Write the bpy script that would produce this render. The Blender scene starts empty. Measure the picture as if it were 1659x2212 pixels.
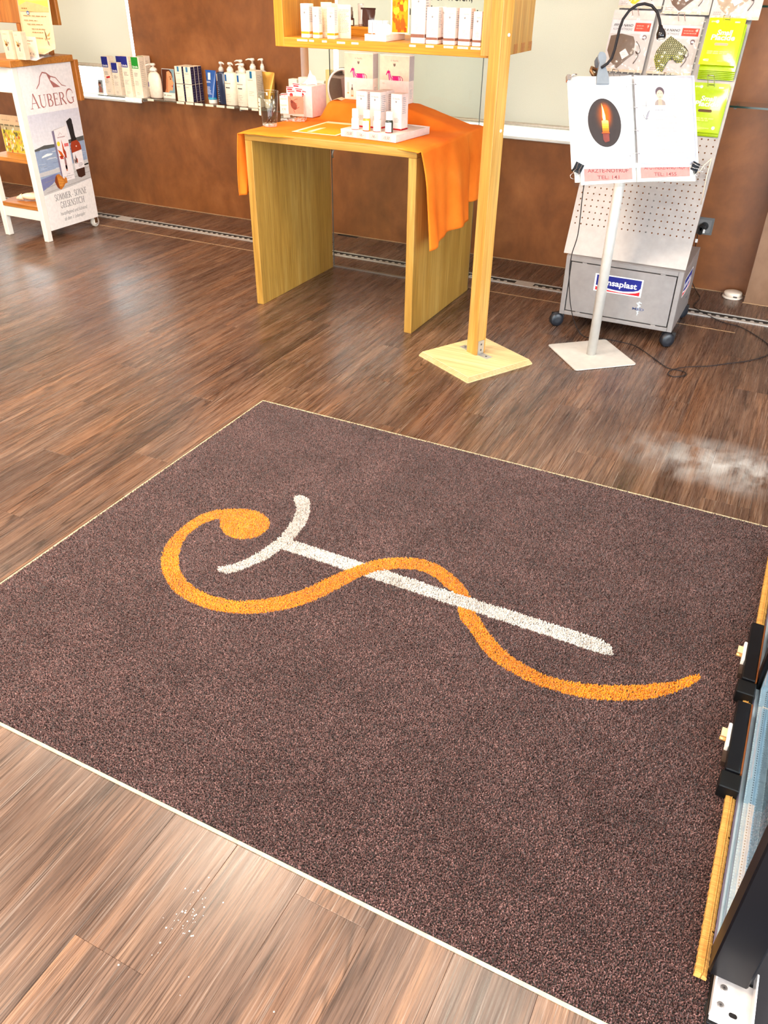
import bpy, bmesh, math, random
from mathutils import Vector, Matrix
random.seed(7)
S = bpy.context.scene
COL = S.collection
PI = math.pi

# ------------------------------------------------------------------ camera
F_PX, W_PX = 1738.58, 1659.0
cam = bpy.data.cameras.new('camera')
cam.sensor_fit = 'HORIZONTAL'
cam.sensor_width = 36.0
cam.lens = F_PX / W_PX * 36.0
cam.clip_start = 0.02
camo = bpy.data.objects.new('camera', cam)
COL.objects.link(camo)
yaw, pitch, roll = math.radians(-26.28989711), math.radians(34.00540664), math.radians(-0.82745132)
fw = Vector((math.sin(yaw)*math.cos(pitch), math.cos(yaw)*math.cos(pitch), -math.sin(pitch)))
rt = Vector((math.cos(yaw), -math.sin(yaw), 0))
dn = fw.cross(rt)
r2 = rt*math.cos(roll) + dn*math.sin(roll)
d2 = dn*math.cos(roll) - rt*math.sin(roll)
camo.matrix_world = Matrix(((r2.x, -d2.x, -fw.x, 0), (r2.y, -d2.y, -fw.y, 0), (r2.z, -d2.z, -fw.z, 1.40), (0, 0, 0, 1)))
S.camera = camo

# ------------------------------------------------------------------ sky, lamps, exposure
wd = bpy.data.worlds.new('sky'); S.world = wd; wd.use_nodes = True
bg = wd.node_tree.nodes['Background']
bg.inputs[0].default_value = (0.90, 0.96, 1.0, 1)
bg.inputs[1].default_value = SKY = 10.0
S.view_settings.view_transform = 'Standard'
S.view_settings.look = 'None'
S.view_settings.gamma = 1.0
S.view_settings.use_curve_mapping = False
S.view_settings.exposure = 0.0
S.cycles.use_denoising = True
S.cycles.max_bounces = 10
S.cycles.transparent_max_bounces = 24
S.cycles.caustics_reflective = False
S.cycles.caustics_refractive = False
S.cycles.sample_clamp_indirect = 6.0
LAMPS = [  # ceiling panel lamps: x, y, size, watts
    (-3.6, 2.5, 0.5, 44), (-1.9, 2.1, 0.5, 44), (-0.4, 1.9, 0.5, 20),
    (-3.2, 0.7, 0.5, 64), (-1.4, 0.1, 0.5, 82), (-5.2, 2.0, 0.5, 36)]  # front pair turned up in place of daylight from the entrance
LAMP_COL = (1.0, 0.84, 0.66)
CEIL = 2.75

# ------------------------------------------------------------------ helpers
def lin(c):
    return tuple(((v/255.0)/12.92 if v/255.0 <= 0.04045 else ((v/255.0+0.055)/1.055)**2.4) for v in c[:3])

def nodes(name):
    m = bpy.data.materials.new(name); m.use_nodes = True
    nt = m.node_tree; b = nt.nodes['Principled BSDF']
    return m, nt, b
def nd(nt, t, **kw):
    n = nt.nodes.new(t)
    for k, v in kw.items():
        if k.startswith('i_'):
            n.inputs[k[2:].replace('_', ' ')].default_value = v
        else: setattr(n, k, v)
    return n
def ramp(nt, stops, interp='LINEAR'):
    r = nt.nodes.new('ShaderNodeValToRGB'); e = r.color_ramp.elements
    r.color_ramp.interpolation = interp
    while len(e) > 1: e.remove(e[-1])
    e[0].position = stops[0][0]; e[0].color = (*lin(stops[0][1]), 1)
    for p, c in stops[1:]:
        q = e.new(p); q.color = (*lin(c), 1)
    return r
def mapping(nt, scale, coord='Object', rnd=0.0):
    L = nt.links
    if coord == 'Position':
        g = nd(nt, 'ShaderNodeNewGeometry'); src = g.outputs['Position']
    else:
        g = nd(nt, 'ShaderNodeTexCoord'); src = g.outputs[coord]
    mp = nd(nt, 'ShaderNodeMapping'); mp.inputs['Scale'].default_value = scale
    L.new(src, mp.inputs['Vector'])
    if rnd:
        oi = nd(nt, 'ShaderNodeObjectInfo')
        ml = nd(nt, 'ShaderNodeVectorMath', operation='SCALE'); ml.inputs[0].default_value = (rnd, rnd*1.7, rnd*0.6)
        L.new(oi.outputs['Random'], ml.inputs['Scale'])
        L.new(ml.outputs[0], mp.inputs['Location'])
    return mp.outputs[0]
def noise(nt, vec, scale=5, detail=4, rough=0.55, dist=0.0):
    n = nd(nt, 'ShaderNodeTexNoise'); n.inputs['Scale'].default_value = scale
    n.inputs['Detail'].default_value = detail; n.inputs['Roughness'].default_value = rough
    n.inputs['Distortion'].default_value = dist
    nt.links.new(vec, n.inputs['Vector']); return n
def bump(nt, b, src, strength=0.2, dist=0.002):
    n = nd(nt, 'ShaderNodeBump'); n.inputs['Strength'].default_value = strength; n.inputs['Distance'].default_value = dist
    nt.links.new(src, n.inputs['Height']); nt.links.new(n.outputs[0], b.inputs['Normal']); return n
def mix(nt, a, bb, fac, mode='MIX'):
    n = nd(nt, 'ShaderNodeMix', data_type='RGBA', blend_type=mode)
    for s, v in ((n.inputs[0], fac), (n.inputs[6], a), (n.inputs[7], bb)):
        if hasattr(v, 'links') or isinstance(v, bpy.types.NodeSocket): nt.links.new(v, s)
        elif isinstance(v, (int, float)): s.default_value = v
        else: s.default_value = (*v, 1)
    return n.outputs[2]

MATS = {}
def attr_mat(name, rough, metal=0.0, coat=0.0, spec=0.5, var=0.05):
    m, nt, b = nodes(name)
    a = nd(nt, 'ShaderNodeAttribute', attribute_name='Col')
    n = noise(nt, mapping(nt, (60, 60, 60)), 1.0, 2)
    r = ramp(nt, [(0.3, (255*(1-var),)*3), (0.7, (255, 255, 255))])
    nt.links.new(n.outputs[0], r.inputs[0])
    nt.links.new(mix(nt, a.outputs['Color'], r.outputs[0], 1.0, 'MULTIPLY'), b.inputs['Base Color'])
    b.inputs['Roughness'].default_value = rough; b.inputs['Metallic'].default_value = metal
    b.inputs['Coat Weight'].default_value = coat; b.inputs['Specular IOR Level'].default_value = spec
    MATS[name] = m; return m
attr_mat('paper', 0.75, spec=0.25)
attr_mat('card', 0.5, spec=0.4)
attr_mat('plastic', 0.35)
attr_mat('gloss', 0.16, coat=0.4)
attr_mat('metal', 0.34, metal=0.65)
attr_mat('steel_bright', 0.2, metal=1.0)
attr_mat('rubber', 0.6, spec=0.3)

def wood_mat(name, stops, axis, scale=1.0, rough=0.45, bstr=0.15, rnd=3.0):
    """grain runs along axis 0/1/2 in object space"""
    m, nt, b = nodes(name)
    sc = [22*scale]*3; sc[axis] = 1.3*scale
    v = mapping(nt, sc, 'Object', rnd)
    n1 = noise(nt, v, 1.0, 5, 0.6, 0.4)
    sc2 = [160*scale]*3; sc2[axis] = 5*scale
    n2 = noise(nt, mapping(nt, sc2, 'Object', rnd), 1.0, 3, 0.6)
    r = ramp(nt, stops); nt.links.new(n1.outputs[0], r.inputs[0])
    r2_ = ramp(nt, [(0.35, (205, 200, 190)), (0.6, (255, 255, 255))]); nt.links.new(n2.outputs[0], r2_.inputs[0])
    nt.links.new(mix(nt, r.outputs[0], r2_.outputs[0], 0.7, 'MULTIPLY'), b.inputs['Base Color'])
    b.inputs['Roughness'].default_value = rough
    bump(nt, b, n2.outputs[0], bstr, 0.0006)
    MATS[name] = m; return m
OAK = [(0.25, (164, 118, 46)), (0.5, (184, 139, 62)), (0.75, (202, 162, 88))]
for ax, nm in enumerate('xyz'): wood_mat('oak_'+nm, OAK, ax)
SHELFW = [(0.25, (192, 120, 28)), (0.5, (208, 138, 38)), (0.75, (220, 156, 56))]
for ax, nm in enumerate('xyz'): wood_mat('shelfwood_'+nm, SHELFW, ax)
POSTW = [(0.25, (184, 122, 48)), (0.5, (203, 147, 68)), (0.75, (220, 174, 100))]
wood_mat('postwood', POSTW, 2, 0.8)
wood_mat('plywood', [(0.25, (226, 190, 134)), (0.5, (232, 200, 146)), (0.75, (236, 208, 158))], 0, 0.6)
wood_mat('trolleywood', [(0.25, (164, 94, 32)), (0.5, (192, 120, 46)), (0.75, (208, 142, 66))], 0, 0.8)
wood_mat('trolleywood_z', [(0.25, (158, 88, 30)), (0.5, (184, 112, 42)), (0.75, (204, 136, 62))], 2, 0.8)

def floor_mat():
    m, nt, b = nodes('floor_planks')
    L = nt.links
    def N(sc, scale=1.0, det=4, ro=0.55, di=0.0, rnd=37): return noise(nt, mapping(nt, sc, 'Position', rnd), scale, det, ro, di).outputs[0]
    def R(src, stops):
        r = ramp(nt, stops); L.new(src, r.inputs[0]); return r.outputs[0]
    c = R(N((44, 1.7, 1), 1, 6, 0.64, 0.5), [(0.28, (96, 76, 68)), (0.44, (125, 102, 91)), (0.56, (146, 122, 109)), (0.76, (178, 152, 133))])
    c = mix(nt, c, R(N((10, 1.0, 1), 1, 3, 0.5, 0.3), [(0.3, (176, 164, 160)), (0.5, (232, 220, 208)), (0.7, (255, 228, 198))]), 1.0, 'MULTIPLY')
    # broad worn and stained patches
    c = mix(nt, c, R(N((2.6, 1.5, 1), 1, 4, 0.6, 0.4, 0), [(0.32, (206, 202, 200)), (0.5, (236, 232, 228)), (0.68, (255, 250, 244))]), 1.0, 'MULTIPLY')
    # growth-ring lines: thin dark lines of a stretched field, only in parts of a board
    fld = N((8.0, 0.55, 1), 1, 1.6, 0.45, 0.2, 53)
    mu = nd(nt, 'ShaderNodeMath', operation='MULTIPLY'); mu.inputs[1].default_value = 30.0; L.new(fld, mu.inputs[0])
    pp_ = nd(nt, 'ShaderNodeMath', operation='PINGPONG'); pp_.inputs[1].default_value = 0.5; L.new(mu.outputs[0], pp_.inputs[0])
    ln = R(pp_.outputs[0], [(0.0, (88, 76, 70)), (0.09, (170, 160, 154)), (0.20, (255, 255, 255))])
    msk = R(N((9, 1.4, 1), 1, 3, 0.6, 0.2, 19), [(0.42, (20, 20, 20)), (0.60, (200, 200, 200))])
    mb_ = nd(nt, 'ShaderNodeRGBToBW'); L.new(msk, mb_.inputs[0])
    c = mix(nt, c, ln, mb_.outputs[0], 'MULTIPLY')
    fine = N((260, 6, 1), 1, 3, 0.62)
    c = mix(nt, c, R(fine, [(0.30, (150, 138, 130)), (0.46, (240, 236, 232)), (0.60, (255, 255, 255))]), 0.85, 'MULTIPLY')
    micro = N((620, 11, 1), 1, 2, 0.6, 0.3, 23)
    c = mix(nt, c, R(micro, [(0.34, (158, 146, 140)), (0.52, (246, 242, 240)), (0.62, (255, 255, 255))]), 0.8, 'MULTIPLY')
    c = mix(nt, c, (0.66, 0.57, 0.50), R(N((430, 4.5, 1), 1, 2, 0.5, 0, 71), [(0.60, (0, 0, 0)), (0.70, (120, 120, 120))]), 'MIX')
    oi = nd(nt, 'ShaderNodeObjectInfo')
    c = mix(nt, c, R(oi.outputs['Random'], [(0.0, (230, 226, 224)), (0.5, (243, 241, 239)), (1.0, (255, 255, 255))]), 1.0, 'MULTIPLY')
    # a pale grey mottled smear just behind the mat's right corner
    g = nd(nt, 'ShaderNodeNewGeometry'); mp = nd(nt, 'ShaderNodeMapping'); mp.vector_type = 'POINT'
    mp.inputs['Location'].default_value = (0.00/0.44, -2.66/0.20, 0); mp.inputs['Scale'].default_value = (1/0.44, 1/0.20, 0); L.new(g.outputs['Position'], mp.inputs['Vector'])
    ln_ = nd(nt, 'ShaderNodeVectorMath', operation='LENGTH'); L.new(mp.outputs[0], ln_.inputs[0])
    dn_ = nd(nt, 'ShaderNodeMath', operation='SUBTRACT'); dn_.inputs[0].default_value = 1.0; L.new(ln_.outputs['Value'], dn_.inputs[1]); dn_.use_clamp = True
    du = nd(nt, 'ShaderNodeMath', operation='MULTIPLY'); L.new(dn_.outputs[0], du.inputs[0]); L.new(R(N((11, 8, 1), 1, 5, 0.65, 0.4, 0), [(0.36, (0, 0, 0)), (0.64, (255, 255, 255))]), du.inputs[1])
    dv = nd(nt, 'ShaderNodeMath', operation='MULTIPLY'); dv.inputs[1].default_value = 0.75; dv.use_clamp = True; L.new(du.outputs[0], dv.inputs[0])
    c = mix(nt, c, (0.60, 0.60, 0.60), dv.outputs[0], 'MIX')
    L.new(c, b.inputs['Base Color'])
    rr = nd(nt, 'ShaderNodeMapRange'); rr.inputs['To Min'].default_value = 0.16; rr.inputs['To Max'].default_value = 0.40
    L.new(fine, rr.inputs['Value']); L.new(rr.outputs[0], b.inputs['Roughness'])
    bump(nt, b, fine, 0.18, 0.0007)
    b.inputs['Specular IOR Level'].default_value = 0.5
    MATS['floor'] = m
floor_mat()

def plaster(name, dark, mid, light, rough=0.42):
    m, nt, b = nodes(name)
    n = noise(nt, mapping(nt, (2.6, 2.6, 2.0), 'Position'), 1.0, 5, 0.62, 0.6)
    n2 = noise(nt, mapping(nt, (14, 14, 9), 'Position'), 1.0, 4, 0.6)
    r = ramp(nt, [(0.3, dark), (0.5, mid), (0.72, light)]); nt.links.new(n.outputs[0], r.inputs[0])
    r2_ = ramp(nt, [(0.3, (222, 216, 210)), (0.65, (255, 255, 255))]); nt.links.new(n2.outputs[0], r2_.inputs[0])
    nt.links.new(mix(nt, r.outputs[0], r2_.outputs[0], 0.8, 'MULTIPLY'), b.inputs['Base Color'])
    b.inputs['Roughness'].default_value = rough
    bump(nt, b, n2.outputs[0], 0.08, 0.001)
    MATS[name] = m
plaster('brown_plaster', (110, 64, 29), (134, 80, 39), (156, 98, 54))
plaster('taupe_plaster', (112, 80, 58), (130, 96, 70), (146, 110, 84))
plaster('white_plaster', (226, 222, 214), (234, 230, 222), (240, 238, 232), 0.7)

def flat(name, col, rough=0.5, metal=0.0, nscale=40, var=0.06, coat=0.0, bstr=0.0):
    m, nt, b = nodes(name)
    n = noise(nt, mapping(nt, (nscale,)*3), 1.0, 3)
    r = ramp(nt, [(0.3, tuple(v*(1-var) for v in col)), (0.7, col)]); nt.links.new(n.outputs[0], r.inputs[0])
    nt.links.new(r.outputs[0], b.inputs['Base Color'])
    b.inputs['Roughness'].default_value = rough; b.inputs['Metallic'].default_value = metal
    b.inputs['Coat Weight'].default_value = coat
    if bstr: bump(nt, b, n.outputs[0], bstr, 0.001)
    if name.startswith('black'): b.inputs['Specular IOR Level'].default_value = 0.22
    MATS[name] = m; return m
flat('aluminium', (206, 202, 196), 0.36, 0.4, 80, 0.08)
flat('brushed_steel', (160, 155, 154), 0.4, 0.5, 30, 0.06)
flat('silver_paint', (216, 211, 204), 0.4, 0.2, 30, 0.05)
flat('black_metal', (13, 13, 17), 0.34, 0.0, 30, 0.15)
flat('black_plastic', (13, 13, 14), 0.4, 0.0, 30, 0.12)
flat('white_paint', (236, 230, 220), 0.42, 0.0, 12, 0.03)
flat('frame_white', (232, 232, 226), 0.45, 0.0, 12, 0.03)
flat('slot_black', (26, 20, 16), 0.7)
flat('rubber_cream', (198, 182, 148), 0.7, 0, 60, 0.1)
flat('bracket_steel', (236, 226, 222), 0.3, 0.3, 60, 0.05)
flat('spacer_bar', (208, 218, 228), 0.4, 0.15, 60, 0.05)  # pale blue puts the sky's reflection into the colour
flat('jointstrip', (176, 140, 104), 0.5, 0.0, 60, 0.12)
flat('lightstrip', (212, 200, 182), 0.4, 0.3, 60, 0.08)

def pile(name, dark, mid, light, sc=330):
    m, nt, b = nodes(name)
    L = nt.links
    v = mapping(nt, (1, 1, 0.3), 'Position')
    n = noise(nt, v, sc, 3, 0.75)
    vo = nd(nt, 'ShaderNodeTexVoronoi'); vo.inputs['Scale'].default_value = sc*0.85; L.new(v, vo.inputs['Vector'])
    big = noise(nt, v, 5.0, 4, 0.6)
    r = ramp(nt, [(0.34, dark), (0.5, mid), (0.66, light)]); L.new(n.outputs[0], r.inputs[0])
    r2_ = ramp(nt, [(0.35, (214, 206, 204)), (0.68, (255, 255, 255))]); L.new(big.outputs[0], r2_.inputs[0])
    sepv = nd(nt, 'ShaderNodeRGBToBW'); L.new(vo.outputs['Color'], sepv.inputs[0])
    r3 = ramp(nt, [(0.1, (150, 142, 142)), (0.6, (255, 255, 255))]); L.new(sepv.outputs[0], r3.inputs[0])
    c = mix(nt, r.outputs[0], r2_.outputs[0], 1.0, 'MULTIPLY')
    c = mix(nt, c, r3.outputs[0], 0.75, 'MULTIPLY')
    L.new(c, b.inputs['Base Color'])
    b.inputs['Roughness'].default_value = 0.95; b.inputs['Specular IOR Level'].default_value = 0.1
    b.inputs['Sheen Weight'].default_value = 0.25; b.inputs['Sheen Roughness'].default_value = 0.5
    MATS[name] = m
pile('pile_brown', (30, 15, 15), (82, 52, 49), (168, 126, 120))
pile('pile_orange', (238, 124, 4), (252, 146, 18), (255, 170, 48))
pile('pile_white', (212, 206, 196), (234, 229, 220), (248, 244, 238))

def cloth_mat():
    m, nt, b = nodes('orange_cloth')
    L = nt.links
    w = noise(nt, mapping(nt, (700, 700, 700)), 1.0, 2)
    n = noise(nt, mapping(nt, (7, 7, 7)), 1.0, 4)
    r = ramp(nt, [(0.3, (240, 114, 28)), (0.6, (250, 130, 38)), (0.8, (252, 144, 54))]); L.new(n.outputs[0], r.inputs[0])
    L.new(r.outputs[0], b.inputs['Base Color'])
    b.inputs['Roughness'].default_value = 0.9
    b.inputs['Specular IOR Level'].default_value = 0.15
    bump(nt, b, w.outputs[0], 0.25, 0.0006)
    MATS['cloth'] = m
cloth_mat()

def glass(name, col=(1, 1, 1), rough=0.0, ior=1.45):
    """thin clear sheet: mostly straight-through with a fresnel reflection"""
    m, nt, b = nodes(name); L = nt.links
    out = nt.nodes['Material Output']
    tr = nd(nt, 'ShaderNodeBsdfTransparent'); tr.inputs[0].default_value = (*col, 1)
    gl = nd(nt, 'ShaderNodeBsdfGlossy'); gl.inputs['Roughness'].default_value = rough
    fr = nd(nt, 'ShaderNodeFresnel'); fr.inputs['IOR'].default_value = ior
    mx = nd(nt, 'ShaderNodeMixShader')
    ge = nd(nt, 'ShaderNodeNewGeometry'); iv = nd(nt, 'ShaderNodeMath', operation='SUBTRACT'); iv.inputs[0].default_value = 1.0
    L.new(ge.outputs['Backfacing'], iv.inputs[1])
    mf = nd(nt, 'ShaderNodeMath', operation='MULTIPLY'); L.new(fr.outputs[0], mf.inputs[0]); L.new(iv.outputs[0], mf.inputs[1])
    L.new(mf.outputs[0], mx.inputs[0]); L.new(tr.outputs[0], mx.inputs[1]); L.new(gl.outputs[0], mx.inputs[2])
    L.new(mx.outputs[0], out.inputs['Surface'])
    MATS[name] = m
glass('clear_glass', (0.96, 0.985, 0.975))
glass('door_glass', (0.86, 0.92, 0.94), 0.0, 1.6)
glass('film', (0.97, 0.97, 0.97), 0.12, 1.5)
def thick_glass():
    m, nt, b = nodes('thick_glass'); L = nt.links; out = nt.nodes['Material Output']
    tr = nd(nt, 'ShaderNodeBsdfTransparent'); tr.inputs[0].default_value = (0.97, 0.98, 0.97, 1)
    b.inputs['Base Color'].default_value = (0.92, 0.93, 0.92, 1); b.inputs['Roughness'].default_value = 0.08
    n = noise(nt, mapping(nt, (90, 90, 160)), 1.0, 2); r = ramp(nt, [(0.42, (40, 40, 40)), (0.62, (190, 190, 190))]); L.new(n.outputs[0], r.inputs[0])  # white mottling painted in as highlights of the glass
    bw = nd(nt, 'ShaderNodeRGBToBW'); L.new(r.outputs[0], bw.inputs[0])
    mx = nd(nt, 'ShaderNodeMixShader'); L.new(bw.outputs[0], mx.inputs[0]); L.new(tr.outputs[0], mx.inputs[1]); L.new(b.outputs[0], mx.inputs[2]); L.new(mx.outputs[0], out.inputs['Surface'])
    MATS['thick_glass'] = m
thick_glass()
flat('glass_edge', (20, 52, 40), 0.15, 0, 30, 0.1)
def solid_glass():
    m, nt, b = nodes('tumbler_glass')
    b.inputs['Transmission Weight'].default_value = 1.0; b.inputs['Roughness'].default_value = 0.02
    b.inputs['IOR'].default_value = 1.45; b.inputs['Base Color'].default_value = (0.98, 0.99, 0.99, 1)
    MATS['tumbler_glass'] = m
solid_glass()
def blind_mat():
    m, nt, b = nodes('blind_fabric'); L = nt.links
    out = nt.nodes['Material Output']
    n = noise(nt, mapping(nt, (400, 400, 400)), 1.0, 2)
    r = ramp(nt, [(0.3, (216, 213, 198)), (0.7, (226, 224, 210))]); L.new(n.outputs[0], r.inputs[0])
    df = nd(nt, 'ShaderNodeBsdfDiffuse'); tl = nd(nt, 'ShaderNodeBsdfTranslucent')
    L.new(r.outputs[0], df.inputs[0]); L.new(r.outputs[0], tl.inputs[0])
    mx = nd(nt, 'ShaderNodeMixShader'); mx.inputs[0].default_value = 0.15
    L.new(df.outputs[0], mx.inputs[1]); L.new(tl.outputs[0], mx.inputs[2]); L.new(mx.outputs[0], out.inputs['Surface'])
    MATS['blind'] = m
blind_mat()
def mirror_mat():
    m, nt, b = nodes('mirror_tinted')
    b.inputs['Metallic'].default_value = 1.0; b.inputs['Roughness'].default_value = 0.03
    b.inputs['Base Color'].default_value = (0.40, 0.34, 0.30, 1); MATS['mirror'] = m  # tint puts the taupe of the reflection into the colour
mirror_mat()
def emit(name, col, st):
    m, nt, b = nodes(name)
    b.inputs['Emission Color'].default_value = (*col, 1); b.inputs['Emission Strength'].default_value = st
    b.inputs['Base Color'].default_value = (0.8, 0.8, 0.8, 1); MATS[name] = m
emit('lamp_diffuser', LAMP_COL, 6.0)
def bristle_mat():
    m, nt, b = nodes('bristles')
    n = noise(nt, mapping(nt, (20, 900, 20), 'Position'), 1.0, 2)
    r = ramp(nt, [(0.3, (150, 98, 36)), (0.6, (198, 144, 66)), (0.8, (216, 168, 92))]); nt.links.new(n.outputs[0], r.inputs[0])
    nt.links.new(r.outputs[0], b.inputs['Base Color']); b.inputs['Roughness'].default_value = 0.7
    bump(nt, b, n.outputs[0], 0.25, 0.0006); MATS['bristles'] = m
bristle_mat()

# text outlines -> 2D triangles, cached
TXT = {}
def text_geo(s, shear=0.0, bold=0.0):
    k = (s, shear, bold)
    if k not in TXT:
        cu = bpy.data.curves.new('text_outline', 'FONT'); cu.body = s; cu.size = 1.0; cu.shear = shear
        cu.resolution_u = 3; cu.offset = bold
        o = bpy.data.objects.new('text_outline', cu); COL.objects.link(o)
        dg = bpy.context.evaluated_depsgraph_get(); dg.update()
        me = o.evaluated_get(dg).to_mesh()
        vs = [(v.co.x, v.co.y) for v in me.vertices]; fs = [tuple(p.vertices) for p in me.polygons]
        o.evaluated_get(dg).to_mesh_clear()
        bpy.data.objects.remove(o); bpy.data.curves.remove(cu)
        x0 = min((v[0] for v in vs), default=0); x1 = max((v[0] for v in vs), default=1)
        TXT[k] = (vs, fs, x0, x1)
    return TXT[k]

class Fr:
    """a flat frame: origin o, axes u (right) and v (up), normal n"""
    def __init__(s, o, u, v):
        s.o = Vector(o); s.u = Vector(u).normalized(); s.v = Vector(v).normalized(); s.n = s.u.cross(s.v)
    def at(s, x, y, l=0.0): return s.o + s.u*x + s.v*y + s.n*l

class MB:
    def __init__(s, M=None): s.v = []; s.f = []; s.c = []; s.sm = []; s.M = M
    def add(s, vs, fs, col=(200, 200, 200), smooth=False):
        k = len(s.v); s.v += [Vector(v) for v in vs]
        for f in fs: s.f.append(tuple(i+k for i in f)); s.c.append(col); s.sm.append(smooth)
        return s
    def box(s, x0, x1, y0, y1, z0, z1, col=(200, 200, 200), M=None):
        vs = [Vector(p) for p in ((x0,y0,z0),(x1,y0,z0),(x1,y1,z0),(x0,y1,z0),(x0,y0,z1),(x1,y0,z1),(x1,y1,z1),(x0,y1,z1))]
        if M: vs = [M @ v for v in vs]
        return s.add(vs, [(0,3,2,1),(4,5,6,7),(0,1,5,4),(1,2,6,5),(2,3,7,6),(3,0,4,7)], col)
    def cbox(s, x0, x1, y0, y1, z0, z1, b, col=(200, 200, 200), M=None):
        """box with its edges chamfered by b"""
        bm = bmesh.new(); bmesh.ops.create_cube(bm, size=1)
        for v in bm.verts: v.co = ((x0+x1)/2+v.co.x*(x1-x0), (y0+y1)/2+v.co.y*(y1-y0), (z0+z1)/2+v.co.z*(z1-z0))
        bmesh.ops.bevel(bm, geom=list(bm.edges), offset=b, segments=1, affect='EDGES', profile=0.5)
        bm.verts.index_update()
        vs = [(M @ v.co) if M else v.co.copy() for v in bm.verts]
        s.add(vs, [tuple(v.index for v in f.verts) for f in bm.faces], col); bm.free(); return s
    def prism(s, pts, z0, z1, col=(200, 200, 200), M=None, fr=None):
        n = len(pts)
        vs = [Vector((x, y, z0)) for x, y in pts] + [Vector((x, y, z1)) for x, y in pts]
        if fr: vs = [fr.at(v.x, v.y, v.z) for v in vs]
        if M: vs = [M @ v for v in vs]
        return s.add(vs, [tuple(range(n-1, -1, -1)), tuple(range(n, 2*n))] + [(i, (i+1) % n, n+(i+1) % n, n+i) for i in range(n)], col)
    def lathe(s, prof, n=20, col=(200, 200, 200), c=(0, 0, 0), sx=1.0, sy=1.0, M=None, cols=None, cap=True):
        """prof: (r, z) from bottom to top"""
        k = len(prof); vs = []
        for r, z in prof:
            for i in range(n):
                a = 2*PI*i/n; vs.append(Vector((c[0]+r*sx*math.cos(a), c[1]+r*sy*math.sin(a), c[2]+z)))
        if M: vs = [M @ v for v in vs]
        base = len(s.v); s.v += vs
        def face(f, col_, sm): s.f.append(tuple(i+base for i in f)); s.c.append(col_); s.sm.append(sm)
        for j in range(k-1):
            cc = cols[j] if cols else col
            for i in range(n): face((j*n+i, j*n+(i+1) % n, (j+1)*n+(i+1) % n, (j+1)*n+i), cc, True)
        if cap and prof[0][0] > 1e-6: face(tuple(range(n-1, -1, -1)), cols[0] if cols else col, False)
        if cap and prof[-1][0] > 1e-6: face(tuple((k-1)*n+i for i in range(n)), cols[-1] if cols else col, False)
        return s
    def tube(s, path, r, n=8, col=(200, 200, 200), rs=None, M=None, closed=False):
        P = [Vector(p) for p in path]
        if M: P = [M @ p for p in P]
        base = len(s.v); up = None; k = len(P)
        for i, p in enumerate(P):
            t = (P[min(i+1, k-1)] - P[max(i-1, 0)]).normalized()
            if up is None: up = Vector((0, 0, 1)) if abs(t.z) < 0.9 else Vector((1, 0, 0))
            a = (up - t*up.dot(t)).normalized(); bb = t.cross(a); up = a
            rr = rs[i] if rs else r
            for j in range(n):
                q = 2*PI*j/n; s.v.append(p + (a*math.cos(q) + bb*math.sin(q))*rr)
        for i in range(k-1):
            for j in range(n):
                s.f.append((base+i*n+j, base+i*n+(j+1) % n, base+(i+1)*n+(j+1) % n, base+(i+1)*n+j)); s.c.append(col); s.sm.append(True)
        s.f.append(tuple(base+j for j in range(n-1, -1, -1))); s.c.append(col); s.sm.append(False)
        s.f.append(tuple(base+(k-1)*n+j for j in range(n))); s.c.append(col); s.sm.append(False)
        return s
    def grid(s, fn, nu, nv, col=(200, 200, 200), smooth=True):
        base = len(s.v)
        for j in range(nv+1):
            for i in range(nu+1): s.v.append(Vector(fn(i/nu, j/nv)))
        for j in range(nv):
            for i in range(nu):
                a = base+j*(nu+1)+i
                s.f.append((a, a+1, a+nu+2, a+nu+1)); s.c.append(col); s.sm.append(smooth)
        return s
    # flat print on a frame; l = layer number (each layer sits 0.15 mm higher)
    def poly(s, fr, pts, col, l=1): return s.add([fr.at(x, y, l*0.00015) for x, y in pts], [tuple(range(len(pts)))], col)
    def rect(s, fr, x0, y0, x1, y1, col, l=1): return s.poly(fr, [(x0,y0),(x1,y0),(x1,y1),(x0,y1)], col, l)
    def ell(s, fr, cx, cy, rx, ry, col, l=1, n=24, rot=0.0):
        pts = []
        for i in range(n):
            a = 2*PI*i/n; x, y = rx*math.cos(a), ry*math.sin(a)
            pts.append((cx+x*math.cos(rot)-y*math.sin(rot), cy+x*math.sin(rot)+y*math.cos(rot)))
        return s.poly(fr, pts, col, l)
    def line(s, fr, pts, w, col, l=1):
        """ribbon of width w (number or list) through pts"""
        k = len(pts); vs = []
        for i, (x, y) in enumerate(pts):
            x0, y0 = pts[max(i-1, 0)]; x1, y1 = pts[min(i+1, k-1)]
            d = math.hypot(x1-x0, y1-y0) or 1; nx, ny = -(y1-y0)/d, (x1-x0)/d
            ww = (w[i] if isinstance(w, (list, tuple)) else w)/2
            vs += [fr.at(x+nx*ww, y+ny*ww, l*0.00015), fr.at(x-nx*ww, y-ny*ww, l*0.00015)]
        return s.add(vs, [(2*i, 2*i+1, 2*i+3, 2*i+2) for i in range(k-1)], col)
    def txt(s, fr, t, x, y, size, col, l=2, al='C', width=None, shear=0.0, bold=0.0):
        vs, fs, x0, x1 = text_geo(t, shear, bold)
        w = (x1-x0) or 1; sx = size if width is None else width/w
        off = {'C': -(x0+x1)/2*sx, 'L': -x0*sx, 'R': -x1*sx}[al]
        return s.add([fr.at(x+off+vx*sx, y+vy*size, l*0.00015) for vx, vy in vs], fs, col)
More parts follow.
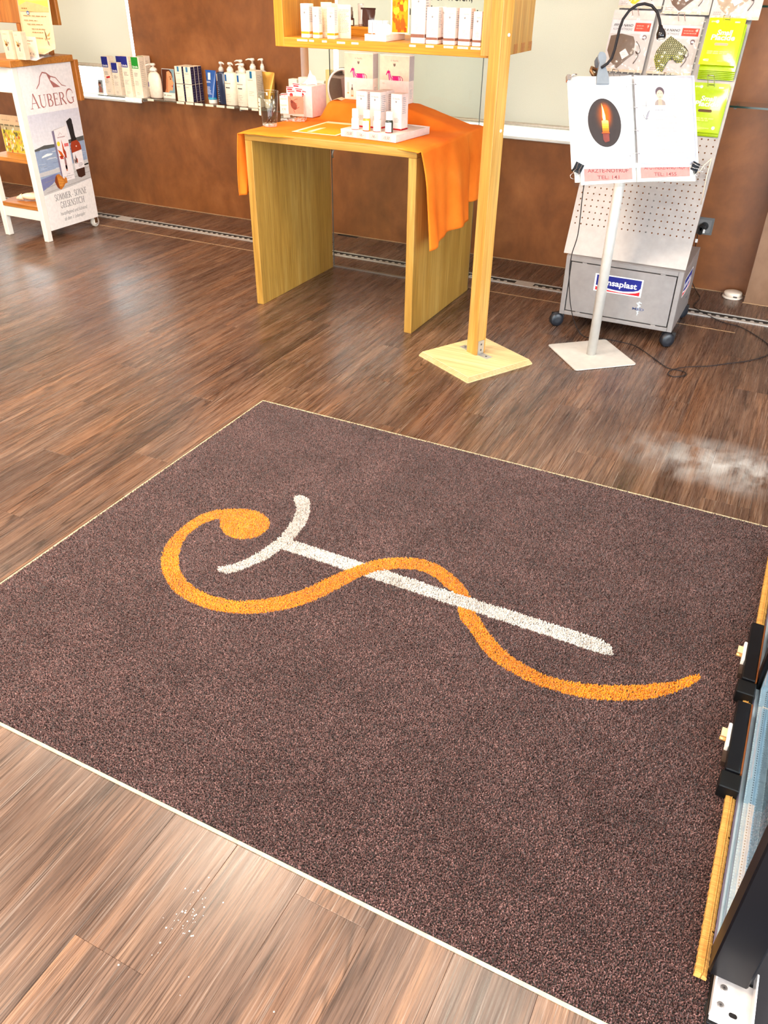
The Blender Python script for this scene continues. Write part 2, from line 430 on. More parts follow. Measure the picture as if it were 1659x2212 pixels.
    def scrib(s, fr, x0, y0, x1, y1, n, col, l=2, fill=0.5):
        h = (y1-y0)/n; rnd = random.Random(int(abs(x0*7919+y0*104729+n)*1000) % 99991)
        for i in range(n):
            y = y1-(i+0.5)*h; xe = x0+(x1-x0)*rnd.uniform(0.55, 1.0); x = x0
            while x < xe:
                w = (x1-x0)*rnd.uniform(0.08, 0.22); s.rect(fr, x, y-h*fill/2, min(x+w, xe), y+h*fill/2, col, l); x += w+(x1-x0)*0.035
        return s
    def build(s, name, mat, parent=None, solid=None, sub=0, loc=None, rot=None):
        me = bpy.data.meshes.new(name)
        vs = [s.M @ v for v in s.v] if s.M else s.v
        me.from_pydata([tuple(v) for v in vs], [], s.f)
        ca = me.color_attributes.new('Col', 'FLOAT_COLOR', 'CORNER')
        buf = []
        cache = {}
        for f, c in zip(s.f, s.c):
            q = cache.get(c)
            if q is None: q = cache[c] = (*lin(c), 1.0)
            buf += q*len(f)
        ca.data.foreach_set('color', buf)
        me.polygons.foreach_set('use_smooth', s.sm)
        me.materials.append(MATS[mat] if isinstance(mat, str) else mat)
        o = bpy.data.objects.new(name, me); COL.objects.link(o)
        if parent: o.parent = parent
        if loc: o.location = loc
        if rot: o.rotation_euler = rot
        if solid:
            md = o.modifiers.new('thickness', 'SOLIDIFY'); md.thickness = solid; md.offset = 1
        if sub:
            md = o.modifiers.new('smooth', 'SUBSURF'); md.levels = sub; md.render_levels = sub
        return o

def tag(o, label=None, cat=None, group=None, kind=None):
    if label: o['label'] = label
    if cat: o['category'] = cat
    if group: o['group'] = group
    if kind: o['kind'] = kind
    return o
def thing(name, label, cat, loc=(0, 0, 0), rz=0.0, group=None):
    o = bpy.data.objects.new(name, None); COL.objects.link(o)
    o.empty_display_size = 0.05; o.location = loc; o.rotation_euler = (0, 0, rz)
    return tag(o, label, cat, group)
def copy_tree(o, parent=None):
    c = o.copy(); COL.objects.link(c)
    if parent: c.parent = parent
    for ch in list(o.children): copy_tree(ch, c)
    return c
# ------------------------------------------------------------------ room shell
def struct(name, mb, mat, parent=None, **kw):
    o = mb.build(name, mat, parent, **kw)
    if parent is None: o['kind'] = 'structure'
    return o
WY = 4.56
fl = struct('floor', MB().box(-6.2, 2.6, -1.6, 4.60, -0.12, -0.004), 'slot_black')
# planks: dark wood vinyl boards laid towards the window wall
PW, PL = 0.150, 0.92
pm = MB(); e = 0.0007
xs, ys = PW/2-0.0002, PL/2-0.0002
vs = [(-xs,-ys,-0.004),(xs,-ys,-0.004),(xs,ys,-0.004),(-xs,ys,-0.004),(-xs,-ys,-0.0003),(xs,-ys,-0.0003),(xs,ys,-0.0003),(-xs,ys,-0.0003),
      (-xs+e,-ys+e,0),(xs-e,-ys+e,0),(xs-e,ys-e,0),(-xs+e,ys-e,0)]
pm.add(vs, [(0,1,5,4),(1,2,6,5),(2,3,7,6),(3,0,4,7),(4,5,9,8),(5,6,10,9),(6,7,11,10),(7,4,8,11),(8,9,10,11)])
plank0 = None
rp = random.Random(3)
col_n = int((0.75+5.4)/PW)
x = -1.853 + PW/2 - 24*PW
for i in range(43):
    off = (1.788 - PL*((i*0.37) % 1.0)) if i != 24 else 1.788
    y = off - 3*PL + PL/2
    while y - PL/2 < 4.56:
        if y + PL/2 > 0.1:
            ya, yb = max(y-PL/2, 0.1), min(y+PL/2, 4.553)
            hidden = x-PW/2 > -1.64 and x+PW/2 < 0.16 and y-PL/2 > 0.74 and y+PL/2 < 2.30
            if not hidden and yb-ya > 0.05:
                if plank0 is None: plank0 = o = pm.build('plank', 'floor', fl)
                else: o = plank0.copy(); COL.objects.link(o)
                o.location = (x, (ya+yb)/2, 0); o.scale = (1, (yb-ya)/PL, 1)
        y += PL
    x += PW
rest = MB()
rest.box(-6.2, -1.853-24*PW, -1.6, 4.553, -0.004, 0).box(-1.853+19*PW, 2.6, -1.6, 4.553, -0.004, 0).box(-1.853-24*PW, -1.853+19*PW, -1.6, 0.1, -0.004, 0)
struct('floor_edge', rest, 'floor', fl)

wb = MB()
wb.box(-6.2, 2.6, WY, WY+0.24, 0, 0.645).box(-6.2, 2.6, WY, WY+0.24, 2.45, CEIL)
wb.box(-4.075, -2.835, WY, WY+0.24, 0.645, 2.45).box(-0.56, 2.6, WY, WY+0.24, 0.645, 2.45)
struct('wall_back', wb, 'brown_plaster')
struct('wall_right', MB().box(-0.15, 2.6, 4.44, WY, 0, CEIL).box(2.6, 2.75, 2.7, 4.8, 0, CEIL), 'taupe_plaster')
struct('wall_left', MB().box(-6.35, -6.2, -1.6, 4.8, 0, CEIL), 'white_plaster')
struct('wall_front', MB().box(-6.35, 2.75, -1.75, -1.6, 2.45, CEIL).box(2.6, 2.75, -1.6, 2.7, 2.45, CEIL).box(-6.35, -1.2, -1.75, -1.6, 0, 2.45), 'white_plaster')  # out of view; left stretch closed so that daylight comes from the right
struct('ceiling', MB().box(-6.35, 2.75, -1.75, 4.8, CEIL, CEIL+0.12), 'white_plaster')
struct('baseboard_back', MB().box(-6.2, -0.15, WY-0.005, WY, 0, 0.0035), 'jointstrip')
struct('baseboard_right', MB().box(-0.155, 2.6, 4.435, 4.44, 0, 0.0035), 'jointstrip')

def window(name, x0, x1, blinds, mull):
    w = struct(name, MB().box(x0, x1, WY+0.10, WY+0.14, 0.645, 0.70).box(x0, x1, WY+0.10, WY+0.14, 2.40, 2.45)
               .box(x0, x0+0.05, WY+0.10, WY+0.14, 0.70, 2.40).box(x1-0.05, x1, WY+0.10, WY+0.14, 0.70, 2.40), 'frame_white')
    for mx in mull: struct('mullion', MB().box(mx-0.025, mx+0.025, WY+0.10, WY+0.14, 0.70, 2.40), 'frame_white', w)
    struct('pane', MB().box(x0+0.05, x1-0.05, WY+0.118, WY+0.122, 0.70, 2.40), 'clear_glass', w)
    struct('sill', MB().cbox(x0+0.002, x1-0.002, WY-0.012, WY+0.24, 0.645, 0.66, 0.003), 'frame_white', w)
    for a, b_, z in blinds:
        bl = struct('roller_blind', MB().box(a, b_, WY+0.030, WY+0.0312, z, 2.42), 'blind', w)
        struct('hem_bar', MB().lathe([(0.011, a-x0), (0.011, b_-x0)], 10, M=Matrix.Translation((x0, WY+0.03, z-0.006)) @ Matrix.Rotation(PI/2, 4, 'Y')), 'lightstrip', bl)
        struct('blind_tube', MB().lathe([(0.025, a-x0), (0.025, b_-x0)], 12, M=Matrix.Translation((x0, WY+0.04, 2.42)) @ Matrix.Rotation(PI/2, 4, 'Y')), 'lightstrip', bl)
    return w
window('window_1', -6.2, -4.075, [(-6.18, -4.125, 0.852)], [-5.2])
window('window_2', -2.835, -0.56, [(-2.80, -2.632, 0.70), (-2.60, -0.59, 0.72)], [-2.615, -2.12])

# floor channel along the window wall, with open slots and rollers
tr = struct('trim_1', MB().box(-6.0, 2.5, 4.135, 4.156, 0, 0.004).box(-6.0, 2.5, 4.203, 4.213, 0, 0.004), 'aluminium')
SL = [(-6.0, -4.072), (-3.964, -1.288), (-1.188, -0.75), (-0.66, 2.5)]
gr = MB(); rl = MB(); cv = MB()
for a, b_ in SL:
    gr.box(a, b_, 4.156, 4.203, 0, 0.0012)
    xx = a+0.02
    while xx < b_-0.02:
        if -4.6 < xx < 0.6: rl.lathe([(0.010, 0.0012), (0.010, 0.003), (0.006, 0.0032), (0.006, 0.0015)], 8, c=(xx, 4.168, 0))
        xx += 0.04
for a, b_ in ((-4.072, -3.964), (-1.288, -1.188), (-0.75, -0.66)): cv.box(a, b_, 4.156, 4.203, 0, 0.0038)
struct('slot', gr, 'slot_black', tr); struct('cover_plate', cv, 'aluminium', tr)
r_ = struct('rollers', rl, 'aluminium', tr); r_['kind'] = 'stuff'
struct('trim_2', MB().cbox(-4.30, -0.135, 3.972, 3.978, 0, 0.0022, 0.0008), 'jointstrip')

for i, (lx, ly, sz, w) in enumerate(LAMPS):
    pos = ['in front of the white side trolley', 'in front of the wooden table', 'in front of the metal display trolley', 'above the bare floor left of the mat', 'above the doormat', 'near the left wall'][i]
    t = thing('ceiling_light', 'square white ceiling lamp panel '+pos, 'ceiling light', (lx, ly, CEIL), 0, 'ceiling lamp panels')
    h = sz/2
    MB().box(-h-0.03, h+0.03, -h-0.03, -h, -0.04, 0).box(-h-0.03, h+0.03, h, h+0.03, -0.04, 0).box(-h-0.03, -h, -h, h, -0.04, 0).box(h, h+0.03, -h, h, -0.04, 0).build('lamp_frame', 'white_paint', t)
    MB().box(-h, h, -h, h, -0.02, -0.012).build('diffuser', 'lamp_diffuser', t)
    ld = bpy.data.lights.new('ceiling_lamp_light', 'AREA'); ld.shape = 'SQUARE'; ld.size = sz; ld.energy = w; ld.color = LAMP_COL
    lo = bpy.data.objects.new('ceiling_lamp_light', ld); COL.objects.link(lo); lo.parent = t; lo.location = (0, 0, -0.03)

# ------------------------------------------------------------------ entrance mat with inlaid emblem
mx0, mx1, my0, my1 = -1.686, 0.199, 0.708, 2.333
mat = thing('entrance_mat', 'large dark brown doormat with an orange and white staff emblem, lying on the floor', 'mat', ((mx0+mx1)/2, (my0+my1)/2, 0))
mc = Vector(((mx0+mx1)/2, (my0+my1)/2, 0)); TM = Matrix.Translation(-mc)
def border(w, z):
    return MB(TM).box(mx0, mx1, my0, my0+w, 0, z).box(mx0, mx1, my1-w, my1, 0, z).box(mx0, mx0+w, my0+w, my1-w, 0, z)
border(0.0065, 0.003).build('rubber_edge', 'rubber_cream', mat)
MB(TM).box(mx0+0.0066, mx1, my0+0.0066, my1-0.0066, 0, 0.002).build('backing', 'slot_black', mat)
SN_HEAD = [(-1.344,1.584),(-1.316,1.554),(-1.285,1.533),(-1.258,1.524),(-1.232,1.527),(-1.206,1.541),(-1.189,1.563),(-1.181,1.592),(-1.186,1.621),(-1.202,1.647),(-1.227,1.665),(-1.256,1.673),(-1.288,1.671),(-1.322,1.66),(-1.352,1.643)]
SN_OUT = [(-1.379,1.622),(-1.402,1.586),(-1.415,1.531),(-1.412,1.464),(-1.398,1.402),(-1.368,1.346),(-1.329,1.303),(-1.289,1.274),(-1.237,1.247),(-1.182,1.235),(-1.127,1.233),(-1.076,1.242),(-1.037,1.256),(-0.996,1.278),(-0.963,1.302),(-0.929,1.335),(-0.903,1.37),(-0.877,1.42),(-0.855,1.473),(-0.839,1.513),(-0.822,1.546),(-0.802,1.576),(-0.769,1.607),(-0.73,1.628),(-0.693,1.638),(-0.658,1.634),(-0.625,1.621),(-0.594,1.601)]
SN_OUT2 = [(-0.541,1.545),(-0.52,1.508),(-0.491,1.482),(-0.458,1.455),(-0.433,1.429),(-0.403,1.407),(-0.364,1.39),(-0.322,1.379),(-0.272,1.371),(-0.231,1.372),(-0.191,1.376),(-0.153,1.383),(-0.117,1.396),(-0.082,1.412),(-0.047,1.432),(-0.013,1.457),(0.019,1.49),(0.047,1.524),(0.067,1.555),(0.073,1.574),(0.068,1.583)]
SN_IN = [(-1.344,1.584),(-1.36,1.563),(-1.372,1.535),(-1.375,1.496),(-1.367,1.449),(-1.344,1.4),(-1.314,1.357),(-1.283,1.327),(-1.25,1.305),(-1.207,1.29),(-1.165,1.283),(-1.121,1.284),(-1.078,1.294),(-1.041,1.313),(-1.008,1.339),(-0.978,1.367),(-0.955,1.398),(-0.933,1.433),(-0.909,1.487),(-0.889,1.527),(-0.867,1.565),(-0.848,1.595),(-0.827,1.623),(-0.797,1.65),(-0.759,1.673),(-0.717,1.688),(-0.668,1.689),(-0.628,1.675),(-0.593,1.657),(-0.56,1.633),(-0.533,1.605),(-0.525,1.592)]
SN_IN2 = [(-0.492,1.545),(-0.458,1.512),(-0.433,1.49),(-0.394,1.458),(-0.359,1.438),(-0.322,1.425),(-0.281,1.414),(-0.244,1.413),(-0.204,1.418),(-0.166,1.429),(-0.129,1.443),(-0.093,1.461),(-0.057,1.481),(-0.031,1.497),(-0.005,1.515),(0.021,1.536),(0.045,1.565),(0.06,1.58)]
ARC = [(-1.207,1.803),(-1.198,1.812),(-1.185,1.815),(-1.161,1.808),(-1.143,1.788),(-1.13,1.767),(-1.111,1.728),(-1.096,1.682),(-1.09,1.64),(-1.086,1.597),(-0.682,1.5955),(-0.414,1.5955),(-0.167,1.5965),(-0.148,1.585),(-0.136,1.570),(-0.133,1.560),(-0.14,1.548),(-0.155,1.5455),(-0.663,1.5455),(-1.091,1.5445),(-1.099,1.498),(-1.116,1.455),(-1.134,1.416),(-1.153,1.388),(-1.165,1.378),(-1.178,1.374),(-1.199,1.382),(-1.203,1.391),(-1.183,1.41),(-1.164,1.437),(-1.15,1.471),(-1.14,1.513),(-1.132,1.56),(-1.131,1.605),(-1.138,1.654),(-1.148,1.702),(-1.165,1.742),(-1.185,1.767),(-1.206,1.789)]
def fuzzy(pts, step=0.006, amp=0.0012):
    out = []; rr = random.Random(5); n = len(pts)
    for i in range(n):   # Catmull-Rom, then a ragged pile edge
        p0, p1, p2, p3 = (Vector((*pts[(i+k) % n], 0)) for k in (-1, 0, 1, 2))
        sharp = (p2-p1).length > 0.10
        m = max(1, int((p2-p1).length/step))
        for j in range(m):
            t = j/m
            if sharp: q = p1.lerp(p2, t)
            else:
                a = (p2-p0)*0.5 if (p1-p0).length < 0.10 else (p2-p1)*0.5
                b_ = (p3-p1)*0.5 if (p3-p2).length < 0.10 else (p2-p1)*0.5
                q = (2*t**3-3*t**2+1)*p1+(t**3-2*t**2+t)*a+(-2*t**3+3*t**2)*p2+(t**3-t**2)*b_
            out.append((q.x+rr.uniform(-amp, amp), q.y+rr.uniform(-amp, amp)))
    return out
ZP = 0.0085
snake1 = fuzzy(SN_HEAD + SN_OUT + SN_IN[::-1][:-1])
snake2 = fuzzy(SN_OUT2 + SN_IN2[::-1])
staff = fuzzy(ARC)

# pile: one layer of tufts as real bumps. A point grid is sorted into brown, orange and white by the emblem outlines
import numpy as np
def inside(P, poly):
    x, y = P[:, 0], P[:, 1]; q = np.array(poly); c = np.zeros(len(P), bool)
    x0, y0 = q[:, 0].min(), q[:, 1].min(); x1, y1 = q[:, 0].max(), q[:, 1].max()
    box = (x > x0) & (x < x1) & (y > y0) & (y < y1); bx, by = x[box], y[box]; cc = np.zeros(len(bx), bool)
    j = len(q)-1
    for i in range(len(q)):
        xi, yi, xj, yj = q[i, 0], q[i, 1], q[j, 0], q[j, 1]
        if yi != yj:
            t = ((yi > by) != (yj > by)) & (bx < (xj-xi)*(by-yi)/(yj-yi)+xi); cc ^= t
        j = i
    c[box] = cc; return c
rng = np.random.default_rng(4)
def grid_pts(step, xa, xb, ya, yb):
    gx, gy = np.meshgrid(np.arange(xa, xb, step), np.arange(ya, yb, step))
    P = np.stack([gx.ravel(), gy.ravel()], 1); return P + rng.uniform(-0.45, 0.45, P.shape)*step
PP = grid_pts(0.0033, mx0+0.0092, mx1-0.002, my0+0.0095, my1-0.0092)
isnake = inside(PP, snake1) | inside(PP, snake2)
istaff = inside(PP, staff) & ~isnake
cross = (PP[:, 0] < -0.70) & isnake & (PP[:, 1] > 1.5) & (PP[:, 1] < 1.7)
def tufts(P, name, matname, kind):
    """each tuft is a leaning three-sided spike, 3.3 mm apart, all in one pile mesh"""
    n = len(P)
    r = rng.uniform(0.0020, 0.0029, n); h = rng.uniform(0.0055, 0.0078, n)
    lx, ly = rng.normal(0, 0.0011, n), rng.normal(0, 0.0011, n); a0 = rng.uniform(0, PI/2, n)
    V = np.zeros((n, 6, 3), np.float32)
    for k in range(3):
        a = a0 + k*PI*2/3
        V[:, k, 0] = P[:, 0]+r*np.cos(a); V[:, k, 1] = P[:, 1]+r*np.sin(a); V[:, k, 2] = 0.002
        V[:, 3+k, 0] = P[:, 0]+lx+r*0.66*np.cos(a+0.6); V[:, 3+k, 1] = P[:, 1]+ly+r*0.66*np.sin(a+0.6); V[:, 3+k, 2] = h
    V[:, :, 0] -= mc.x; V[:, :, 1] -= mc.y
    base = (np.arange(n)*6)[:, None]
    Fq = np.array([0,1,4,3, 1,2,5,4, 2,0,3,5, 3,4,5])[None] + base
    me = bpy.data.meshes.new(name)
    me.vertices.add(n*6); me.vertices.foreach_set('co', V.ravel())
    me.loops.add(n*15); me.loops.foreach_set('vertex_index', Fq.reshape(-1).astype(np.int32))
    ls = (np.arange(n)*15)[:, None] + np.array([0, 4, 8, 12])[None]
    me.polygons.add(n*4); me.polygons.foreach_set('loop_start', ls.reshape(-1).astype(np.int32))
    me.update(); me.validate()
    me.materials.append(MATS[matname])
    o = bpy.data.objects.new(name, me); COL.objects.link(o); o.parent = mat; o['kind'] = kind
    return o
tufts(PP[~isnake & ~istaff], 'brown_pile', 'pile_brown', 'stuff')
tufts(PP[isnake], 'snake_emblem', 'pile_orange', 'stuff')['label'] = 'orange snake of the emblem'
tufts(PP[istaff], 'staff_emblem', 'pile_white', 'stuff')['label'] = 'off-white staff of the emblem'
# ------------------------------------------------------------------ wooden display table
def wbox(name, dims, mat_, parent, b=0.0015):
    x0, x1, y0, y1, z0, z1 = dims
    c = Vector(((x0+x1)/2, (y0+y1)/2, (z0+z1)/2))
    o = MB().cbox(x0-c.x, x1-c.x, y0-c.y, y1-c.y, z0-c.z, z1-c.z, b).build(name, mat_, parent)
    o.location = c; return o
TX0, TX1, TY0, TY1, TZ = -2.325, -1.473, 3.237, 3.937, 0.788
t = thing('display_table', 'oak display table with two solid panel sides, under the orange cloth', 'table', ((TX0+TX1)/2, (TY0+TY1)/2, 0))
cx, cy = (TX0+TX1)/2, (TY0+TY1)/2
hw, hd = (TX1-TX0)/2, (TY1-TY0)/2
wbox('tabletop', (-hw, hw, -hd, hd, TZ-0.033, TZ), 'oak_x', t)
wbox('side_panel', (-hw, -hw+0.037, -hd, hd, 0, TZ-0.0335), 'oak_z', t)
wbox('side_panel', (hw-0.037, hw, -hd, hd, 0, TZ-0.0335), 'oak_z', t)
# glass sheet standing behind the table, with lettering
g = thing('glass_screen', 'tall clear glass screen with dark lettering, standing behind the oak table', 'glass screen', (-1.886, 3.955, 0))
MB().box(-0.405, 0.405, -0.004, 0.004, 0.006, 1.75).build('pane', 'clear_glass', g)
MB().box(-0.4064, -0.405, -0.004, 0.004, 0.006, 1.75, (104, 112, 106)).box(0.405, 0.4064, -0.004, 0.004, 0.006, 1.75, (84, 92, 88)).build('polished_edge', 'plastic', g)
MB().box(-0.4075, 0.4075, -0.008, 0.008, 0, 0.006, (150, 146, 140)).build('floor_rail', 'metal', g)
fr = Fr((0, -0.0042, 0), (1, 0, 0), (0, 0, 1)); p = MB()
p.txt(fr, 'g zu er weich,', 0.335, 1.285, 0.062, (70, 74, 72), 1, 'R', 0.27)
p.txt(fr, 'denn  sie  so  zu', 0.365, 1.226, 0.062, (70, 74, 72), 1, 'R', 0.42)
tag(p.build('lettering', 'paper', g), kind='stuff')
# handle-like steel clip on the glass edge under the table
MB().tube([(-0.395, -0.004, 0.575), (-0.392, -0.016, 0.59), (-0.388, -0.016, 0.607), (-0.386, -0.004, 0.62)], 0.004, 8, (190, 188, 182)).build('edge_clip', 'metal', g)

# ------------------------------------------------------------------ orange cloth, draped over a low riser at the back
CZ = 0.7905
def riser(X, Y):
    def sst(a, b_, v): q = min(1, max(0, (v-a)/(b_-a))); return q*q*(3-2*q)
    fx = sst(-2.225, -2.165, X) * (1-min(1, max(0, (X+1.765)/0.30)))
    fy = sst(3.665 - 0.008*math.sin(X*9), 3.742, Y) * (1-sst(3.889, 3.903, Y))
    return 0.078*fx*fy
def wr(X, Y):
    return 0.0022*math.sin(X*21+Y*13)*math.sin(Y*17-X*7) + 0.0012*math.sin(X*47-Y*31)
CX0, CX1 = -2.338, -1.452
LEFT_H, RIGHT_H = 0.275, 0.40
def cloth(u, v):
    # u: left hang -> top -> right hang ; v: front -> back
    Ltop = CX1-CX0; tot = LEFT_H+Ltop+RIGHT_H; d = u*tot
    if d < LEFT_H or d > LEFT_H+Ltop: Y0 = 3.214
    front = 3.222
    if LEFT_H <= d <= LEFT_H+Ltop:
        X = CX0+(d-LEFT_H); q = (X-CX0)/Ltop
        front = 3.226 + 0.030*math.exp(-((q-0.62)/0.24)**2) - 0.006*math.sin(q*14)
        if q > 0.9: front -= (q-0.9)*0.12
    back = 3.938
    Y = front+(back-front)*v
    if d < LEFT_H:
        k = 1-d/LEFT_H   # 0 at the edge, 1 at the hem
        yb = 3.50-0.20*k
        Y = 3.214+(yb-3.214)*v
        X = CX0-0.006-0.012*math.sin(k*2.2)-0.010*math.sin(v*9+1)*k
        z = CZ-0.004-k*(LEFT_H-0.005)
        return (X, Y, z)
    if d > LEFT_H+Ltop:
        k = (d-LEFT_H-Ltop)/RIGHT_H
        fold = 0.016*math.sin(v*15+0.6)*k + 0.007*math.sin(v*33)*k
        drop = RIGHT_H-0.005
        if v > 0.68: drop -= 0.055*min(1, (v-0.68)/0.03)
        drop -= 0.030*math.sin(min(v/0.68, 1)*PI*0.5)*(1 if v <= 0.68 else 1)
        Y = 3.216+(3.962-3.216)*v + 0.018*k*math.sin(v*5)
        X = CX1+0.006+0.018*math.sin(min(1, k*2.5)*PI*0.5)+fold+(0.030 if v < 0.68 else -0.006)*k
        return (X, Y, CZ-k*drop)
    z = CZ+riser(X, Y)+max(0, wr(X, Y))*0.6
    ex = min(X-CX0, CX1-X)
    if ex < 0.02: z -= (0.02-ex)**2*12
    if v < 0.03: z -= (0.03-v)*0.5*0.55
    return (X, Y, z)
cb = MB().grid(cloth, 150, 70)
oc = cb.build('orange_cloth', 'cloth', None, solid=0.0022)
tag(oc, 'bright orange cloth draped over the oak table and hanging down its right side', 'cloth')
# ------------------------------------------------------------------ wooden shelf box on a single post
ps = thing('shelf_stand', 'yellow wooden shelf box carried on a tall square post with a plywood foot', 'shelf', (-1.1, 3.095, 0))
pz = math.radians(-29)
pp = Vector((-0.0125, 0.034, 0))
MR = Matrix.Rotation(pz, 4, 'Z')
bp = MB(); zt = 0.022
def ring(w, d, z): return [MR @ Vector((sx*w, sy*d, z)) for sx, sy in ((-1,-1),(1,-1),(1,1),(-1,1))]
a, b_, c_ = ring(0.168, 0.178, 0), ring(0.168, 0.178, 0.006), ring(0.157, 0.167, zt)
bp.add(a+b_+c_, [(3,2,1,0)] + [(i, (i+1) % 4, 4+(i+1) % 4, 4+i) for i in range(4)] + [(4+i, 4+(i+1) % 4, 8+(i+1) % 4, 8+i) for i in range(4)] + [(8,9,10,11)])
bp.build('foot_plate', 'plywood', ps)
pl = MB()
for i in range(3):
    z = 0.008+i*0.0045; q = 0.168-(z-0.006)/(zt-0.006)*0.011; h = q+0.010
    for sgn in (1,):
        r0 = ring(q+0.0004, h+0.0004, z); r1 = ring(q-0.0008, h-0.0008, z+0.0018)
        pl.add(r0+r1, [(k, (k+1) % 4, 4+(k+1) % 4, 4+k) for k in range(4)], (176, 128, 78))
pl.build('ply_layers', 'card', ps)
post = MB().cbox(-0.0285, 0.0285, -0.0275, 0.0275, -0.90, 0.90, 0.0015).build('post', 'postwood', ps)
post.location = (pp.x, pp.y, zt+0.9); post.rotation_euler = (0, 0, math.radians(-25))
PM = Matrix.Translation((pp.x, pp.y, zt)) @ Matrix.Rotation(math.radians(-25), 4, 'Z')
for nm, sx in (('a', 1), ('b', -1)):
    bk = MB(PM)
    bk.box(sx*0.0285, sx*0.0305, -0.017, 0.017, 0, 0.062, (196, 194, 190)).box(min(sx*0.0285, sx*0.085), max(sx*0.0285, sx*0.085), -0.017, 0.017, 0, 0.002, (196, 194, 190))
    for q in (0.02, 0.045): bk.lathe([(0.0045, 0), (0.0045, 0.0012), (0.002, 0.0018)], 10, (90, 88, 86), M=Matrix.Translation((sx*0.0305, 0, q)) @ Matrix.Rotation(sx*PI/2, 4, 'Y'))
    bk.lathe([(0.0045, 0.002), (0.0045, 0.0032), (0.002, 0.0038)], 10, (90, 88, 86), c=(sx*0.065, 0, 0))
    bk.build('angle_bracket', 'metal', ps)
for z in (1.44, 1.213, 0.905):
    MB(PM).lathe([(0.006, 0), (0.006, 0.0015), (0.003, 0.003)], 12, (236, 236, 234), M=Matrix.Translation((0.0285, 0.010, z-zt)) @ Matrix.Rotation(PI/2, 4, 'Y')).build('screw_cap', 'plastic', ps)
# the box, local to the stand
ox, oy = -1.1, 3.095
BX0, BX1, BY0, BY1, BZ0, BZ1 = -2.118, -1.162, 3.215, 3.645, 1.131, 1.75
L_ = lambda x0, x1, y0, y1, z0, z1: (x0-ox, x1-ox, y0-oy, y1-oy, z0, z1)
wbox('bottom_board', L_(BX0+0.042, BX1-0.028, BY0, BY1, BZ0, BZ0+0.034), 'shelfwood_x', ps)
wbox('side_board', L_(BX0, BX0+0.0418, BY0, BY1, BZ0, BZ1), 'shelfwood_z', ps)
wbox('side_board', L_(BX1-0.0278, BX1, BY0, BY1, BZ0, BZ1), 'postwood', ps)
wbox('top_board', L_(BX0+0.042, BX1-0.028, BY0, BY1, BZ1-0.034, BZ1), 'shelfwood_x', ps)
for k in range(5):   # finger joint ends showing on the right side
    y = BY0+0.035+k*0.088
    wbox('finger_joint', L_(BX1+0.0001, BX1+0.0008, y, y+0.044, BZ0+0.0005, BZ0+0.034), 'trolleywood', ps, 0.0002)
wbox('cleat', L_(-1.20, -1.165, 3.168, 3.2145, 1.14, 1.60), 'postwood', ps)
# ------------------------------------------------------------------ cartons and small packs
CREAM, PINKW, WHITE, GREY = (247, 228, 212), (250, 232, 222), (246, 244, 240), (120, 112, 108)
def carton(name, label, cat, loc, w, d, h, col=PINKW, front=None, side=None, rz=0.0, group=None, top=None, matn='card', tilt=0.0):
    t = thing(name, label, cat, loc, rz, group)
    if tilt: t.rotation_euler = (tilt, 0, rz)
    MB().cbox(-w/2, w/2, -d/2, d/2, 0, h-0.0006, min(0.0012, w*0.03), col).build('carton', matn, t)
    MB().prism([(-w/2+0.001, -d/2+0.001), (w/2-0.001, -d/2+0.001), (w/2-0.001, d/2-0.0035), (w/2-0.003, d/2-0.001), (-w/2+0.003, d/2-0.001), (-w/2+0.001, d/2-0.0035)], h-0.0006, h, top or col).build('top_flap', matn, t)
    p = MB()
    if front: front(p, Fr((-w/2, -d/2-0.0002, 0), (1, 0, 0), (0, 0, 1)), w, h)
    if side: side(p, Fr((w/2+0.0002, -d/2, 0), (0, 1, 0), (0, 0, 1)), d, h)
    if p.f: tag(p.build('print', 'paper', t), kind='stuff')
    return t
def emblem(p, fr, x, y, s, col):   # small tulip-like shield
    p.poly(fr, [(x-s*.5, y+s*.55), (x-s*.2, y+s*.2), (x, y+s*.6), (x+s*.2, y+s*.2), (x+s*.5, y+s*.55), (x+s*.42, y-s*.25), (x, y-s*.65), (x-s*.42, y-s*.25)], col, 2)
def hau(band=None, red=False):
    def f(p, fr, w, h):
        p.txt(fr, 'Dr. Hauschka', w/2, h-0.021, 0.0085, GREY, 2, 'C', w*0.66)
        emblem(p, fr, w/2, h-0.030, 0.0075, (140, 130, 126))
        y = h*0.26 if band else h*0.20
        p.scrib(fr, w*0.34, y, w*0.86, y+0.020, 4, (190, 168, 156), 2, 0.42)
        if band: p.rect(fr, 0.0004, h*0.115, w-0.0004, h*0.185, band, 1)
        if red: p.rect(fr, 0.0004, 0.0, w-0.0004, 0.006, (196, 22, 30), 1)
    return f
def hau_side(band=None, red=False):
    def f(p, fr, d, h):
        p.scrib(fr, d*0.15, h*0.45, d*0.85, h*0.92, 9, (176, 172, 176), 2, 0.4)
        if band: p.rect(fr, 0.0004, h*0.115, d-0.0004, h*0.185, band, 1)
        if red: p.rect(fr, 0.0004, 0.0, d-0.0004, 0.006, (196, 22, 30), 1)
    return f
GOLD, BROWN = (222, 150, 28), (136, 88, 72)
SZ = 1.1655
def onshelf(label, x0, x1, d, h, band, y=3.232, rz=0.0):
    return carton('cosmetics_carton', label, 'carton', ((x0+x1)/2, y+d/2, SZ), x1-x0, d, h, CREAM if band == GOLD else PINKW, hau(band), hau_side(band), rz, None)
onshelf('tall pale carton with gold band, leftmost in the wooden shelf box', -2.002, -1.964, 0.040, 0.117, GOLD)
onshelf('narrow pale carton with gold band, second from left in the wooden shelf box', -1.947, -1.919, 0.030, 0.107, GOLD)
onshelf('pale carton with gold band in front of the folded brochure', -1.880, -1.847, 0.032, 0.107, GOLD)
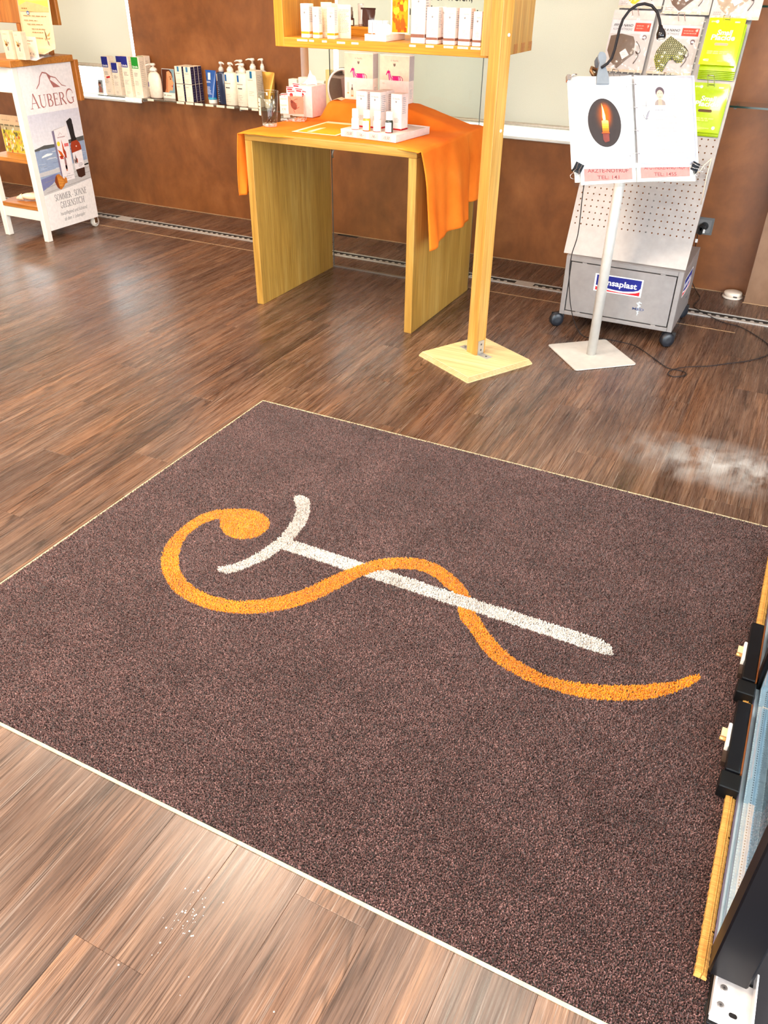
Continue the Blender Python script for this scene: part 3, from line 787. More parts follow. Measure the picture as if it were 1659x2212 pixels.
onshelf('tallest pink carton with brown band, just right of the orange poster', -1.512, -1.455, 0.045, 0.166, BROWN)
onshelf('pink carton with brown band, second of the six on the right of the shelf box', -1.448, -1.401, 0.042, 0.119, BROWN)
onshelf('brown-banded pink carton standing behind the second of the six on the right', -1.436, -1.391, 0.042, 0.119, BROWN, 3.285)
onshelf('pink carton with brown band, third of the six on the right of the shelf box', -1.377, -1.331, 0.042, 0.119, BROWN)
onshelf('pink carton with brown band, fourth of the six on the right of the shelf box', -1.317, -1.271, 0.042, 0.119, BROWN)
onshelf('slim pink carton with brown band, fifth of the six on the right', -1.260, -1.227, 0.034, 0.110, BROWN)
onshelf('shortest pink carton with brown band, beside the wooden post', -1.223, -1.1945, 0.030, 0.085, BROWN)
# folded brochure
t = thing('folded_brochure', 'cream folded brochure standing zigzag among the gold-banded cartons', 'brochure', (-1.872, 3.285, SZ))
b = MB(); cols = (240, 214, 178)
pts = [(-0.066, 0.0), (-0.026, 0.018), (0.010, 0.0), (0.064, 0.012)]
for i in range(3):
    (xa, ya), (xb, yb) = pts[i], pts[i+1]
    b.prism([(xa, ya), (xb, yb), (xb, yb+0.0006), (xa, ya+0.0006)], 0, 0.122-0.003*i, cols)
b.build('pages', 'paper', t)
p = MB()
for i in range(3):
    (xa, ya), (xb, yb) = pts[i], pts[i+1]; u = Vector((xb-xa, yb-ya, 0)); f = Fr((xa, ya-0.0003, 0), u, (0, 0, 1)); L = u.length
    p.scrib(f, L*0.15, 0.018, L*0.9, 0.100, 16, (188, 150, 116), 1, 0.35)
tag(p.build('print', 'paper', t), kind='stuff')
# wooden riser block and what stands on it
t = thing('riser_shelf', 'small wooden step block at the back of the shelf box', 'wooden block', (-1.858, 3.50, SZ))
wbox('riser_top', (-0.075, 0.075, -0.055, 0.055, 0.024, 0.034), 'shelfwood_x', t)
wbox('riser_front', (-0.075, 0.075, -0.055, -0.045, 0, 0.0238), 'shelfwood_x', t)
wbox('riser_back', (-0.075, 0.075, 0.045, 0.055, 0, 0.0238), 'shelfwood_x', t)
RZ_ = SZ+0.0345
t = thing('serum_bottle', 'dark amber pump bottle with white label and silver cap on the wooden step', 'bottle', (-1.907, 3.472, RZ_))
MB().lathe([(0.0150, 0), (0.0175, 0.002), (0.0175, 0.026), (0.012, 0.030), (0.0095, 0.031)], 20, (70, 30, 16)).build('bottle_body', 'gloss', t)
MB().lathe([(0.0130, 0.031), (0.0130, 0.052), (0.011, 0.053), (0.011, 0.066), (0.010, 0.067)], 20, (160, 140, 128)).build('pump_cap', 'metal', t)
lab = MB()
def band(mb, r, z0, z1, a0, a1, col, n=10):
    vs = []; fs = []
    for i in range(n+1):
        a = a0+(a1-a0)*i/n; vs += [(r*math.cos(a), r*math.sin(a), z0), (r*math.cos(a), r*math.sin(a), z1)]
    return mb.add(vs, [(2*i, 2*i+2, 2*i+3, 2*i+1) for i in range(n)], col, True)
band(lab, 0.0178, 0.003, 0.021, -PI*0.98, -PI*0.1, (238, 226, 214)).build('label', 'paper', t)
t = thing('small_dark_bottle', 'small dark bottle behind the silver tube on the wooden step', 'bottle', (-1.880, 3.515, RZ_))
MB().lathe([(0.008, 0), (0.010, 0.002), (0.010, 0.034), (0.006, 0.038), (0.006, 0.042)], 14, (48, 24, 18)).build('bottle_body', 'gloss', t)
MB().lathe([(0.0085, 0.042), (0.0085, 0.062), (0.0075, 0.064)], 14, (60, 44, 40)).build('cap', 'plastic', t)
def tube(name, label, loc, w, h, col, capcol, caph, matn='gloss', cat='tube', crimp_top=True, rz=0.0, capmat='plastic', group=None):
    """squeeze tube standing on its cap: round below, flat crimp on top"""
    t = thing(name, label, cat, loc, rz, group)
    def f(u, v):
        a = 2*PI*u; k = v; r0 = w*0.36
        rx = r0+(w/2-r0)*k; ry = r0*(1-k)**0.7+0.0006
        return (rx*math.cos(a), ry*math.sin(a), caph+(h-caph)*v)
    MB().grid(f, 24, 10, col).build('tube_body', matn, t)
    MB().box(-w/2, w/2, -0.0008, 0.0008, h-0.006, h, tuple(max(0, q-12) for q in col)).build('crimp', matn, t)
    MB().lathe([(w*0.33, 0), (w*0.34, 0.001), (w*0.34, caph-0.001), (w*0.33, caph)], 20, capcol).build('cap', capmat, t)
    return t
tube('silver_tube', 'slim silver-grey tube on the wooden step', (-1.858, 3.475, RZ_), 0.028, 0.080, (178, 168, 160), (150, 120, 104), 0.008)
# dark foil pouch
t = thing('foil_pouch', 'dark brown glossy foil pouch, waisted, on the wooden step', 'pouch', (-1.8215, 3.472, RZ_))
def pouch(u, v, sgn):
    wv = 0.033-0.012*math.sin(v*PI*0.75+0.25)*1.0; wv = 0.026+0.008*v
    x = (u-0.5)*2*wv; bul = 0.011*math.sin(u*PI)*math.sin(min(1, (1-v)*1.15+0.04)*PI*0.5)**1.0*(1-v*0.75)
    return (x+0.001*math.sin(v*11), sgn*(bul+0.0004)+0.0012*math.sin(u*13+v*7)*math.sin(u*PI), v*0.066)
pm_ = MB().grid(lambda u, v: pouch(u, v, -1), 16, 12, (66, 42, 38)).grid(lambda u, v: pouch(1-u, v, 1), 16, 12, (66, 42, 38))
pm_.build('pouch_body', 'gloss', t)
MB().box(-0.0342, 0.0342, -0.0016, 0.0016, 0.060, 0.0665, (54, 34, 32)).build('top_seal', 'gloss', t)
# white sample tray with lip-balm packs and tins
t = thing('sample_tray', 'small white card tray with a handwritten price, in the middle of the shelf box', 'tray', (-1.662, 3.312, SZ))
tb = MB().cbox(-0.047, 0.047, -0.085, 0.085, 0, 0.018, 0.001, PINKW)
tb.box(-0.047, 0.047, -0.085, -0.083, 0.018, 0.023, PINKW).box(-0.047, 0.047, 0.083, 0.085, 0.018, 0.023, PINKW).box(0.045, 0.047, -0.083, 0.083, 0.018, 0.023, PINKW).box(-0.047, -0.045, -0.083, 0.083, 0.018, 0.023, PINKW)
tb.build('tray_body', 'card', t)
f = Fr((-0.047, -0.0853, 0), (1, 0, 0), (0, 0, 1)); p = MB()
p.ell(f, 0.060, 0.0115, 0.026, 0.0095, (90, 86, 84), 1).ell(f, 0.060, 0.0115, 0.0252, 0.0088, (248, 234, 224), 2)
p.txt(f, 'Lippenpflege', 0.060, 0.0135, 0.0055, (70, 66, 66), 3, 'C', 0.034, 0.3).txt(f, 'Stift  4.-  Tin  5.-', 0.060, 0.0065, 0.005, (70, 66, 66), 3, 'C', 0.036, 0.3)
p.build('price_card', 'paper', t)
for i in range(4):
    q = thing('lip_balm_pack', 'slim white pack with an orange foot, %s of four in the white sample tray' % ('first', 'second', 'third', 'last')[i], 'pack', (-1.699+0.0195*i, 3.262+0.012*(i > 2), SZ+0.0185))
    MB().cbox(-0.008, 0.008, -0.008, 0.008, 0, 0.050, 0.0006, (238, 238, 242)).build('pack_body', 'card', q)
    f = Fr((-0.008, -0.0083, 0), (1, 0, 0), (0, 0, 1))
    tag(MB().rect(f, 0.0003, 0.003, 0.0157, 0.007, (220, 106, 52)).scrib(f, 0.003, 0.013, 0.014, 0.044, 6, (176, 160, 170), 1, 0.3).build('print', 'paper', q), kind='stuff')
for i in range(3):
    q = thing('balm_tin', 'round white balm tin standing on edge, %s of three in the white sample tray' % ('foremost', 'middle', 'rearmost')[i], 'tin', (-1.652+0.011*i, 3.243+0.0004+0.0*i, SZ+0.0185))
    q.location.y = 3.241+0.0
    q.rotation_euler = (0, 0, math.radians(32))
    q.location = (-1.655+0.013*i, 3.2445+0.0085*i, SZ+0.0185)
    MB().lathe([(0.0185, -0.005), (0.020, -0.004), (0.020, 0.0035), (0.0185, 0.005)], 24, (244, 226, 214), M=Matrix.Translation((0, 0, 0.020)) @ Matrix.Rotation(PI/2, 4, 'X')).build('tin_body', 'plastic', q)
    f = Fr((0, -0.0053, 0.020), (1, 0, 0), (0, 0, 1))
    tag(MB().txt(f, 'Dr. Hauschka', 0, 0.004, 0.004, GREY, 1, 'C', 0.02).build('print', 'paper', q), kind='stuff')
t = thing('flower_poster', 'small white-edged card with an orange flower picture, behind the sample tray tins', 'poster card', (-1.598, 3.345, SZ+0.0235))
t.location = (-1.606, 3.330, SZ+0.0235)
MB().box(-0.040, 0.040, 0, 0.0015, 0, 0.175, (250, 226, 200)).build('card', 'card', t)
f = Fr((-0.040, -0.0003, 0), (1, 0, 0), (0, 0, 1)); p = MB().rect(f, 0.006, 0.004, 0.074, 0.168, (244, 148, 16), 1)
rr = random.Random(11)
for k in range(34):
    x, y = rr.uniform(0.012, 0.068), rr.uniform(0.010, 0.160); s_ = rr.uniform(0.005, 0.013)
    q = [(min(0.074, max(0.006, x+s_*math.cos(a_)*rr.uniform(0.6, 1.2))), min(0.168, max(0.004, y+s_*1.3*math.sin(a_)*rr.uniform(0.6, 1.2)))) for a_ in [i*PI/4 for i in range(8)]]
    p.poly(f, q, rr.choice([(232, 92, 6), (248, 176, 22), (240, 118, 8), (252, 190, 48), (222, 78, 10)]), 2+k*0.4)
for dx in (0.0, 0.021):
    p.poly(f, [(0.024+dx, 0.014), (0.040+dx, 0.014), (0.042+dx, 0.034), (0.037+dx, 0.052), (0.032+dx, 0.040), (0.027+dx, 0.052), (0.022+dx, 0.034)], (232, 84, 12), 16+dx*10)
tag(p.build('flower_print', 'paper', t), kind='stuff')
t = thing('brown_dropper_bottle', 'slim brown bottle behind the shortest pink carton', 'bottle', (-1.258, 3.35, SZ))
MB().lathe([(0.0085, 0), (0.010, 0.002), (0.010, 0.07), (0.007, 0.078)], 14, (150, 98, 70)).build('bottle_body', 'gloss', t)
MB().lathe([(0.0075, 0.078), (0.0075, 0.108), (0.0065, 0.110)], 14, (120, 70, 46)).build('cap', 'plastic', t)
# price strips on the front of the bottom board
for i, (a_, b_, z) in enumerate([(-2.012,-1.963,1.157),(-1.955,-1.933,1.157),(-1.895,-1.873,1.157),(-1.827,-1.79,1.1555),(-1.761,-1.73,1.156),(-1.509,-1.482,1.158),(-1.44,-1.407,1.159),(-1.366,-1.327,1.160),(-1.31,-1.268,1.160),(-1.257,-1.219,1.160),(-1.217,-1.186,1.160)]):
    q = MB().box(a_-ox, b_-ox, BY0-oy-0.0006, BY0-oy, z-0.0035-0.0, min(z+0.0035, 1.1645), (250, 240, 214))
    f = Fr((a_-ox, BY0-oy-0.0007, z-0.0035), (1, 0, 0), (0, 0, 1))
    q.scrib(f, 0.002, 0.0015, b_-a_-0.002, 0.0055, 1, (170, 150, 120), 1, 0.5)
    o = tag(q.build('price_strip', 'paper', ps), kind='stuff'); del o['kind']

# ------------------------------------------------------------------ on the orange cloth
TT = 0.7942
# tester tray
tr_rz = math.radians(-6)
tc = Vector((-1.727, 3.458, TT)); TRM = Matrix.Translation(tc) @ Matrix.Rotation(tr_rz, 4, 'Z')
t = thing('tester_tray', 'white card tester tray with four price cards, on the orange cloth', 'tray', tc, tr_rz)
MB().cbox(-0.141, 0.141, -0.142, 0.142, 0, 0.026, 0.0012, (238, 220, 212)).box(-0.141, 0.141, 0.139, 0.142, 0.026, 0.030, (238, 220, 212)).box(-0.141, -0.138, -0.142, 0.139, 0.026, 0.030, (238, 220, 212)).box(0.138, 0.141, -0.142, 0.139, 0.026, 0.030, (238, 220, 212)).box(-0.138, 0.138, -0.142, -0.139, 0.026, 0.030, (238, 220, 212)).build('tray_body', 'card', t)
for i, s_ in enumerate(('.15,50', '.16,-', '.16,-', '.15,50')):
    x0 = -0.122+i*0.064
    q = MB().box(x0, x0+0.048, -0.1430, -0.1422, 0.003, 0.027, (222, 190, 178)); f = Fr((x0, -0.1431, 0.003), (1, 0, 0), (0, 0, 1))
    q.txt(f, s_, 0.024, 0.007, 0.016, (50, 42, 46), 1, 'C', 0.034 if i in (0, 3) else 0.026, 0.35); q.build('price_card', 'paper', t)
TB = TT+0.0264
def ontray(x, y): return (x, y, TB)
BOT = [((-1.829, 3.368), (240, 236, 232), 'leftmost, all-white', 'first'), ((-1.770, 3.361), (214, 160, 44), 'amber', 'second'), ((-1.720, 3.363), (238, 226, 206), 'clear, cream-coloured', 'third'), ((-1.666, 3.369), (44, 52, 44), 'dark green', 'last')]
for (x, y), c, wd_, nth in BOT:
    q = thing('tester_bottle', 'small %s tester bottle with white cap, %s of four on the tester tray' % (wd_, nth), 'bottle', ontray(x, y), 0)
    MB().lathe([(0.0160, 0), (0.0168, 0.0015), (0.0168, 0.042), (0.0150, 0.047), (0.0110, 0.049)], 22, c).build('bottle_body', 'gloss', q)
    MB().lathe([(0.0142, 0.0492), (0.0146, 0.050), (0.0143, 0.080), (0.0130, 0.0815)], 22, (248, 246, 244)).build('screw_cap', 'plastic', q)
    lb = MB(); band(lb, 0.0170, 0.004, 0.040, -PI*1.02, -PI*0.18, (246, 240, 238))
    lb.build('label', 'paper', q)
    st = MB(); band(st, 0.0171, 0.0012, 0.0030, -PI*0.95, -PI*0.1, (190, 30, 36)); st.build('red_stripe', 'paper', q)
    pr = MB()
    for k in range(5):
        aa = -PI*0.75; band(pr, 0.01712, 0.012+k*0.0045, 0.0132+k*0.0045, aa, aa+0.5+0.12*((k*7) % 3), (200, 186, 190), 4)
    tag(pr.build('print', 'paper', q), kind='stuff')
for (x, y, h_, lb_) in ((-1.833, 3.462, 0.142, 'left one on the tester tray, behind the all-white bottle'), (-1.766, 3.462, 0.142, 'middle one on the tester tray, in front of its twin'), (-1.762, 3.525, 0.142, 'behind the middle one on the tester tray'), (-1.668, 3.470, 0.140, 'right one on the tester tray, with red foot showing')):
    carton('tester_carton', 'tall pale carton, '+lb_, 'carton', (x, y, TB), 0.054, 0.055, h_, (250, 230, 220), hau(None, True), hau_side(None, True), tr_rz)
# leaflet
t = thing('leaflet', 'orange leaflet with a cream border, lying half under the tester tray', 'leaflet', (-2.016, 3.487, TT+0.0004), math.radians(1))
MB().box(-0.112, 0.112, -0.166, 0.166, 0, 0.0006, (255, 240, 200)).build('sheet', 'paper', t)
f = Fr((-0.112, -0.166, 0.0008), (1, 0, 0), (0, 1, 0)); p = MB().poly(f, [(0.020, 0.012), (0.212, 0.012), (0.212, 0.285), (0.016, 0.285)], (246, 168, 20), 1)
p.poly(f, [(0.060, 0.03), (0.085, 0.03), (0.082, 0.17), (0.062, 0.14)], (255, 236, 190), 2)
tag(p.build('print', 'paper', t), kind='stuff')
# gift cartons with a pink horse
def gift(bottles):
    def f(p, fr, w, h):
        p.rect(fr, 0.0006, h*0.475, w-0.0006, h-0.004, (248, 216, 190), 1)
        p.txt(fr, 'Dr. Hauschka', w*0.5, h*0.868, 0.0095, (130, 110, 96), 2, 'C', w*0.25); emblem(p, fr, w*0.5, h*0.80, 0.013, (120, 104, 96))
        M_ = (222, 36, 126); D_ = (186, 24, 104); x0, y0, s_ = w*0.20, h*0.475, w*0.60
        P = lambda q: [(x0+a*s_, y0+b*s_) for a, b in q]
        p.poly(fr, P([(0.20,0),(0.26,0.0),(0.34,0.17),(0.24,0.30),(0.24,0.42),(0.16,0.40)]), (240, 130, 180), 2)
        p.poly(fr, P([(0.02,0.24),(0.10,0.42),(0.19,0.45),(0.24,0.40),(0.22,0.30),(0.12,0.32),(0.06,0.22)]), M_, 3)
        p.poly(fr, P([(0.34,0.0),(0.38,0.19),(0.80,0.19),(0.86,0.0)]), (244, 150, 192), 2)
        p.poly(fr, P([(0.42,0.0),(0.43,0.18),(0.72,0.19),(0.74,0.0)]), M_, 3)
        p.line(fr, P([(0.16,0.44),(0.18,0.20),(0.22,0.0)]), s_*0.03, D_, 4).line(fr, P([(0.24,0.42),(0.30,0.18),(0.36,0.06),(0.34,0.0)]), s_*0.025, D_, 4)
        p.line(fr, P([(0.36,0.19),(0.80,0.20),(0.90,0.17),(0.97,0.10),(0.98,0.0)]), s_*0.03, D_, 4).line(fr, P([(0.78,0.19),(0.86,0.10),(0.86,0.0)]), s_*0.025, D_, 4)
        p.line(fr, P([(0.28,0.20),(0.42,0.04),(0.42,0.19)]), s_*0.02, D_, 4).line(fr, P([(0.17,0.46),(0.155,0.52)]), s_*0.015, (190, 120, 90), 4)
        p.line(fr, P([(0.57,0.02),(0.58,0.18)]), s_*0.012, D_, 5).line(fr, P([(0.65,0.02),(0.66,0.18)]), s_*0.012, D_, 5)
        if bottles:
            p.poly(fr, [(w*.09,h*.37),(w*.17,h*.37),(w*.15,h*.16),(w*.11,h*.16)], (244, 214, 194), 2).rect(fr, w*.10, h*.125, w*.155, h*.155, (224, 160, 88), 2)
            p.rect(fr, w*.225, h*.20, w*.315, h*.235, (250, 214, 180), 2).rect(fr, w*.22, h*.06, w*.325, h*.20, (248, 210, 182), 2).rect(fr, w*.245, h*.205, w*.295, h*.26, (96, 74, 66), 3).rect(fr, w*.262, h*.26, w*.282, h*.33, (110, 90, 80), 3).rect(fr, w*.235, h*.07, w*.31, h*.10, (230, 150, 90), 3)
        else:
            p.rect(fr, w*.09, h*.40, w*.17, h*.415, (238, 206, 186), 2)
    return f
def gift_side(p, fr, d, h):
    p.rect(fr, 0.0006, h*0.475, d-0.0006, h-0.004, (206, 192, 190), 1)
    p.scrib(fr, d*0.25, h*0.10, d*0.8, h*0.30, 6, (190, 186, 190), 1, 0.35)
RT = 0.8722
carton('gift_carton', 'large peach gift carton with pink horse and pictured bottle, beside the mirror', 'carton', (-2.061, 3.857, RT), 0.154, 0.054, 0.200, (255, 236, 224), gift(True), gift_side)
carton('gift_carton', 'large peach gift carton with a pink horse, right of two, behind the right tester carton', 'carton', (-1.871, 3.857, RT), 0.152, 0.054, 0.199, (255, 236, 224), gift(False), gift_side)
# folded card beside the mirror
t = thing('folded_card', 'small cream folded card lying by the round mirror on the cloth', 'card', (-2.148, 3.795, RT+0.0006), 0.2)
MB().prism([(-0.022, 0), (0, 0.006), (0.022, 0), (0.022, 0.0007), (0, 0.0067), (-0.022, 0.0007)], -0.035, 0.035, (252, 230, 186), M=Matrix.Rotation(PI/2, 4, 'X')).build('sheet', 'paper', t)
# round mirror
t = thing('round_mirror', 'round white-rimmed table mirror half hidden behind the left gift carton', 'mirror', (-2.182, 3.918, TT), math.radians(-4))
RM = Matrix.Translation((0, 0, 0.104)) @ Matrix.Rotation(PI/2, 4, 'X')
MB().lathe([(0.090, -0.004), (0.100, -0.004), (0.100, 0.004), (0.097, 0.006), (0.090, 0.005), (0.090, -0.004)], 48, (238, 234, 228), M=RM, cap=False).build('mirror_rim', 'plastic', t)
MB().lathe([(0.0905, 0.0), (0.0905, 0.0035)], 48, (200, 200, 200), M=RM).build('mirror_glass', 'mirror', t)
t.rotation_euler = (math.radians(5), 0, math.radians(-4))
MB().lathe([(0.1003, -0.003), (0.102, -0.003), (0.102, 0.002), (0.1003, 0.002)], 48, (110, 96, 86), M=RM, cap=False).build('outer_band', 'metal', t)
MB().tube([(0, 0.006, 0.06), (0, 0.012, 0.03), (0, 0.014, 0.004)], 0.004, 8, (200, 196, 190)).lathe([(0.012, 0), (0.012, 0.003)], 16, (220, 216, 210), c=(0, 0.012, 0)).build('prop', 'metal', t)
# tumbler with tweezers
t = thing('tumbler', 'clear glass tumbler with a handwritten label, at the front left of the orange cloth', 'glass', (-2.291, 3.395, TT))
gl = MB().lathe([(0.0, 0.0005), (0.032, 0.0005), (0.034, 0.003), (0.0362, 0.03), (0.0470, 0.143), (0.0455, 0.1435), (0.0345, 0.032), (0.033, 0.014), (0.0, 0.013)], 32)
gl.build('glass_body', 'clear_glass', t)
MB().lathe([(0.0455, 0.1432), (0.0468, 0.1432), (0.0468, 0.1442), (0.0455, 0.1442), (0.0455, 0.1432)], 32, cap=False).build('glass_rim', 'thick_glass', t)
MB().lathe([(0.0, 0.001), (0.0335, 0.001), (0.0345, 0.012), (0.0, 0.0125)], 24).build('glass_foot', 'thick_glass', t)
band(MB(), 0.0458, 0.048, 0.118, -PI*0.88, -PI*0.60, (246, 238, 196)).build('paper_label', 'paper', t)
pr = MB()
for k, (z, a1) in enumerate(((0.098, 0.6), (0.082, 0.7), (0.068, 0.55))): band(pr, 0.0461, z, z+0.004, -PI*0.85, -PI*0.85+a1, (96, 90, 80), 4)
tag(pr.build('print', 'paper', t), kind='stuff')
for i, (a_, b_) in enumerate((((-0.012, -0.004, 0.0145), (0.016, 0.012, 0.128)), ((0.006, 0.004, 0.0145), (0.020, -0.004, 0.126)), ((-0.018, 0.010, 0.0145), (0.030, 0.006, 0.075)))):
    q = thing('tweezers', 'thin steel tweezers in the clear tumbler, %s' % ('leaning back', 'standing nearest the front', 'the lowest, slanting')[i], 'tweezers', (-2.291, 3.395, TT))
    A, B = Vector(a_), Vector(b_)
    MB().tube([A, A.lerp(B, .5)+Vector((0.001, 0, 0)), B], 0.002, 8, (150, 140, 132)).build('arm', 'steel_bright', q)
    MB().tube([A+Vector((0.001, 0.001, 0)), A.lerp(B, .5)+Vector((0.005, 0.003, 0)), B+Vector((0.001, 0.001, 0))], 0.002, 8, (120, 112, 108)).build('arm', 'steel_bright', q)
# square jar with sachets
jz = math.radians(21)
t = thing('square_jar', 'square glass jar with a tick picture card, behind the tumbler on the cloth', 'jar', (-2.283, 3.588, TT), jz)
jw, jd, jh, th = 0.058, 0.033, 0.112, 0.003
jb = MB().box(-jw, jw, -jd, -jd+th, 0.012, jh).box(-jw, jw, jd-th, jd, 0.012, jh).box(-jw, -jw+th, -jd+th, jd-th, 0.012, jh).box(jw-th, jw, -jd+th, jd-th, 0.012, jh)
tag(jb.build('jar_walls', 'clear_glass', t), kind='stuff')
rmj = MB().box(-jw-.0003, jw+.0003, -jd-.0003, -jd+th, jh, jh+.0012, (226, 230, 228)).box(-jw-.0003, jw+.0003, jd-th, jd+.0003, jh, jh+.0012, (226, 230, 228)).box(-jw-.0003, -jw+th, -jd+th, jd-th, jh, jh+.0012, (226, 230, 228)).box(jw-th, jw+.0003, -jd+th, jd-th, jh, jh+.0012, (226, 230, 228))
rmj.build('jar_rim', 'thick_glass', t)['kind'] = 'stuff'
MB().cbox(-jw, jw, -jd, jd, 0.0005, 0.0118, 0.003).build('jar_foot', 'thick_glass', t)
MB().box(-jw+0.002, jw-0.002, -jd-0.0012, -jd-0.0002, 0.034, 0.108, (250, 238, 206)).build('card', 'paper', t)
f = Fr((-jw+0.002, -jd-0.0014, 0.034), (1, 0, 0), (0, 0, 1)); p = MB()
p.rect(f, 0.040, 0.0, 0.112, 0.074, (240, 132, 106), 1)
p.txt(f, 'Allenville', 0.018, 0.060, 0.010, (110, 104, 96), 2, 'C', 0.030).txt(f, 'Tiquemette', 0.018, 0.034, 0.009, (110, 104, 96), 2, 'C', 0.032).txt(f, '9,95', 0.019, 0.014, 0.014, (90, 86, 80), 2, 'C', 0.022, 0.3)
p.ell(f, 0.066, 0.036, 0.013, 0.020, (132, 62, 44), 2, rot=0.5).ell(f, 0.057, 0.052, 0.006, 0.007, (112, 48, 36), 3)
for a_, b_, c_ in (((.058,.052),(.052,.062),(.049,.068)), ((.062,.054),(.075,.062),(.086,.064)), ((.07,.046),(.08,.045),(.082,.034)), ((.07,.026),(.082,.024),(.092,.030)), ((.064,.018),(.068,.010),(.070,.006))):
    p.line(f, [a_, b_, c_], 0.0018, (124, 56, 42), 4)
tag(p.build('print', 'paper', t), kind='stuff')
rr = random.Random(8)
SACH = [(-0.036, -0.010, 0.10, -0.12), (-0.020, 0.008, 0.132, 0.05), (-0.002, -0.012, 0.118, -0.04), (0.012, 0.012, 0.146, 0.10), (0.026, -0.006, 0.128, 0.16), (0.034, 0.014, 0.118, 0.28)]
for i, (sx, sy, top, tl) in enumerate(SACH):
    sh = 0.104; P_ = Matrix.Rotation(jz, 4, 'Z') @ Vector((sx*0.85, sy, 0))
    q = thing('sachet', 'clear sachet with red print in the square jar, %s from its left' % ('first', 'second', 'third', 'fourth', 'fifth', 'sixth')[i], 'sachet', (-2.283+P_.x, 3.588+P_.y, TT+max(0.0135, top+0.012-sh)), jz)
    q.rotation_euler = (0, tl*0.6, jz)
    MB().grid(lambda u, v: ((u-.5)*0.032, -0.0018*math.sin(u*PI)*math.sin(v*PI), v*sh), 6, 8, (246, 234, 222)).grid(lambda u, v: ((.5-u)*0.032, 0.0018*math.sin(u*PI)*math.sin(v*PI), v*sh), 6, 8, (246, 234, 222)).build('pouch', 'gloss', q)
    f = Fr((-0.016, -0.0022, 0), (1, 0, 0), (0, 0, 1)); p = MB()
    p.ell(f, 0.016, sh*0.82, 0.0085, 0.0085, (222, 40, 34), 1, 16) if i in (0, 2, 5) else p.rect(f, 0.004, sh*0.86, 0.028, sh*0.92, (206, 52, 62), 1)
    p.rect(f, 0.0, sh*0.945, 0.032, sh*0.985, (214, 78, 84), 2); p.scrib(f, 0.004, sh*0.42, 0.028, sh*0.58, 3, (120, 150, 96) if i % 2 else (180, 170, 166), 1, .4)
    tag(p.build('print', 'paper', q), kind='stuff')
# tissue box
t = thing('tissue_box', 'white tissue box with a tissue pulled up, behind the square jar', 'tissue box', (-2.306, 3.772, TT+0.0012))
MB().cbox(-0.058, 0.058, -0.068, 0.068, 0, 0.135, 0.001, (250, 232, 226)).build('carton', 'card', t)
MB().prism([(0.045*math.cos(a_)*0.9, 0.028*math.sin(a_)) for a_ in [k*PI/8 for k in range(16)]], 0.1351, 0.1356, (206, 190, 186)).build('slot', 'card', t)
def tis(u, v):
    a_ = (u-.5)*2; hgt = 0.056*(1-abs(a_)**1.6)*v+0.006*math.sin(u*17)*v
    return (a_*0.042*(1-0.25*v)+0.010*v, 0.016*math.sin(u*9)*(1-v*0.6)+0.014*(v-.3), 0.1352+max(0, hgt))
MB().grid(tis, 20, 8, (252, 244, 244)).build('tissue', 'paper', t, solid=0.0006)
# ------------------------------------------------------------------ glass wall shelves
t = thing('glass_shelf', 'long clear glass wall shelf carrying the row of lotions left of the table', 'shelf', (-3.43, 4.48, 0))
GX0, GX1, GY0, GY1 = -4.30+3.43, -2.57+3.43, 4.405-4.48, 4.558-4.48
MB().box(GX0, GX1, GY0, GY1, 0.692, 0.700).build('glass_plate', 'clear_glass', t)
MB().box(GX0, GX1, GY0-0.0006, GY0-0.0001, 0.694, 0.700, (92, 84, 70)).box(GX1+0.0001, GX1+0.0006, GY0, GY1, 0.692, 0.700, (92, 84, 70)).build('ground_edge', 'plastic', t)
for bx in (-3.95+3.43, -3.2+3.43, -2.75+3.43): MB().box(bx-0.006, bx+0.006, -0.045, GY1-0.0005, 0.676, 0.6915, (180, 178, 174)).build('bracket', 'metal', t)
for a_, b_ in [(-3.968,-3.930),(-3.885,-3.837),(-3.654,-3.597),(-3.582,-3.526),(-3.515,-3.455),(-3.434,-3.375),(-3.351,-3.293),(-3.276,-3.221),(-3.178,-3.121),(-3.094,-3.048)]:
    q = MB().box(a_+3.43, b_+3.43, GY0-0.0025, GY0-0.0012, 0.690, 0.7025, (250, 236, 214)).box(a_+3.43, b_+3.43, GY0-0.0012, GY0+0.004, 0.7008, 0.7016, (240, 232, 220))
    f = Fr((a_+3.43, GY0-0.0027, 0.690), (1, 0, 0), (0, 0, 1)); q.scrib(f, 0.004, 0.002, b_-a_-0.004, 0.010, 2, (206, 180, 160), 1, 0.4)
    q.build('price_tag', 'paper', t)
MB().prism([(-4.064+3.43, -0.083), (-3.93+3.43, -0.083), (-3.93+3.43, -0.0815), (-4.064+3.43, -0.0815)], 0.676, 0.700, (250, 248, 246)).box(-4.064+3.43, -3.93+3.43, -0.083, -0.010, 0.7002, 0.7008, (250, 248, 246)).build('paper_strip', 'paper', t)
for i, z in enumerate((0.899, 1.290)):
    t = thing('glass_shelf', ('lower' if i == 0 else 'upper')+' green-edged glass shelf on the brown wall, right of the metal display trolley', 'shelf', (-0.30, 4.49, 0))
    MB().box(-0.148, 0.146, -0.10, 0.069, z-0.008, z).build('glass_plate', 'clear_glass', t)
    MB().box(-0.148, 0.146, -0.1006, -0.1001, z-0.008, z).build('ground_edge', 'glass_edge', t)
    MB().box(-0.11, -0.10, -0.06, 0.069, z-0.018, z-0.0085, (120, 116, 112)).box(0.10, 0.11, -0.06, 0.069, z-0.018, z-0.0085, (120, 116, 112)).build('brackets', 'metal', t)['kind'] = 'stuff'

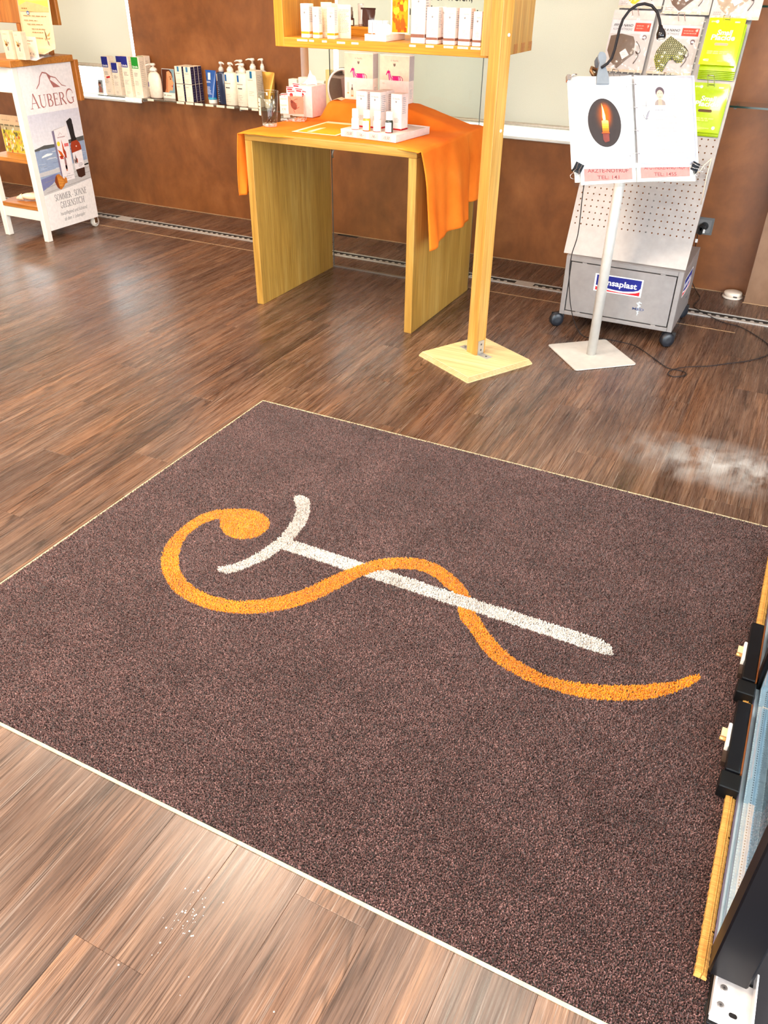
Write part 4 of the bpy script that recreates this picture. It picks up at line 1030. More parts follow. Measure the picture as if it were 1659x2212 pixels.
GZ = 0.7005
NAVY, GREEN = (38, 44, 132), (36, 146, 46)
def lin_front(c, red=False):
    def f(p, fr, w, h):
        k = w*0.86; hh = w*1.02
        p.rect(fr, 0.0005, h-hh, k, h-0.0006, c, 1); p.txt(fr, 'Linola', k*0.5, h-hh+0.005, 0.016, (250, 250, 246), 2, 'C', k*0.80, 0, 0.02)
        p.scrib(fr, w*0.2, h*0.52, w*0.8, h*0.62, 3, (160, 140, 124), 1, 0.5)
        if red: p.poly(fr, [(w*.36, h*.43), (w*.88, h*.455), (w*.88, h*.505), (w*.36, h*.48)], (214, 42, 40), 2)
        p.scrib(fr, w*0.2, h*0.30, w*0.75, h*0.42, 4, (184, 166, 148), 1, 0.4); p.scrib(fr, w*0.25, h*0.06, w*0.75, h*0.14, 3, (190, 172, 152), 1, 0.4)
    return f
def lin_side(p, fr, d, h): p.scrib(fr, d*.15, h*.25, d*.85, h*.9, 14, (206, 190, 170), 1, 0.4)
LC = (250, 232, 208)
def ong(label, x0, x1, d, h, fn, side=lin_side, y=4.435, col=LC, name='lotion_carton'):
    return carton(name, label, 'carton', ((x0+x1)/2, y+d/2, GZ), x1-x0, d, h, col, fn, side)
ong('tall carton with blue square and red sticker, leftmost on the long glass shelf', -4.252, -4.193, 0.052, 0.217, lin_front(NAVY, True))
ong('tall plain-fronted carton standing behind the short blue-square carton', -4.180, -4.122, 0.050, 0.219, lin_front(NAVY), y=4.490)
ong('short carton with blue square, second from left on the long glass shelf', -4.176, -4.122, 0.048, 0.186, lin_front(NAVY))
ong('tall carton with blue square, left neighbour of the green-square carton', -4.090, -4.030, 0.052, 0.226, lin_front(NAVY))
ong('tall carton with green square, beside the rounded pump bottle', -4.006, -3.944, 0.052, 0.225, lin_front(GREEN))
ong('plain tall carton standing right behind the green-square carton', -4.004, -3.944, 0.052, 0.227, lin_front(GREEN), y=4.490)
# small photo card
def photocard(name, label, loc, w, h, tilt=-0.12):
    t = thing(name, label, 'photo card', loc); t.rotation_euler = (tilt, 0, 0)
    MB().box(-w/2, w/2, 0, 0.0012, 0, h, (244, 236, 222)).build('card', 'card', t); return t, Fr((-w/2, -0.0003, 0), (1, 0, 0), (0, 0, 1))
t, f = photocard('photo_card', 'small photo card of a laughing child, at the left end of the glass shelf', (-4.282, 4.418, GZ), 0.042, 0.084)
p = MB().rect(f, 0.001, 0.010, 0.041, 0.083, (150, 158, 158)).ell(f, 0.016, 0.058, 0.011, 0.014, (176, 112, 84), 2).ell(f, 0.018, 0.066, 0.010, 0.007, (72, 46, 40), 3).poly(f, [(0.006, 0.012), (0.036, 0.012), (0.030, 0.044), (0.012, 0.044)], (170, 106, 90), 2).ell(f, 0.018, 0.052, 0.004, 0.002, (240, 226, 220), 4)
tag(p.build('print', 'paper', t), kind='stuff')
t, f = photocard('photo_card', 'upright photo card of a woman\'s face in profile, right of the rounded pump bottle', (-3.790, 4.500, GZ), 0.098, 0.165, -0.10)
W_, H_ = 0.098, 0.165
S_ = lambda q: [(a*W_, b*H_) for a, b in q]
p = MB().rect(f, 0.001, H_*0.19, W_-0.001, H_-0.002, (128, 160, 170), 1)
p.poly(f, S_([(0.02,0.20),(0.02,0.98),(0.62,0.98),(0.80,0.88),(0.86,0.72),(0.40,0.62),(0.35,0.30),(0.22,0.20)]), (84, 40, 18), 2)
p.poly(f, S_([(0.40,0.90),(0.58,0.93),(0.75,0.84),(0.83,0.72),(0.84,0.63),(0.94,0.53),(0.88,0.49),(0.89,0.45),(0.85,0.42),(0.87,0.37),(0.80,0.27),(0.62,0.28),(0.50,0.20),(0.20,0.20),(0.30,0.33),(0.33,0.60)]), (226, 156, 108), 3)
p.poly(f, S_([(0.42,0.86),(0.33,0.60),(0.30,0.33),(0.20,0.20),(0.42,0.20),(0.45,0.36),(0.48,0.60)]), (198, 124, 80), 4)
p.line(f, S_([(0.58,0.72),(0.68,0.74),(0.78,0.71)]), 0.003, (70, 36, 20), 5).ell(f, 0.70*W_, 0.665*H_, 0.006, 0.0035, (60, 40, 34), 5, 12).poly(f, S_([(0.74,0.43),(0.88,0.46),(0.86,0.40),(0.78,0.39)]), (190, 84, 72), 5)
p.scrib(f, W_*0.30, H_*0.07, W_*0.9, H_*0.12, 1, (176, 150, 120), 1, 0.5).ell(f, 0.16*W_, 0.10*H_, 0.004, 0.004, (90, 70, 56), 1, 10)
tag(p.build('print', 'paper', t), kind='stuff')
# pump bottles
def pump(name, label, loc, r, hb, hs, ht, body, label_fn=None, sx=1.0, rz=0.0, headcol=(246, 236, 222), bodymat='plastic', neckcol=None, round_=False):
    """hb body height, hs neck top, ht total height; spout points to local -x"""
    t = thing(name, label, 'bottle', loc, 0); RZM = Matrix.Rotation(rz, 4, 'Z')
    if round_: pr_ = [(r*.80, 0), (r*.92, .004), (r, hb*.45), (r*.97, hb*.72), (r*.80, hb*.88), (r*.5, hb*.97), (r*.34, hb)]
    else: pr_ = [(r*.88, 0), (r, .004), (r, hb*.94), (r*.93, hb*.98), (r*.55, hb)]
    MB().lathe(pr_, 28, body, sy=sx).build('bottle_body', bodymat, t)
    nk = [(r*.46, hb), (r*.46, hb+(hs-hb)*.62), (r*.40, hb+(hs-hb)*.68), (r*.26, hs)]
    MB().lathe(nk, 18, neckcol or headcol).build('collar', 'plastic', t)
    hd_ = MB(RZM).lathe([(r*.16, hs), (r*.16, ht-.014), (r*.30, ht-.0135), (r*.34, ht-.006), (r*.26, ht)], 16, headcol)
    hd_.tube([(-r*.1, 0, ht-.006), (-r*.65, 0, ht-.006), (-r*1.0, 0, ht-.011)], .004, 8, headcol, rs=[.0055, .0045, .0032])
    hd_.build('pump_head', 'plastic', t)
    if label_fn:
        lb = MB(Matrix.Scale(sx, 4, (0, 1, 0))); label_fn(lb, r, hb); tag(lb.build('print', 'paper', t), kind='stuff')
    return t
def lrp(lb, r, hb):
    band(lb, r+.0004, hb*.74, hb*.96-.004, -PI*.70, -PI*.56, (30, 92, 156), 4)
    band(lb, r+.0004, hb*.66, hb*.69, -PI*.74, -PI*.38, (180, 168, 150), 6); band(lb, r+.0004, hb*.53, hb*.565, -PI*.66, -PI*.42, (96, 86, 78), 6)
    for k in range(5): band(lb, r+.0004, hb*(.12+.055*k), hb*(.135+.055*k), -PI*.72, -PI*(.42+.03*(k % 3)), (200, 186, 166), 5)
def lin_lb(lb, r, hb):
    band(lb, r+.0006, hb*.42, hb*.60, -PI*.86, -PI*.70, (54, 60, 148), 5)
    for k in range(5): band(lb, r+.0006, hb*(.10+.055*k), hb*(.12+.055*k), -PI*.84, -PI*(.66+.02*(k % 2)), (206, 190, 168), 4)
pump('pump_bottle', 'rounded cream pump bottle with small blue label, right of the green-square carton', (-3.872, 4.478, GZ), 0.049, 0.150, 0.172, 0.194, (250, 234, 212), lin_lb, 0.62, math.radians(60), round_=True)
PB = (250, 236, 214)
pump('pump_bottle', 'white pump bottle with blue label, front row, right of the dark blue bottle', (-3.270, 4.460, GZ), 0.043, 0.178, 0.206, 0.230, PB, lrp, 0.75, math.radians(150))
pump('pump_bottle', 'white pump bottle with blue label, front row, beside the cartons with pump on top', (-3.180, 4.458, GZ), 0.043, 0.178, 0.206, 0.229, PB, lrp, 0.75, math.radians(10))
pump('pump_bottle', 'white pump bottle in the back row, behind the left front pump bottle', (-3.238, 4.527, GZ), 0.040, 0.184, 0.214, 0.240, PB, lrp, 0.72, math.radians(10))
pump('pump_bottle', 'white pump bottle in the back row with the highest pump head', (-3.152, 4.527, GZ), 0.040, 0.190, 0.222, 0.252, PB, lrp, 0.72, math.radians(20))
def dk(lb, r, hb):
    band(lb, r+.0004, hb*.72, hb*.93, -PI*.86, -PI*.70, (244, 238, 224), 4)
    for k in range(9): band(lb, r+.0004, hb*(.08+.06*k), hb*(.10+.06*k), -PI*.84, -PI*(.58+.03*(k % 3)), (150, 156, 166), 5)
pump('dark_pump_bottle', 'dark blue pump bottle with pale pump head, between the blue tube and white bottles', (-3.342, 4.468, GZ), 0.034, 0.176, 0.202, 0.229, (26, 40, 70), dk, 0.7, math.radians(160), headcol=(250, 236, 226), bodymat='gloss', neckcol=(214, 204, 196))
# stacked cartons with navy sides
def roch(p, fr, w, h):
    p.rect(fr, w*.34, h*.70, w*.62, h*.985, (66, 122, 160), 1); p.scrib(fr, w*.15, h*.56, w*.85, h*.64, 1, (176, 160, 140), 1, .5)
    p.rect(fr, 0.0004, 0.0004, w-0.0004, h*.03, (70, 56, 70), 1); p.scrib(fr, w*.1, h*.10, w*.8, h*.30, 3, (214, 196, 172), 1, .35)
def roch2(p, fr, w, h):
    p.scrib(fr, w*.12, h*.80, w*.7, h*.88, 1, (190, 172, 150), 1, .5); p.scrib(fr, w*.1, h*.10, w*.8, h*.30, 3, (214, 196, 172), 1, .35)
def navy(p, fr, d, h):
    p.rect(fr, 0.0005, 0.001, d-0.0025, h-0.001, (52, 42, 76), 1); p.scrib(fr, d*.12, h*.08, d*.80, h*.92, 6, (96, 88, 120), 2, .35)
rows = ('front', 'middle', 'back')
for ci, cx_ in enumerate((-3.637, -3.570)):
    for lv in range(2):
        for dp in range(3):
            carton('cream_carton', 'navy-sided cream carton, %s stack, %s level, %s row, right of the woman\'s photo card' % (('left', 'right')[ci], ('bottom', 'upper')[lv], rows[dp]), 'carton',
                   (cx_, 4.447+dp*0.037, GZ+lv*0.0965), 0.054, 0.0355, 0.096, (250, 234, 208), roch if lv else roch2, navy)
# blue tube
t = tube('blue_tube', 'blue squeeze tube standing on a white cap, right of the stacked cartons', (-3.422, 4.468, GZ), 0.078, 0.180, (34, 84, 158), (248, 240, 230), 0.022, 'gloss')
f = Fr((-0.020, -0.0285, 0), (1, 0, 0), (0, 0.115, 1)); p = MB()
p.rect(f, 0.008, 0.130, 0.026, 0.168, (244, 238, 226), 12).scrib(f, -0.004, 0.112, 0.040, 0.124, 2, (200, 212, 230), 12, .5).scrib(f, 0.0, 0.050, 0.034, 0.095, 7, (196, 208, 228), 14, .45)
tag(p.build('print', 'paper', t), kind='stuff')
band(MB(), 0.0286, 0.0235, 0.034, -PI, 0, (60, 160, 190), 16).build('teal_ring', 'plastic', t)
# carton with a pump bottle behind it and a gold tube
carton('wide_cream_carton', 'wide cream carton with a blue mark, last carton before the gold tube', 'carton', (-3.098, 4.462, GZ), 0.068, 0.075, 0.196, (250, 234, 210),
       lambda p, fr, w, h: (p.rect(fr, w*.36, h*.80, w*.60, h*.985, (30, 104, 150), 1), p.scrib(fr, w*.15, h*.73, w*.85, h*.77, 1, (180, 162, 140), 1, .5), p.scrib(fr, w*.2, h*.32, w*.75, h*.46, 3, (206, 188, 164), 1, .4)), lin_side)
pump('pump_bottle', 'white pump bottle whose head rises behind the wide cream carton', (-3.085, 4.528, GZ), 0.026, 0.190, 0.226, 0.254, PB, None, 1.0, math.radians(10))
t = tube('gold_tube', 'gold squeeze tube with blue mark, standing behind the clear tumbler', (-3.018, 4.488, GZ), 0.088, 0.190, (196, 144, 62), (222, 206, 180), 0.050, 'metal')
f = Fr((-0.030, -0.030, 0), (1, 0, 0), (0, 0.16, 1)); p = MB()
p.rect(f, 0.018, 0.145, 0.036, 0.180, (40, 100, 140), 6).scrib(f, 0.0, 0.118, 0.060, 0.132, 2, (240, 206, 140), 8, .5)
tag(p.build('print', 'paper', t), kind='stuff')
# small packs on the far end of the glass shelf, behind the tissue box
carton('small_white_carton', 'small white carton behind the tissue box, left of its twin', 'carton', (-2.835, 4.485, GZ), 0.055, 0.05, 0.165, (250, 240, 220))
carton('small_white_carton', 'small white carton behind the tissue peak, right of its twin', 'carton', (-2.772, 4.495, GZ), 0.060, 0.05, 0.176, (248, 240, 226))
t = thing('ampoule_pack', 'pale pack of glass ampoules with an orange end, left of the round mirror', 'pack', (-2.672, 4.49, GZ))
MB().cbox(-0.035, 0.035, -0.025, 0.025, 0, 0.135, 0.001, (250, 236, 214)).build('carton', 'card', t)
MB().lathe([(0.015, -0.030), (0.016, -0.028), (0.016, 0.036), (0.014, 0.038)], 16, (236, 232, 214), M=Matrix.Translation((0, 0, 0.1515)) @ Matrix.Rotation(PI/2, 4, 'Y')).build('glass_tube', 'gloss', t)
MB().lathe([(0.0165, -0.038), (0.0165, -0.026)], 16, (232, 122, 40), M=Matrix.Translation((0, 0, 0.1515)) @ Matrix.Rotation(PI/2, 4, 'Y')).build('orange_cap', 'plastic', t)
carton('gold_carton', 'narrow pale gold carton beside the rim of the round mirror', 'carton', (-2.612, 4.50, GZ), 0.03, 0.03, 0.222, (232, 204, 140))

# ------------------------------------------------------------------ white side trolley with the poster panel
VX0, VX1, VY0, VY1 = -4.40, -4.035, 3.525, 3.96
vx, vy = (VX0+VX1)/2, (VY0+VY1)/2
vt = thing('side_trolley', 'white wooden shelf trolley with a poster side panel, at the left edge', 'trolley', (vx, vy, 0))
def vb(name, x0, x1, y0, y1, z0, z1, m, b=0.002, parent=None): return wbox(name, (x0-vx, x1-vx, y0-vy, y1-vy, z0, z1), m, parent or vt, b)
vb('leg', VX1-0.036, VX1, VY0, VY0+0.036, 0, 0.932, 'white_paint'); vb('leg', VX0, VX0+0.036, VY0, VY0+0.036, 0, 0.932, 'white_paint')
vb('leg', VX1-0.036, VX1, VY1-0.036, VY1, 0.062, 0.932, 'white_paint'); vb('leg', VX0, VX0+0.036, VY1-0.036, VY1, 0.062, 0.932, 'white_paint')
vb('side_panel', VX1-0.008, VX1-0.001, VY0+0.0365, VY1-0.0365, 0.06, 0.931, 'white_paint'); vb('side_rail', VX0+0.004, VX0+0.024, VY0+0.0365, VY1-0.0365, 0.118, 0.1755, 'white_paint'); vb('side_rail', VX0+0.004, VX0+0.024, VY0+0.0365, VY1-0.0365, 0.862, 0.932, 'white_paint')
vb('top_board', VX0-0.03, VX1+0.012, VY0-0.012, VY1+0.012, 0.9325, 0.966, 'trolleywood')
vb('shelf', VX0+0.0005, VX1-0.0085, VY0+0.037, VY1-0.037, 0.436, 0.460, 'trolleywood'); vb('shelf', VX0+0.0005, VX1-0.0085, VY0+0.037, VY1-0.037, 0.176, 0.200, 'trolleywood')
vb('shelf_lip', VX0+0.0365, VX1-0.0365, VY0+0.008, VY0+0.0365, 0.437, 0.460, 'trolleywood'); vb('shelf_lip', VX0+0.0365, VX1-0.0365, VY0+0.004, VY0+0.0365, 0.177, 0.201, 'trolleywood')
vb('apron', VX0+0.0365, VX1-0.0365, VY0+0.008, VY0+0.026, 0.118, 0.1765, 'white_paint')
vb('apron', VX0+0.0365, VX1-0.0365, VY0+0.008, VY0+0.026, 0.805, 0.932, 'white_paint')
vb('drop_leaf', VX0-0.02, VX1+0.018, VY1+0.0125, VY1+0.042, 0.726, 0.940, 'trolleywood_z')
for sx in (VX1-0.018, VX0+0.018):
    wl = MB(Matrix.Translation((sx-vx, VY1-0.020-vy, 0.031)) @ Matrix.Rotation(PI/2, 4, 'Y')).lathe([(0.024, -0.010), (0.031, -0.009), (0.031, 0.009), (0.024, 0.010)], 24, (206, 200, 190)).build('wheel', 'rubber', vt)
    MB(Matrix.Translation((sx-vx, VY1-0.020-vy, 0.031)) @ Matrix.Rotation(PI/2, 4, 'Y')).lathe([(0.004, -0.0115), (0.020, -0.0112), (0.020, 0.0112), (0.004, 0.0115)], 20, (246, 242, 234)).build('hub', 'plastic', wl)
    MB().box(sx-vx-0.014, sx-vx+0.0165, VY1-0.030-vy, VY1-0.010-vy, 0.026, 0.061, (120, 84, 56)).build('fork', 'metal', wl)
# header board behind the sign sheet, on two uprights
vb('header_board', VX0-0.08, VX1+0.024, 3.900, 3.922, 1.115, 1.55, 'trolleywood_z'); vb('header_post', VX0+0.05, VX0+0.08, 3.902, 3.920, 0.9665, 1.1145, 'trolleywood_z'); vb('header_post', VX1-0.10, VX1-0.07, 3.902, 3.920, 0.9665, 1.1145, 'trolleywood_z')
for lx, ly in ((VX1-0.018, VY0+0.018), (VX0+0.018, VY0+0.018)): MB().cbox(lx-vx-0.0165, lx-vx+0.0165, ly-vy-0.0165, ly-vy+0.0165, -0.0001, 0.004, 0.001, (40, 36, 34)).build('foot_glide', 'rubber', vt)

# serif lettering drawn with thick and thin strokes (unit height)
def arc(cx, cy, rx, ry, a0, a1, n=12): return [(cx+rx*math.cos(math.radians(a0+(a1-a0)*i/n)), cy+ry*math.sin(math.radians(a0+(a1-a0)*i/n))) for i in range(n+1)]
K, T = 0.13, 0.05
def sw(n, a=T, b=K): return [a+(b-a)*math.sin(PI*i/(n-1)) for i in range(n)]
def serif(x, y, w=0.26): return ([(x-w/2, y), (x+w/2, y)], 0.045)
GLY = {
 'A': (0.86, [([(0.10,0),(0.40,1.0)], T), ([(0.40,1.0),(0.74,0)], K), ([(0.20,0.36),(0.60,0.36)], T), serif(0.10,0.02), serif(0.74,0.02)]),
 'U': (0.86, [([(0.16,1.0),(0.16,0.32)]+arc(0.42,0.30,0.26,0.28,180,270,6), K*.9), (arc(0.42,0.30,0.26,0.28,270,360,6)+[(0.68,1.0)], T), serif(0.16,0.98), serif(0.68,0.98)]),
 'B': (0.72, [([(0.16,0),(0.16,1)], K), ([(0.10,0.98),(0.34,0.98)], T), (arc(0.34,0.76,0.20,0.22,90,-90), sw(13)), ([(0.16,0.53),(0.36,0.53)], T), (arc(0.36,0.275,0.25,0.255,90,-90), sw(13)), ([(0.10,0.02),(0.36,0.02)], T)]),
 'E': (0.66, [([(0.16,0),(0.16,1)], K), ([(0.08,0.975),(0.56,0.975)], T), ([(0.16,0.53),(0.44,0.53)], T), ([(0.08,0.025),(0.60,0.025)], T), ([(0.56,0.98),(0.56,0.82)], T), ([(0.59,0.02),(0.62,0.20)], T), ([(0.44,0.62),(0.44,0.44)], T)]),
 'R': (0.78, [([(0.16,0),(0.16,1)], K), ([(0.08,0.975),(0.34,0.975)], T), (arc(0.34,0.74,0.22,0.235,90,-90), sw(13)), ([(0.16,0.505),(0.36,0.505)], T), ([(0.36,0.50),(0.72,0.0)], K), serif(0.16,0.02), ([(0.66,0.02),(0.80,0.02)], T)]),
 'G': (0.88, [(arc(0.46,0.5,0.36,0.48,45,180), sw(13)), (arc(0.46,0.5,0.36,0.48,180,300), sw(13)), ([(0.70,0.40),(0.70,0.06)], K*.9), serif(0.70,0.40), ([(0.72,0.86),(0.74,0.66)], T)]),
 'S': (0.60, [(arc(0.30,0.74,0.20,0.24,40,260), sw(13)), ([(0.26,0.50),(0.34,0.48)], K), (arc(0.28,0.26,0.22,0.25,80,-140), sw(13)), ([(0.46,0.94),(0.48,0.76)], T), ([(0.09,0.24),(0.10,0.04)], T)]),
 'O': (0.92, [(arc(0.46,0.5,0.37,0.48,90,270,16), sw(17)), (arc(0.46,0.5,0.37,0.48,-90,90,16), sw(17))]),
 'M': (1.04, [([(0.16,0),(0.20,1)], T), ([(0.20,1),(0.52,0.05)], K), ([(0.52,0.05),(0.84,1)], T), ([(0.84,1),(0.88,0)], K), serif(0.16,0.02), serif(0.88,0.02)]),
 'N': (0.90, [([(0.16,0),(0.16,1)], T), ([(0.16,1),(0.74,0)], K), ([(0.74,0),(0.74,1)], T), serif(0.16,0.02), serif(0.74,0.98)]),
 'L': (0.62, [([(0.16,0),(0.16,1)], K), ([(0.08,0.025),(0.56,0.025)], T), ([(0.55,0.02),(0.58,0.22)], T), serif(0.16,0.98)]),
 'T': (0.72, [([(0.36,0),(0.36,1)], K), ([(0.06,0.975),(0.66,0.975)], T), ([(0.06,0.98),(0.05,0.80)], T), ([(0.66,0.98),(0.67,0.80)], T), serif(0.36,0.02)]),
 'I': (0.36, [([(0.18,0),(0.18,1)], K), serif(0.18,0.02), serif(0.18,0.98)]),
 'C': (0.82, [(arc(0.46,0.5,0.37,0.48,45,180), sw(13)), (arc(0.46,0.5,0.37,0.48,180,315), sw(13)), ([(0.73,0.88),(0.75,0.66)], T)]),
 'H': (0.90, [([(0.16,0),(0.16,1)], K), ([(0.74,0),(0.74,1)], K), ([(0.16,0.52),(0.74,0.52)], T), serif(0.16,0.02), serif(0.74,0.02), serif(0.16,0.98), serif(0.74,0.98)]),
 '-': (0.50, [([(0.08,0.36),(0.40,0.36)], 0.06)]), ' ': (0.28, []) }
def serif_text(mb, fr, s, xc, y, width, h, col, l=3, big=()):
    tot = sum(GLY[c][0]*(1.18 if i in big else 1) for i, c in enumerate(s)); k = width/tot; x = xc-width/2
    for i, c in enumerate(s):
        g_ = 1.18 if i in big else 1.0
        for pts_, w_ in GLY[c][1]:
            sc_ = lambda v: v*(k+h)/2
            mb.line(fr, [(x+a*k*g_, y+b*h*g_) for a, b in pts_], [sc_(q) for q in w_] if isinstance(w_, list) else sc_(w_), col, l)
        x += GLY[c][0]*k*g_
    return mb
# poster on the trolley's side panel; u runs along +y, v up
PWd, PH = VY1-VY0-0.045, 0.86
pf = Fr((VX1+0.0016, VY0+0.038, 0.068), (0, 1, 0), (0, 0, 1))
MB().box(VX1-0.0005-vx, VX1+0.0012-vx, VY0+0.036-vy, VY1-vy-0.004, 0.060, 0.931, (236, 226, 222)).build('poster_board', 'card', vt)
pf.o = Vector((VX1+0.0014-vx, VY0+0.036-vy, 0.060)); W_, H_ = VY1-VY0-0.040, 0.871
p = MB(); S_ = lambda q: [(a*W_, b*H_) for a, b in q]
RO = (176, 112, 106)
p.rect(pf, 0, 0, W_, H_, (240, 232, 230), 1)
# mountain mark and name
p.line(pf, S_([(0.27,0.868),(0.335,0.895),(0.375,0.935),(0.43,0.957),(0.50,0.950),(0.565,0.930),(0.66,0.918),(0.75,0.872),(0.83,0.862)]), [0.004,0.006,0.006,0.007,0.007,0.006,0.005,0.005,0.003], RO, 3)
p.poly(pf, S_([(0.50,0.945),(0.57,0.926),(0.55,0.910),(0.72,0.862),(0.585,0.864),(0.545,0.900)]), RO, 3)
serif_text(p, pf, 'AUBERG', W_*0.53, H_*0.757, W_*0.86, H_*0.074, RO, 3, big=(0, 5))
# photograph: sky, far shore, lake, jetty
y1 = 0.725
p.rect(pf, W_*0.004, H_*0.270, W_*0.996, H_*y1, (226, 220, 224), 2)
for k in range(9): p.rect(pf, W_*0.004, H_*(0.52+0.0228*k), W_*0.996, H_*(0.52+0.0228*(k+1)), tuple(int(a+(b-a)*k/8) for a, b in zip((232, 228, 230), (212, 208, 218))), 3)
p.rect(pf, W_*0.004, H_*0.285, W_*0.996, H_*0.522, (150, 164, 190), 3)
p.poly(pf, S_([(0.004,0.520),(0.20,0.536),(0.42,0.531),(0.60,0.538),(0.996,0.549),(0.996,0.520),(0.5,0.515),(0.004,0.508)]), (88, 88, 86), 4)
rr = random.Random(2)
for k in range(60):
    y = rr.uniform(0.33, 0.51); x = rr.uniform(0.0, 0.85); w_ = rr.uniform(0.08, 0.24)
    p.poly(pf, S_([(max(.004, x), y), (min(.996, x+w_), y+0.002), (min(.996, x+w_*0.8), y+rr.uniform(.003, .007)), (max(.004, x+0.02), y+0.004)]), rr.choice([(176,188,208),(196,204,216),(128,142,174),(210,212,218),(164,172,186)]), 4+k*0.05)
p.poly(pf, S_([(0.10,0.462),(0.30,0.470),(0.33,0.478),(0.22,0.484),(0.12,0.472)]), (238, 238, 238), 8)
p.poly(pf, S_([(0.004,0.375),(0.996,0.395),(0.996,0.362),(0.004,0.350)]), (200, 196, 196), 7)
p.poly(pf, S_([(0.004,0.220),(0.004,0.310),(0.40,0.345),(0.996,0.372),(0.996,0.270),(0.5,0.245)]), (196, 190, 188), 7)
p.poly(pf, S_([(0.004,0.262),(0.004,0.335),(0.30,0.350),(0.40,0.34),(0.20,0.290)]), (120, 122, 162), 8)
for a, b in ((0.275, 0.315), (0.245, 0.275), (0.310, 0.345)): p.line(pf, S_([(0.06, a), (0.996, b)]), 0.0022, (150, 140, 136), 9)
# the pictured carton, bottle and shell
p.poly(pf, S_([(0.385,0.610),(0.43,0.618),(0.43,0.30),(0.405,0.310)]), (128, 116, 140), 10).poly(pf, S_([(0.43,0.618),(0.68,0.630),(0.665,0.292),(0.43,0.290)]), (238, 228, 228), 10)
p.poly(pf, S_([(0.385,0.610),(0.63,0.625),(0.68,0.630),(0.43,0.618)]), (200, 190, 190), 11)
p.line(pf, S_([(0.50,0.578),(0.535,0.594),(0.57,0.580)]), 0.002, RO, 11).scrib(pf, W_*.47, H_*.560, W_*.62, H_*.572, 1, (186, 150, 150), 11, .6)
for q, c in (([(.535,.555),(.56,.50),(.55,.45),(.53,.47)], (206,78,30)), ([(.43,.495),(.50,.475),(.535,.44),(.48,.445)], (214,96,30)), ([(.44,.452),(.50,.452),(.52,.43),(.46,.432)], (196,56,30)), ([(.55,.50),(.585,.47),(.58,.43),(.545,.44)], (176,60,36)), ([(.525,.44),(.56,.44),(.555,.36),(.52,.365)], (150,110,110)), ([(.52,.385),(.555,.39),(.55,.35),(.525,.352)], (206,130,110))): p.poly(pf, S_(q), c, 12)
p.ell(pf, .47*W_, .528*H_, .012, .013, (234, 214, 60), 12, 14).rect(pf, W_*.575, H_*.503, W_*.66, H_*.523, (224, 110, 110), 12)
p.txt(pf, 'La Salbe', W_*.555, H_*.330, .008, (130, 120, 124), 12, 'C').txt(pf, 'Haupflegemilch', W_*.555, H_*.316, .008, (120, 110, 114), 12, 'C', W_*.2).txt(pf, 'Aloe Vera', W_*.555, H_*.302, .008, (120, 110, 114), 12, 'C')
p.poly(pf, S_([(.735,.308),(.745,.296),(.80,.288),(.89,.296),(.90,.345),(.905,.485),(.885,.512),(.84,.527),(.825,.545),(.82,.63),(.80,.655),(.70,.650),(.72,.60),(.735,.545),(.72,.520),(.695,.500),(.695,.40)]), (66, 36, 24), 10)
p.poly(pf, S_([(.70,.655),(.79,.672),(.815,.66),(.815,.62),(.825,.555),(.845,.535),(.73,.528),(.735,.55),(.72,.62)]), (40, 34, 34), 11)
p.poly(pf, S_([(.70,.455),(.70,.500),(.725,.525),(.84,.530),(.885,.512),(.905,.487),(.905,.465)]), (160, 58, 28), 11).ell(pf, .81*W_, .492*H_, .005, .004, (246, 230, 210), 12, 10)
p.poly(pf, S_([(.705,.345),(.705,.455),(.905,.465),(.905,.350)]), (236, 226, 226), 12)
for q, c in (([(.755,.445),(.775,.41),(.765,.375),(.745,.40)], (90,70,66)), ([(.72,.42),(.75,.40),(.745,.38),(.72,.39)], (120,96,90)), ([(.765,.42),(.79,.41),(.785,.385),(.765,.39)], (206,90,60))): p.poly(pf, S_(q), c, 13)
p.scrib(pf, W_*.79, H_*.358, W_*.89, H_*.385, 3, (150, 140, 142), 13, .45)
p.poly(pf, S_([(.255,.30),(.29,.262),(.35,.243),(.41,.258),(.45,.275),(.50,.278),(.50,.310),(.465,.316),(.45,.305),(.41,.325),(.36,.345),(.30,.340)]), (196, 116, 40), 13)
p.poly(pf, S_([(.255,.30),(.29,.262),(.33,.248),(.31,.30),(.31,.34),(.28,.328)]), (130, 62, 30), 14).poly(pf, S_([(.33,.330),(.41,.312),(.44,.285),(.38,.262),(.33,.270)]), (226, 150, 64), 14)
for k in range(4): p.line(pf, S_([(.31+.03*k,.338-.008*k),(.335+.03*k,.25+.004*k)]), .0016, (150, 78, 30), 15)
for k in range(3): p.line(pf, S_([(.32,.325-.022*k),(.44,.302-.012*k)]), .0013, (158, 84, 34), 15)
# lower text field
p.poly(pf, S_([(0,0),(1,0),(1,.262),(0,.232)]), (240, 232, 228), 16)
GT = (112, 108, 108)
serif_text(p, pf, 'SOMMER - SONNE', W_*.52, H_*.180, W_*.66, H_*.042, GT, 17)
serif_text(p, pf, 'GELSENSTICH', W_*.52, H_*.125, W_*.50, H_*.042, GT, 17)
p.txt(pf, 'hautpflegend und kühlend', W_*.52, H_*.080, .030, GT, 17, 'C', W_*.56, 0.2).txt(pf, 'ab dem 1. Lebensjahr', W_*.52, H_*.040, .030, GT, 17, 'C', W_*.44, 0.2)
tag(p.build('poster_print', 'paper', vt), kind='stuff')
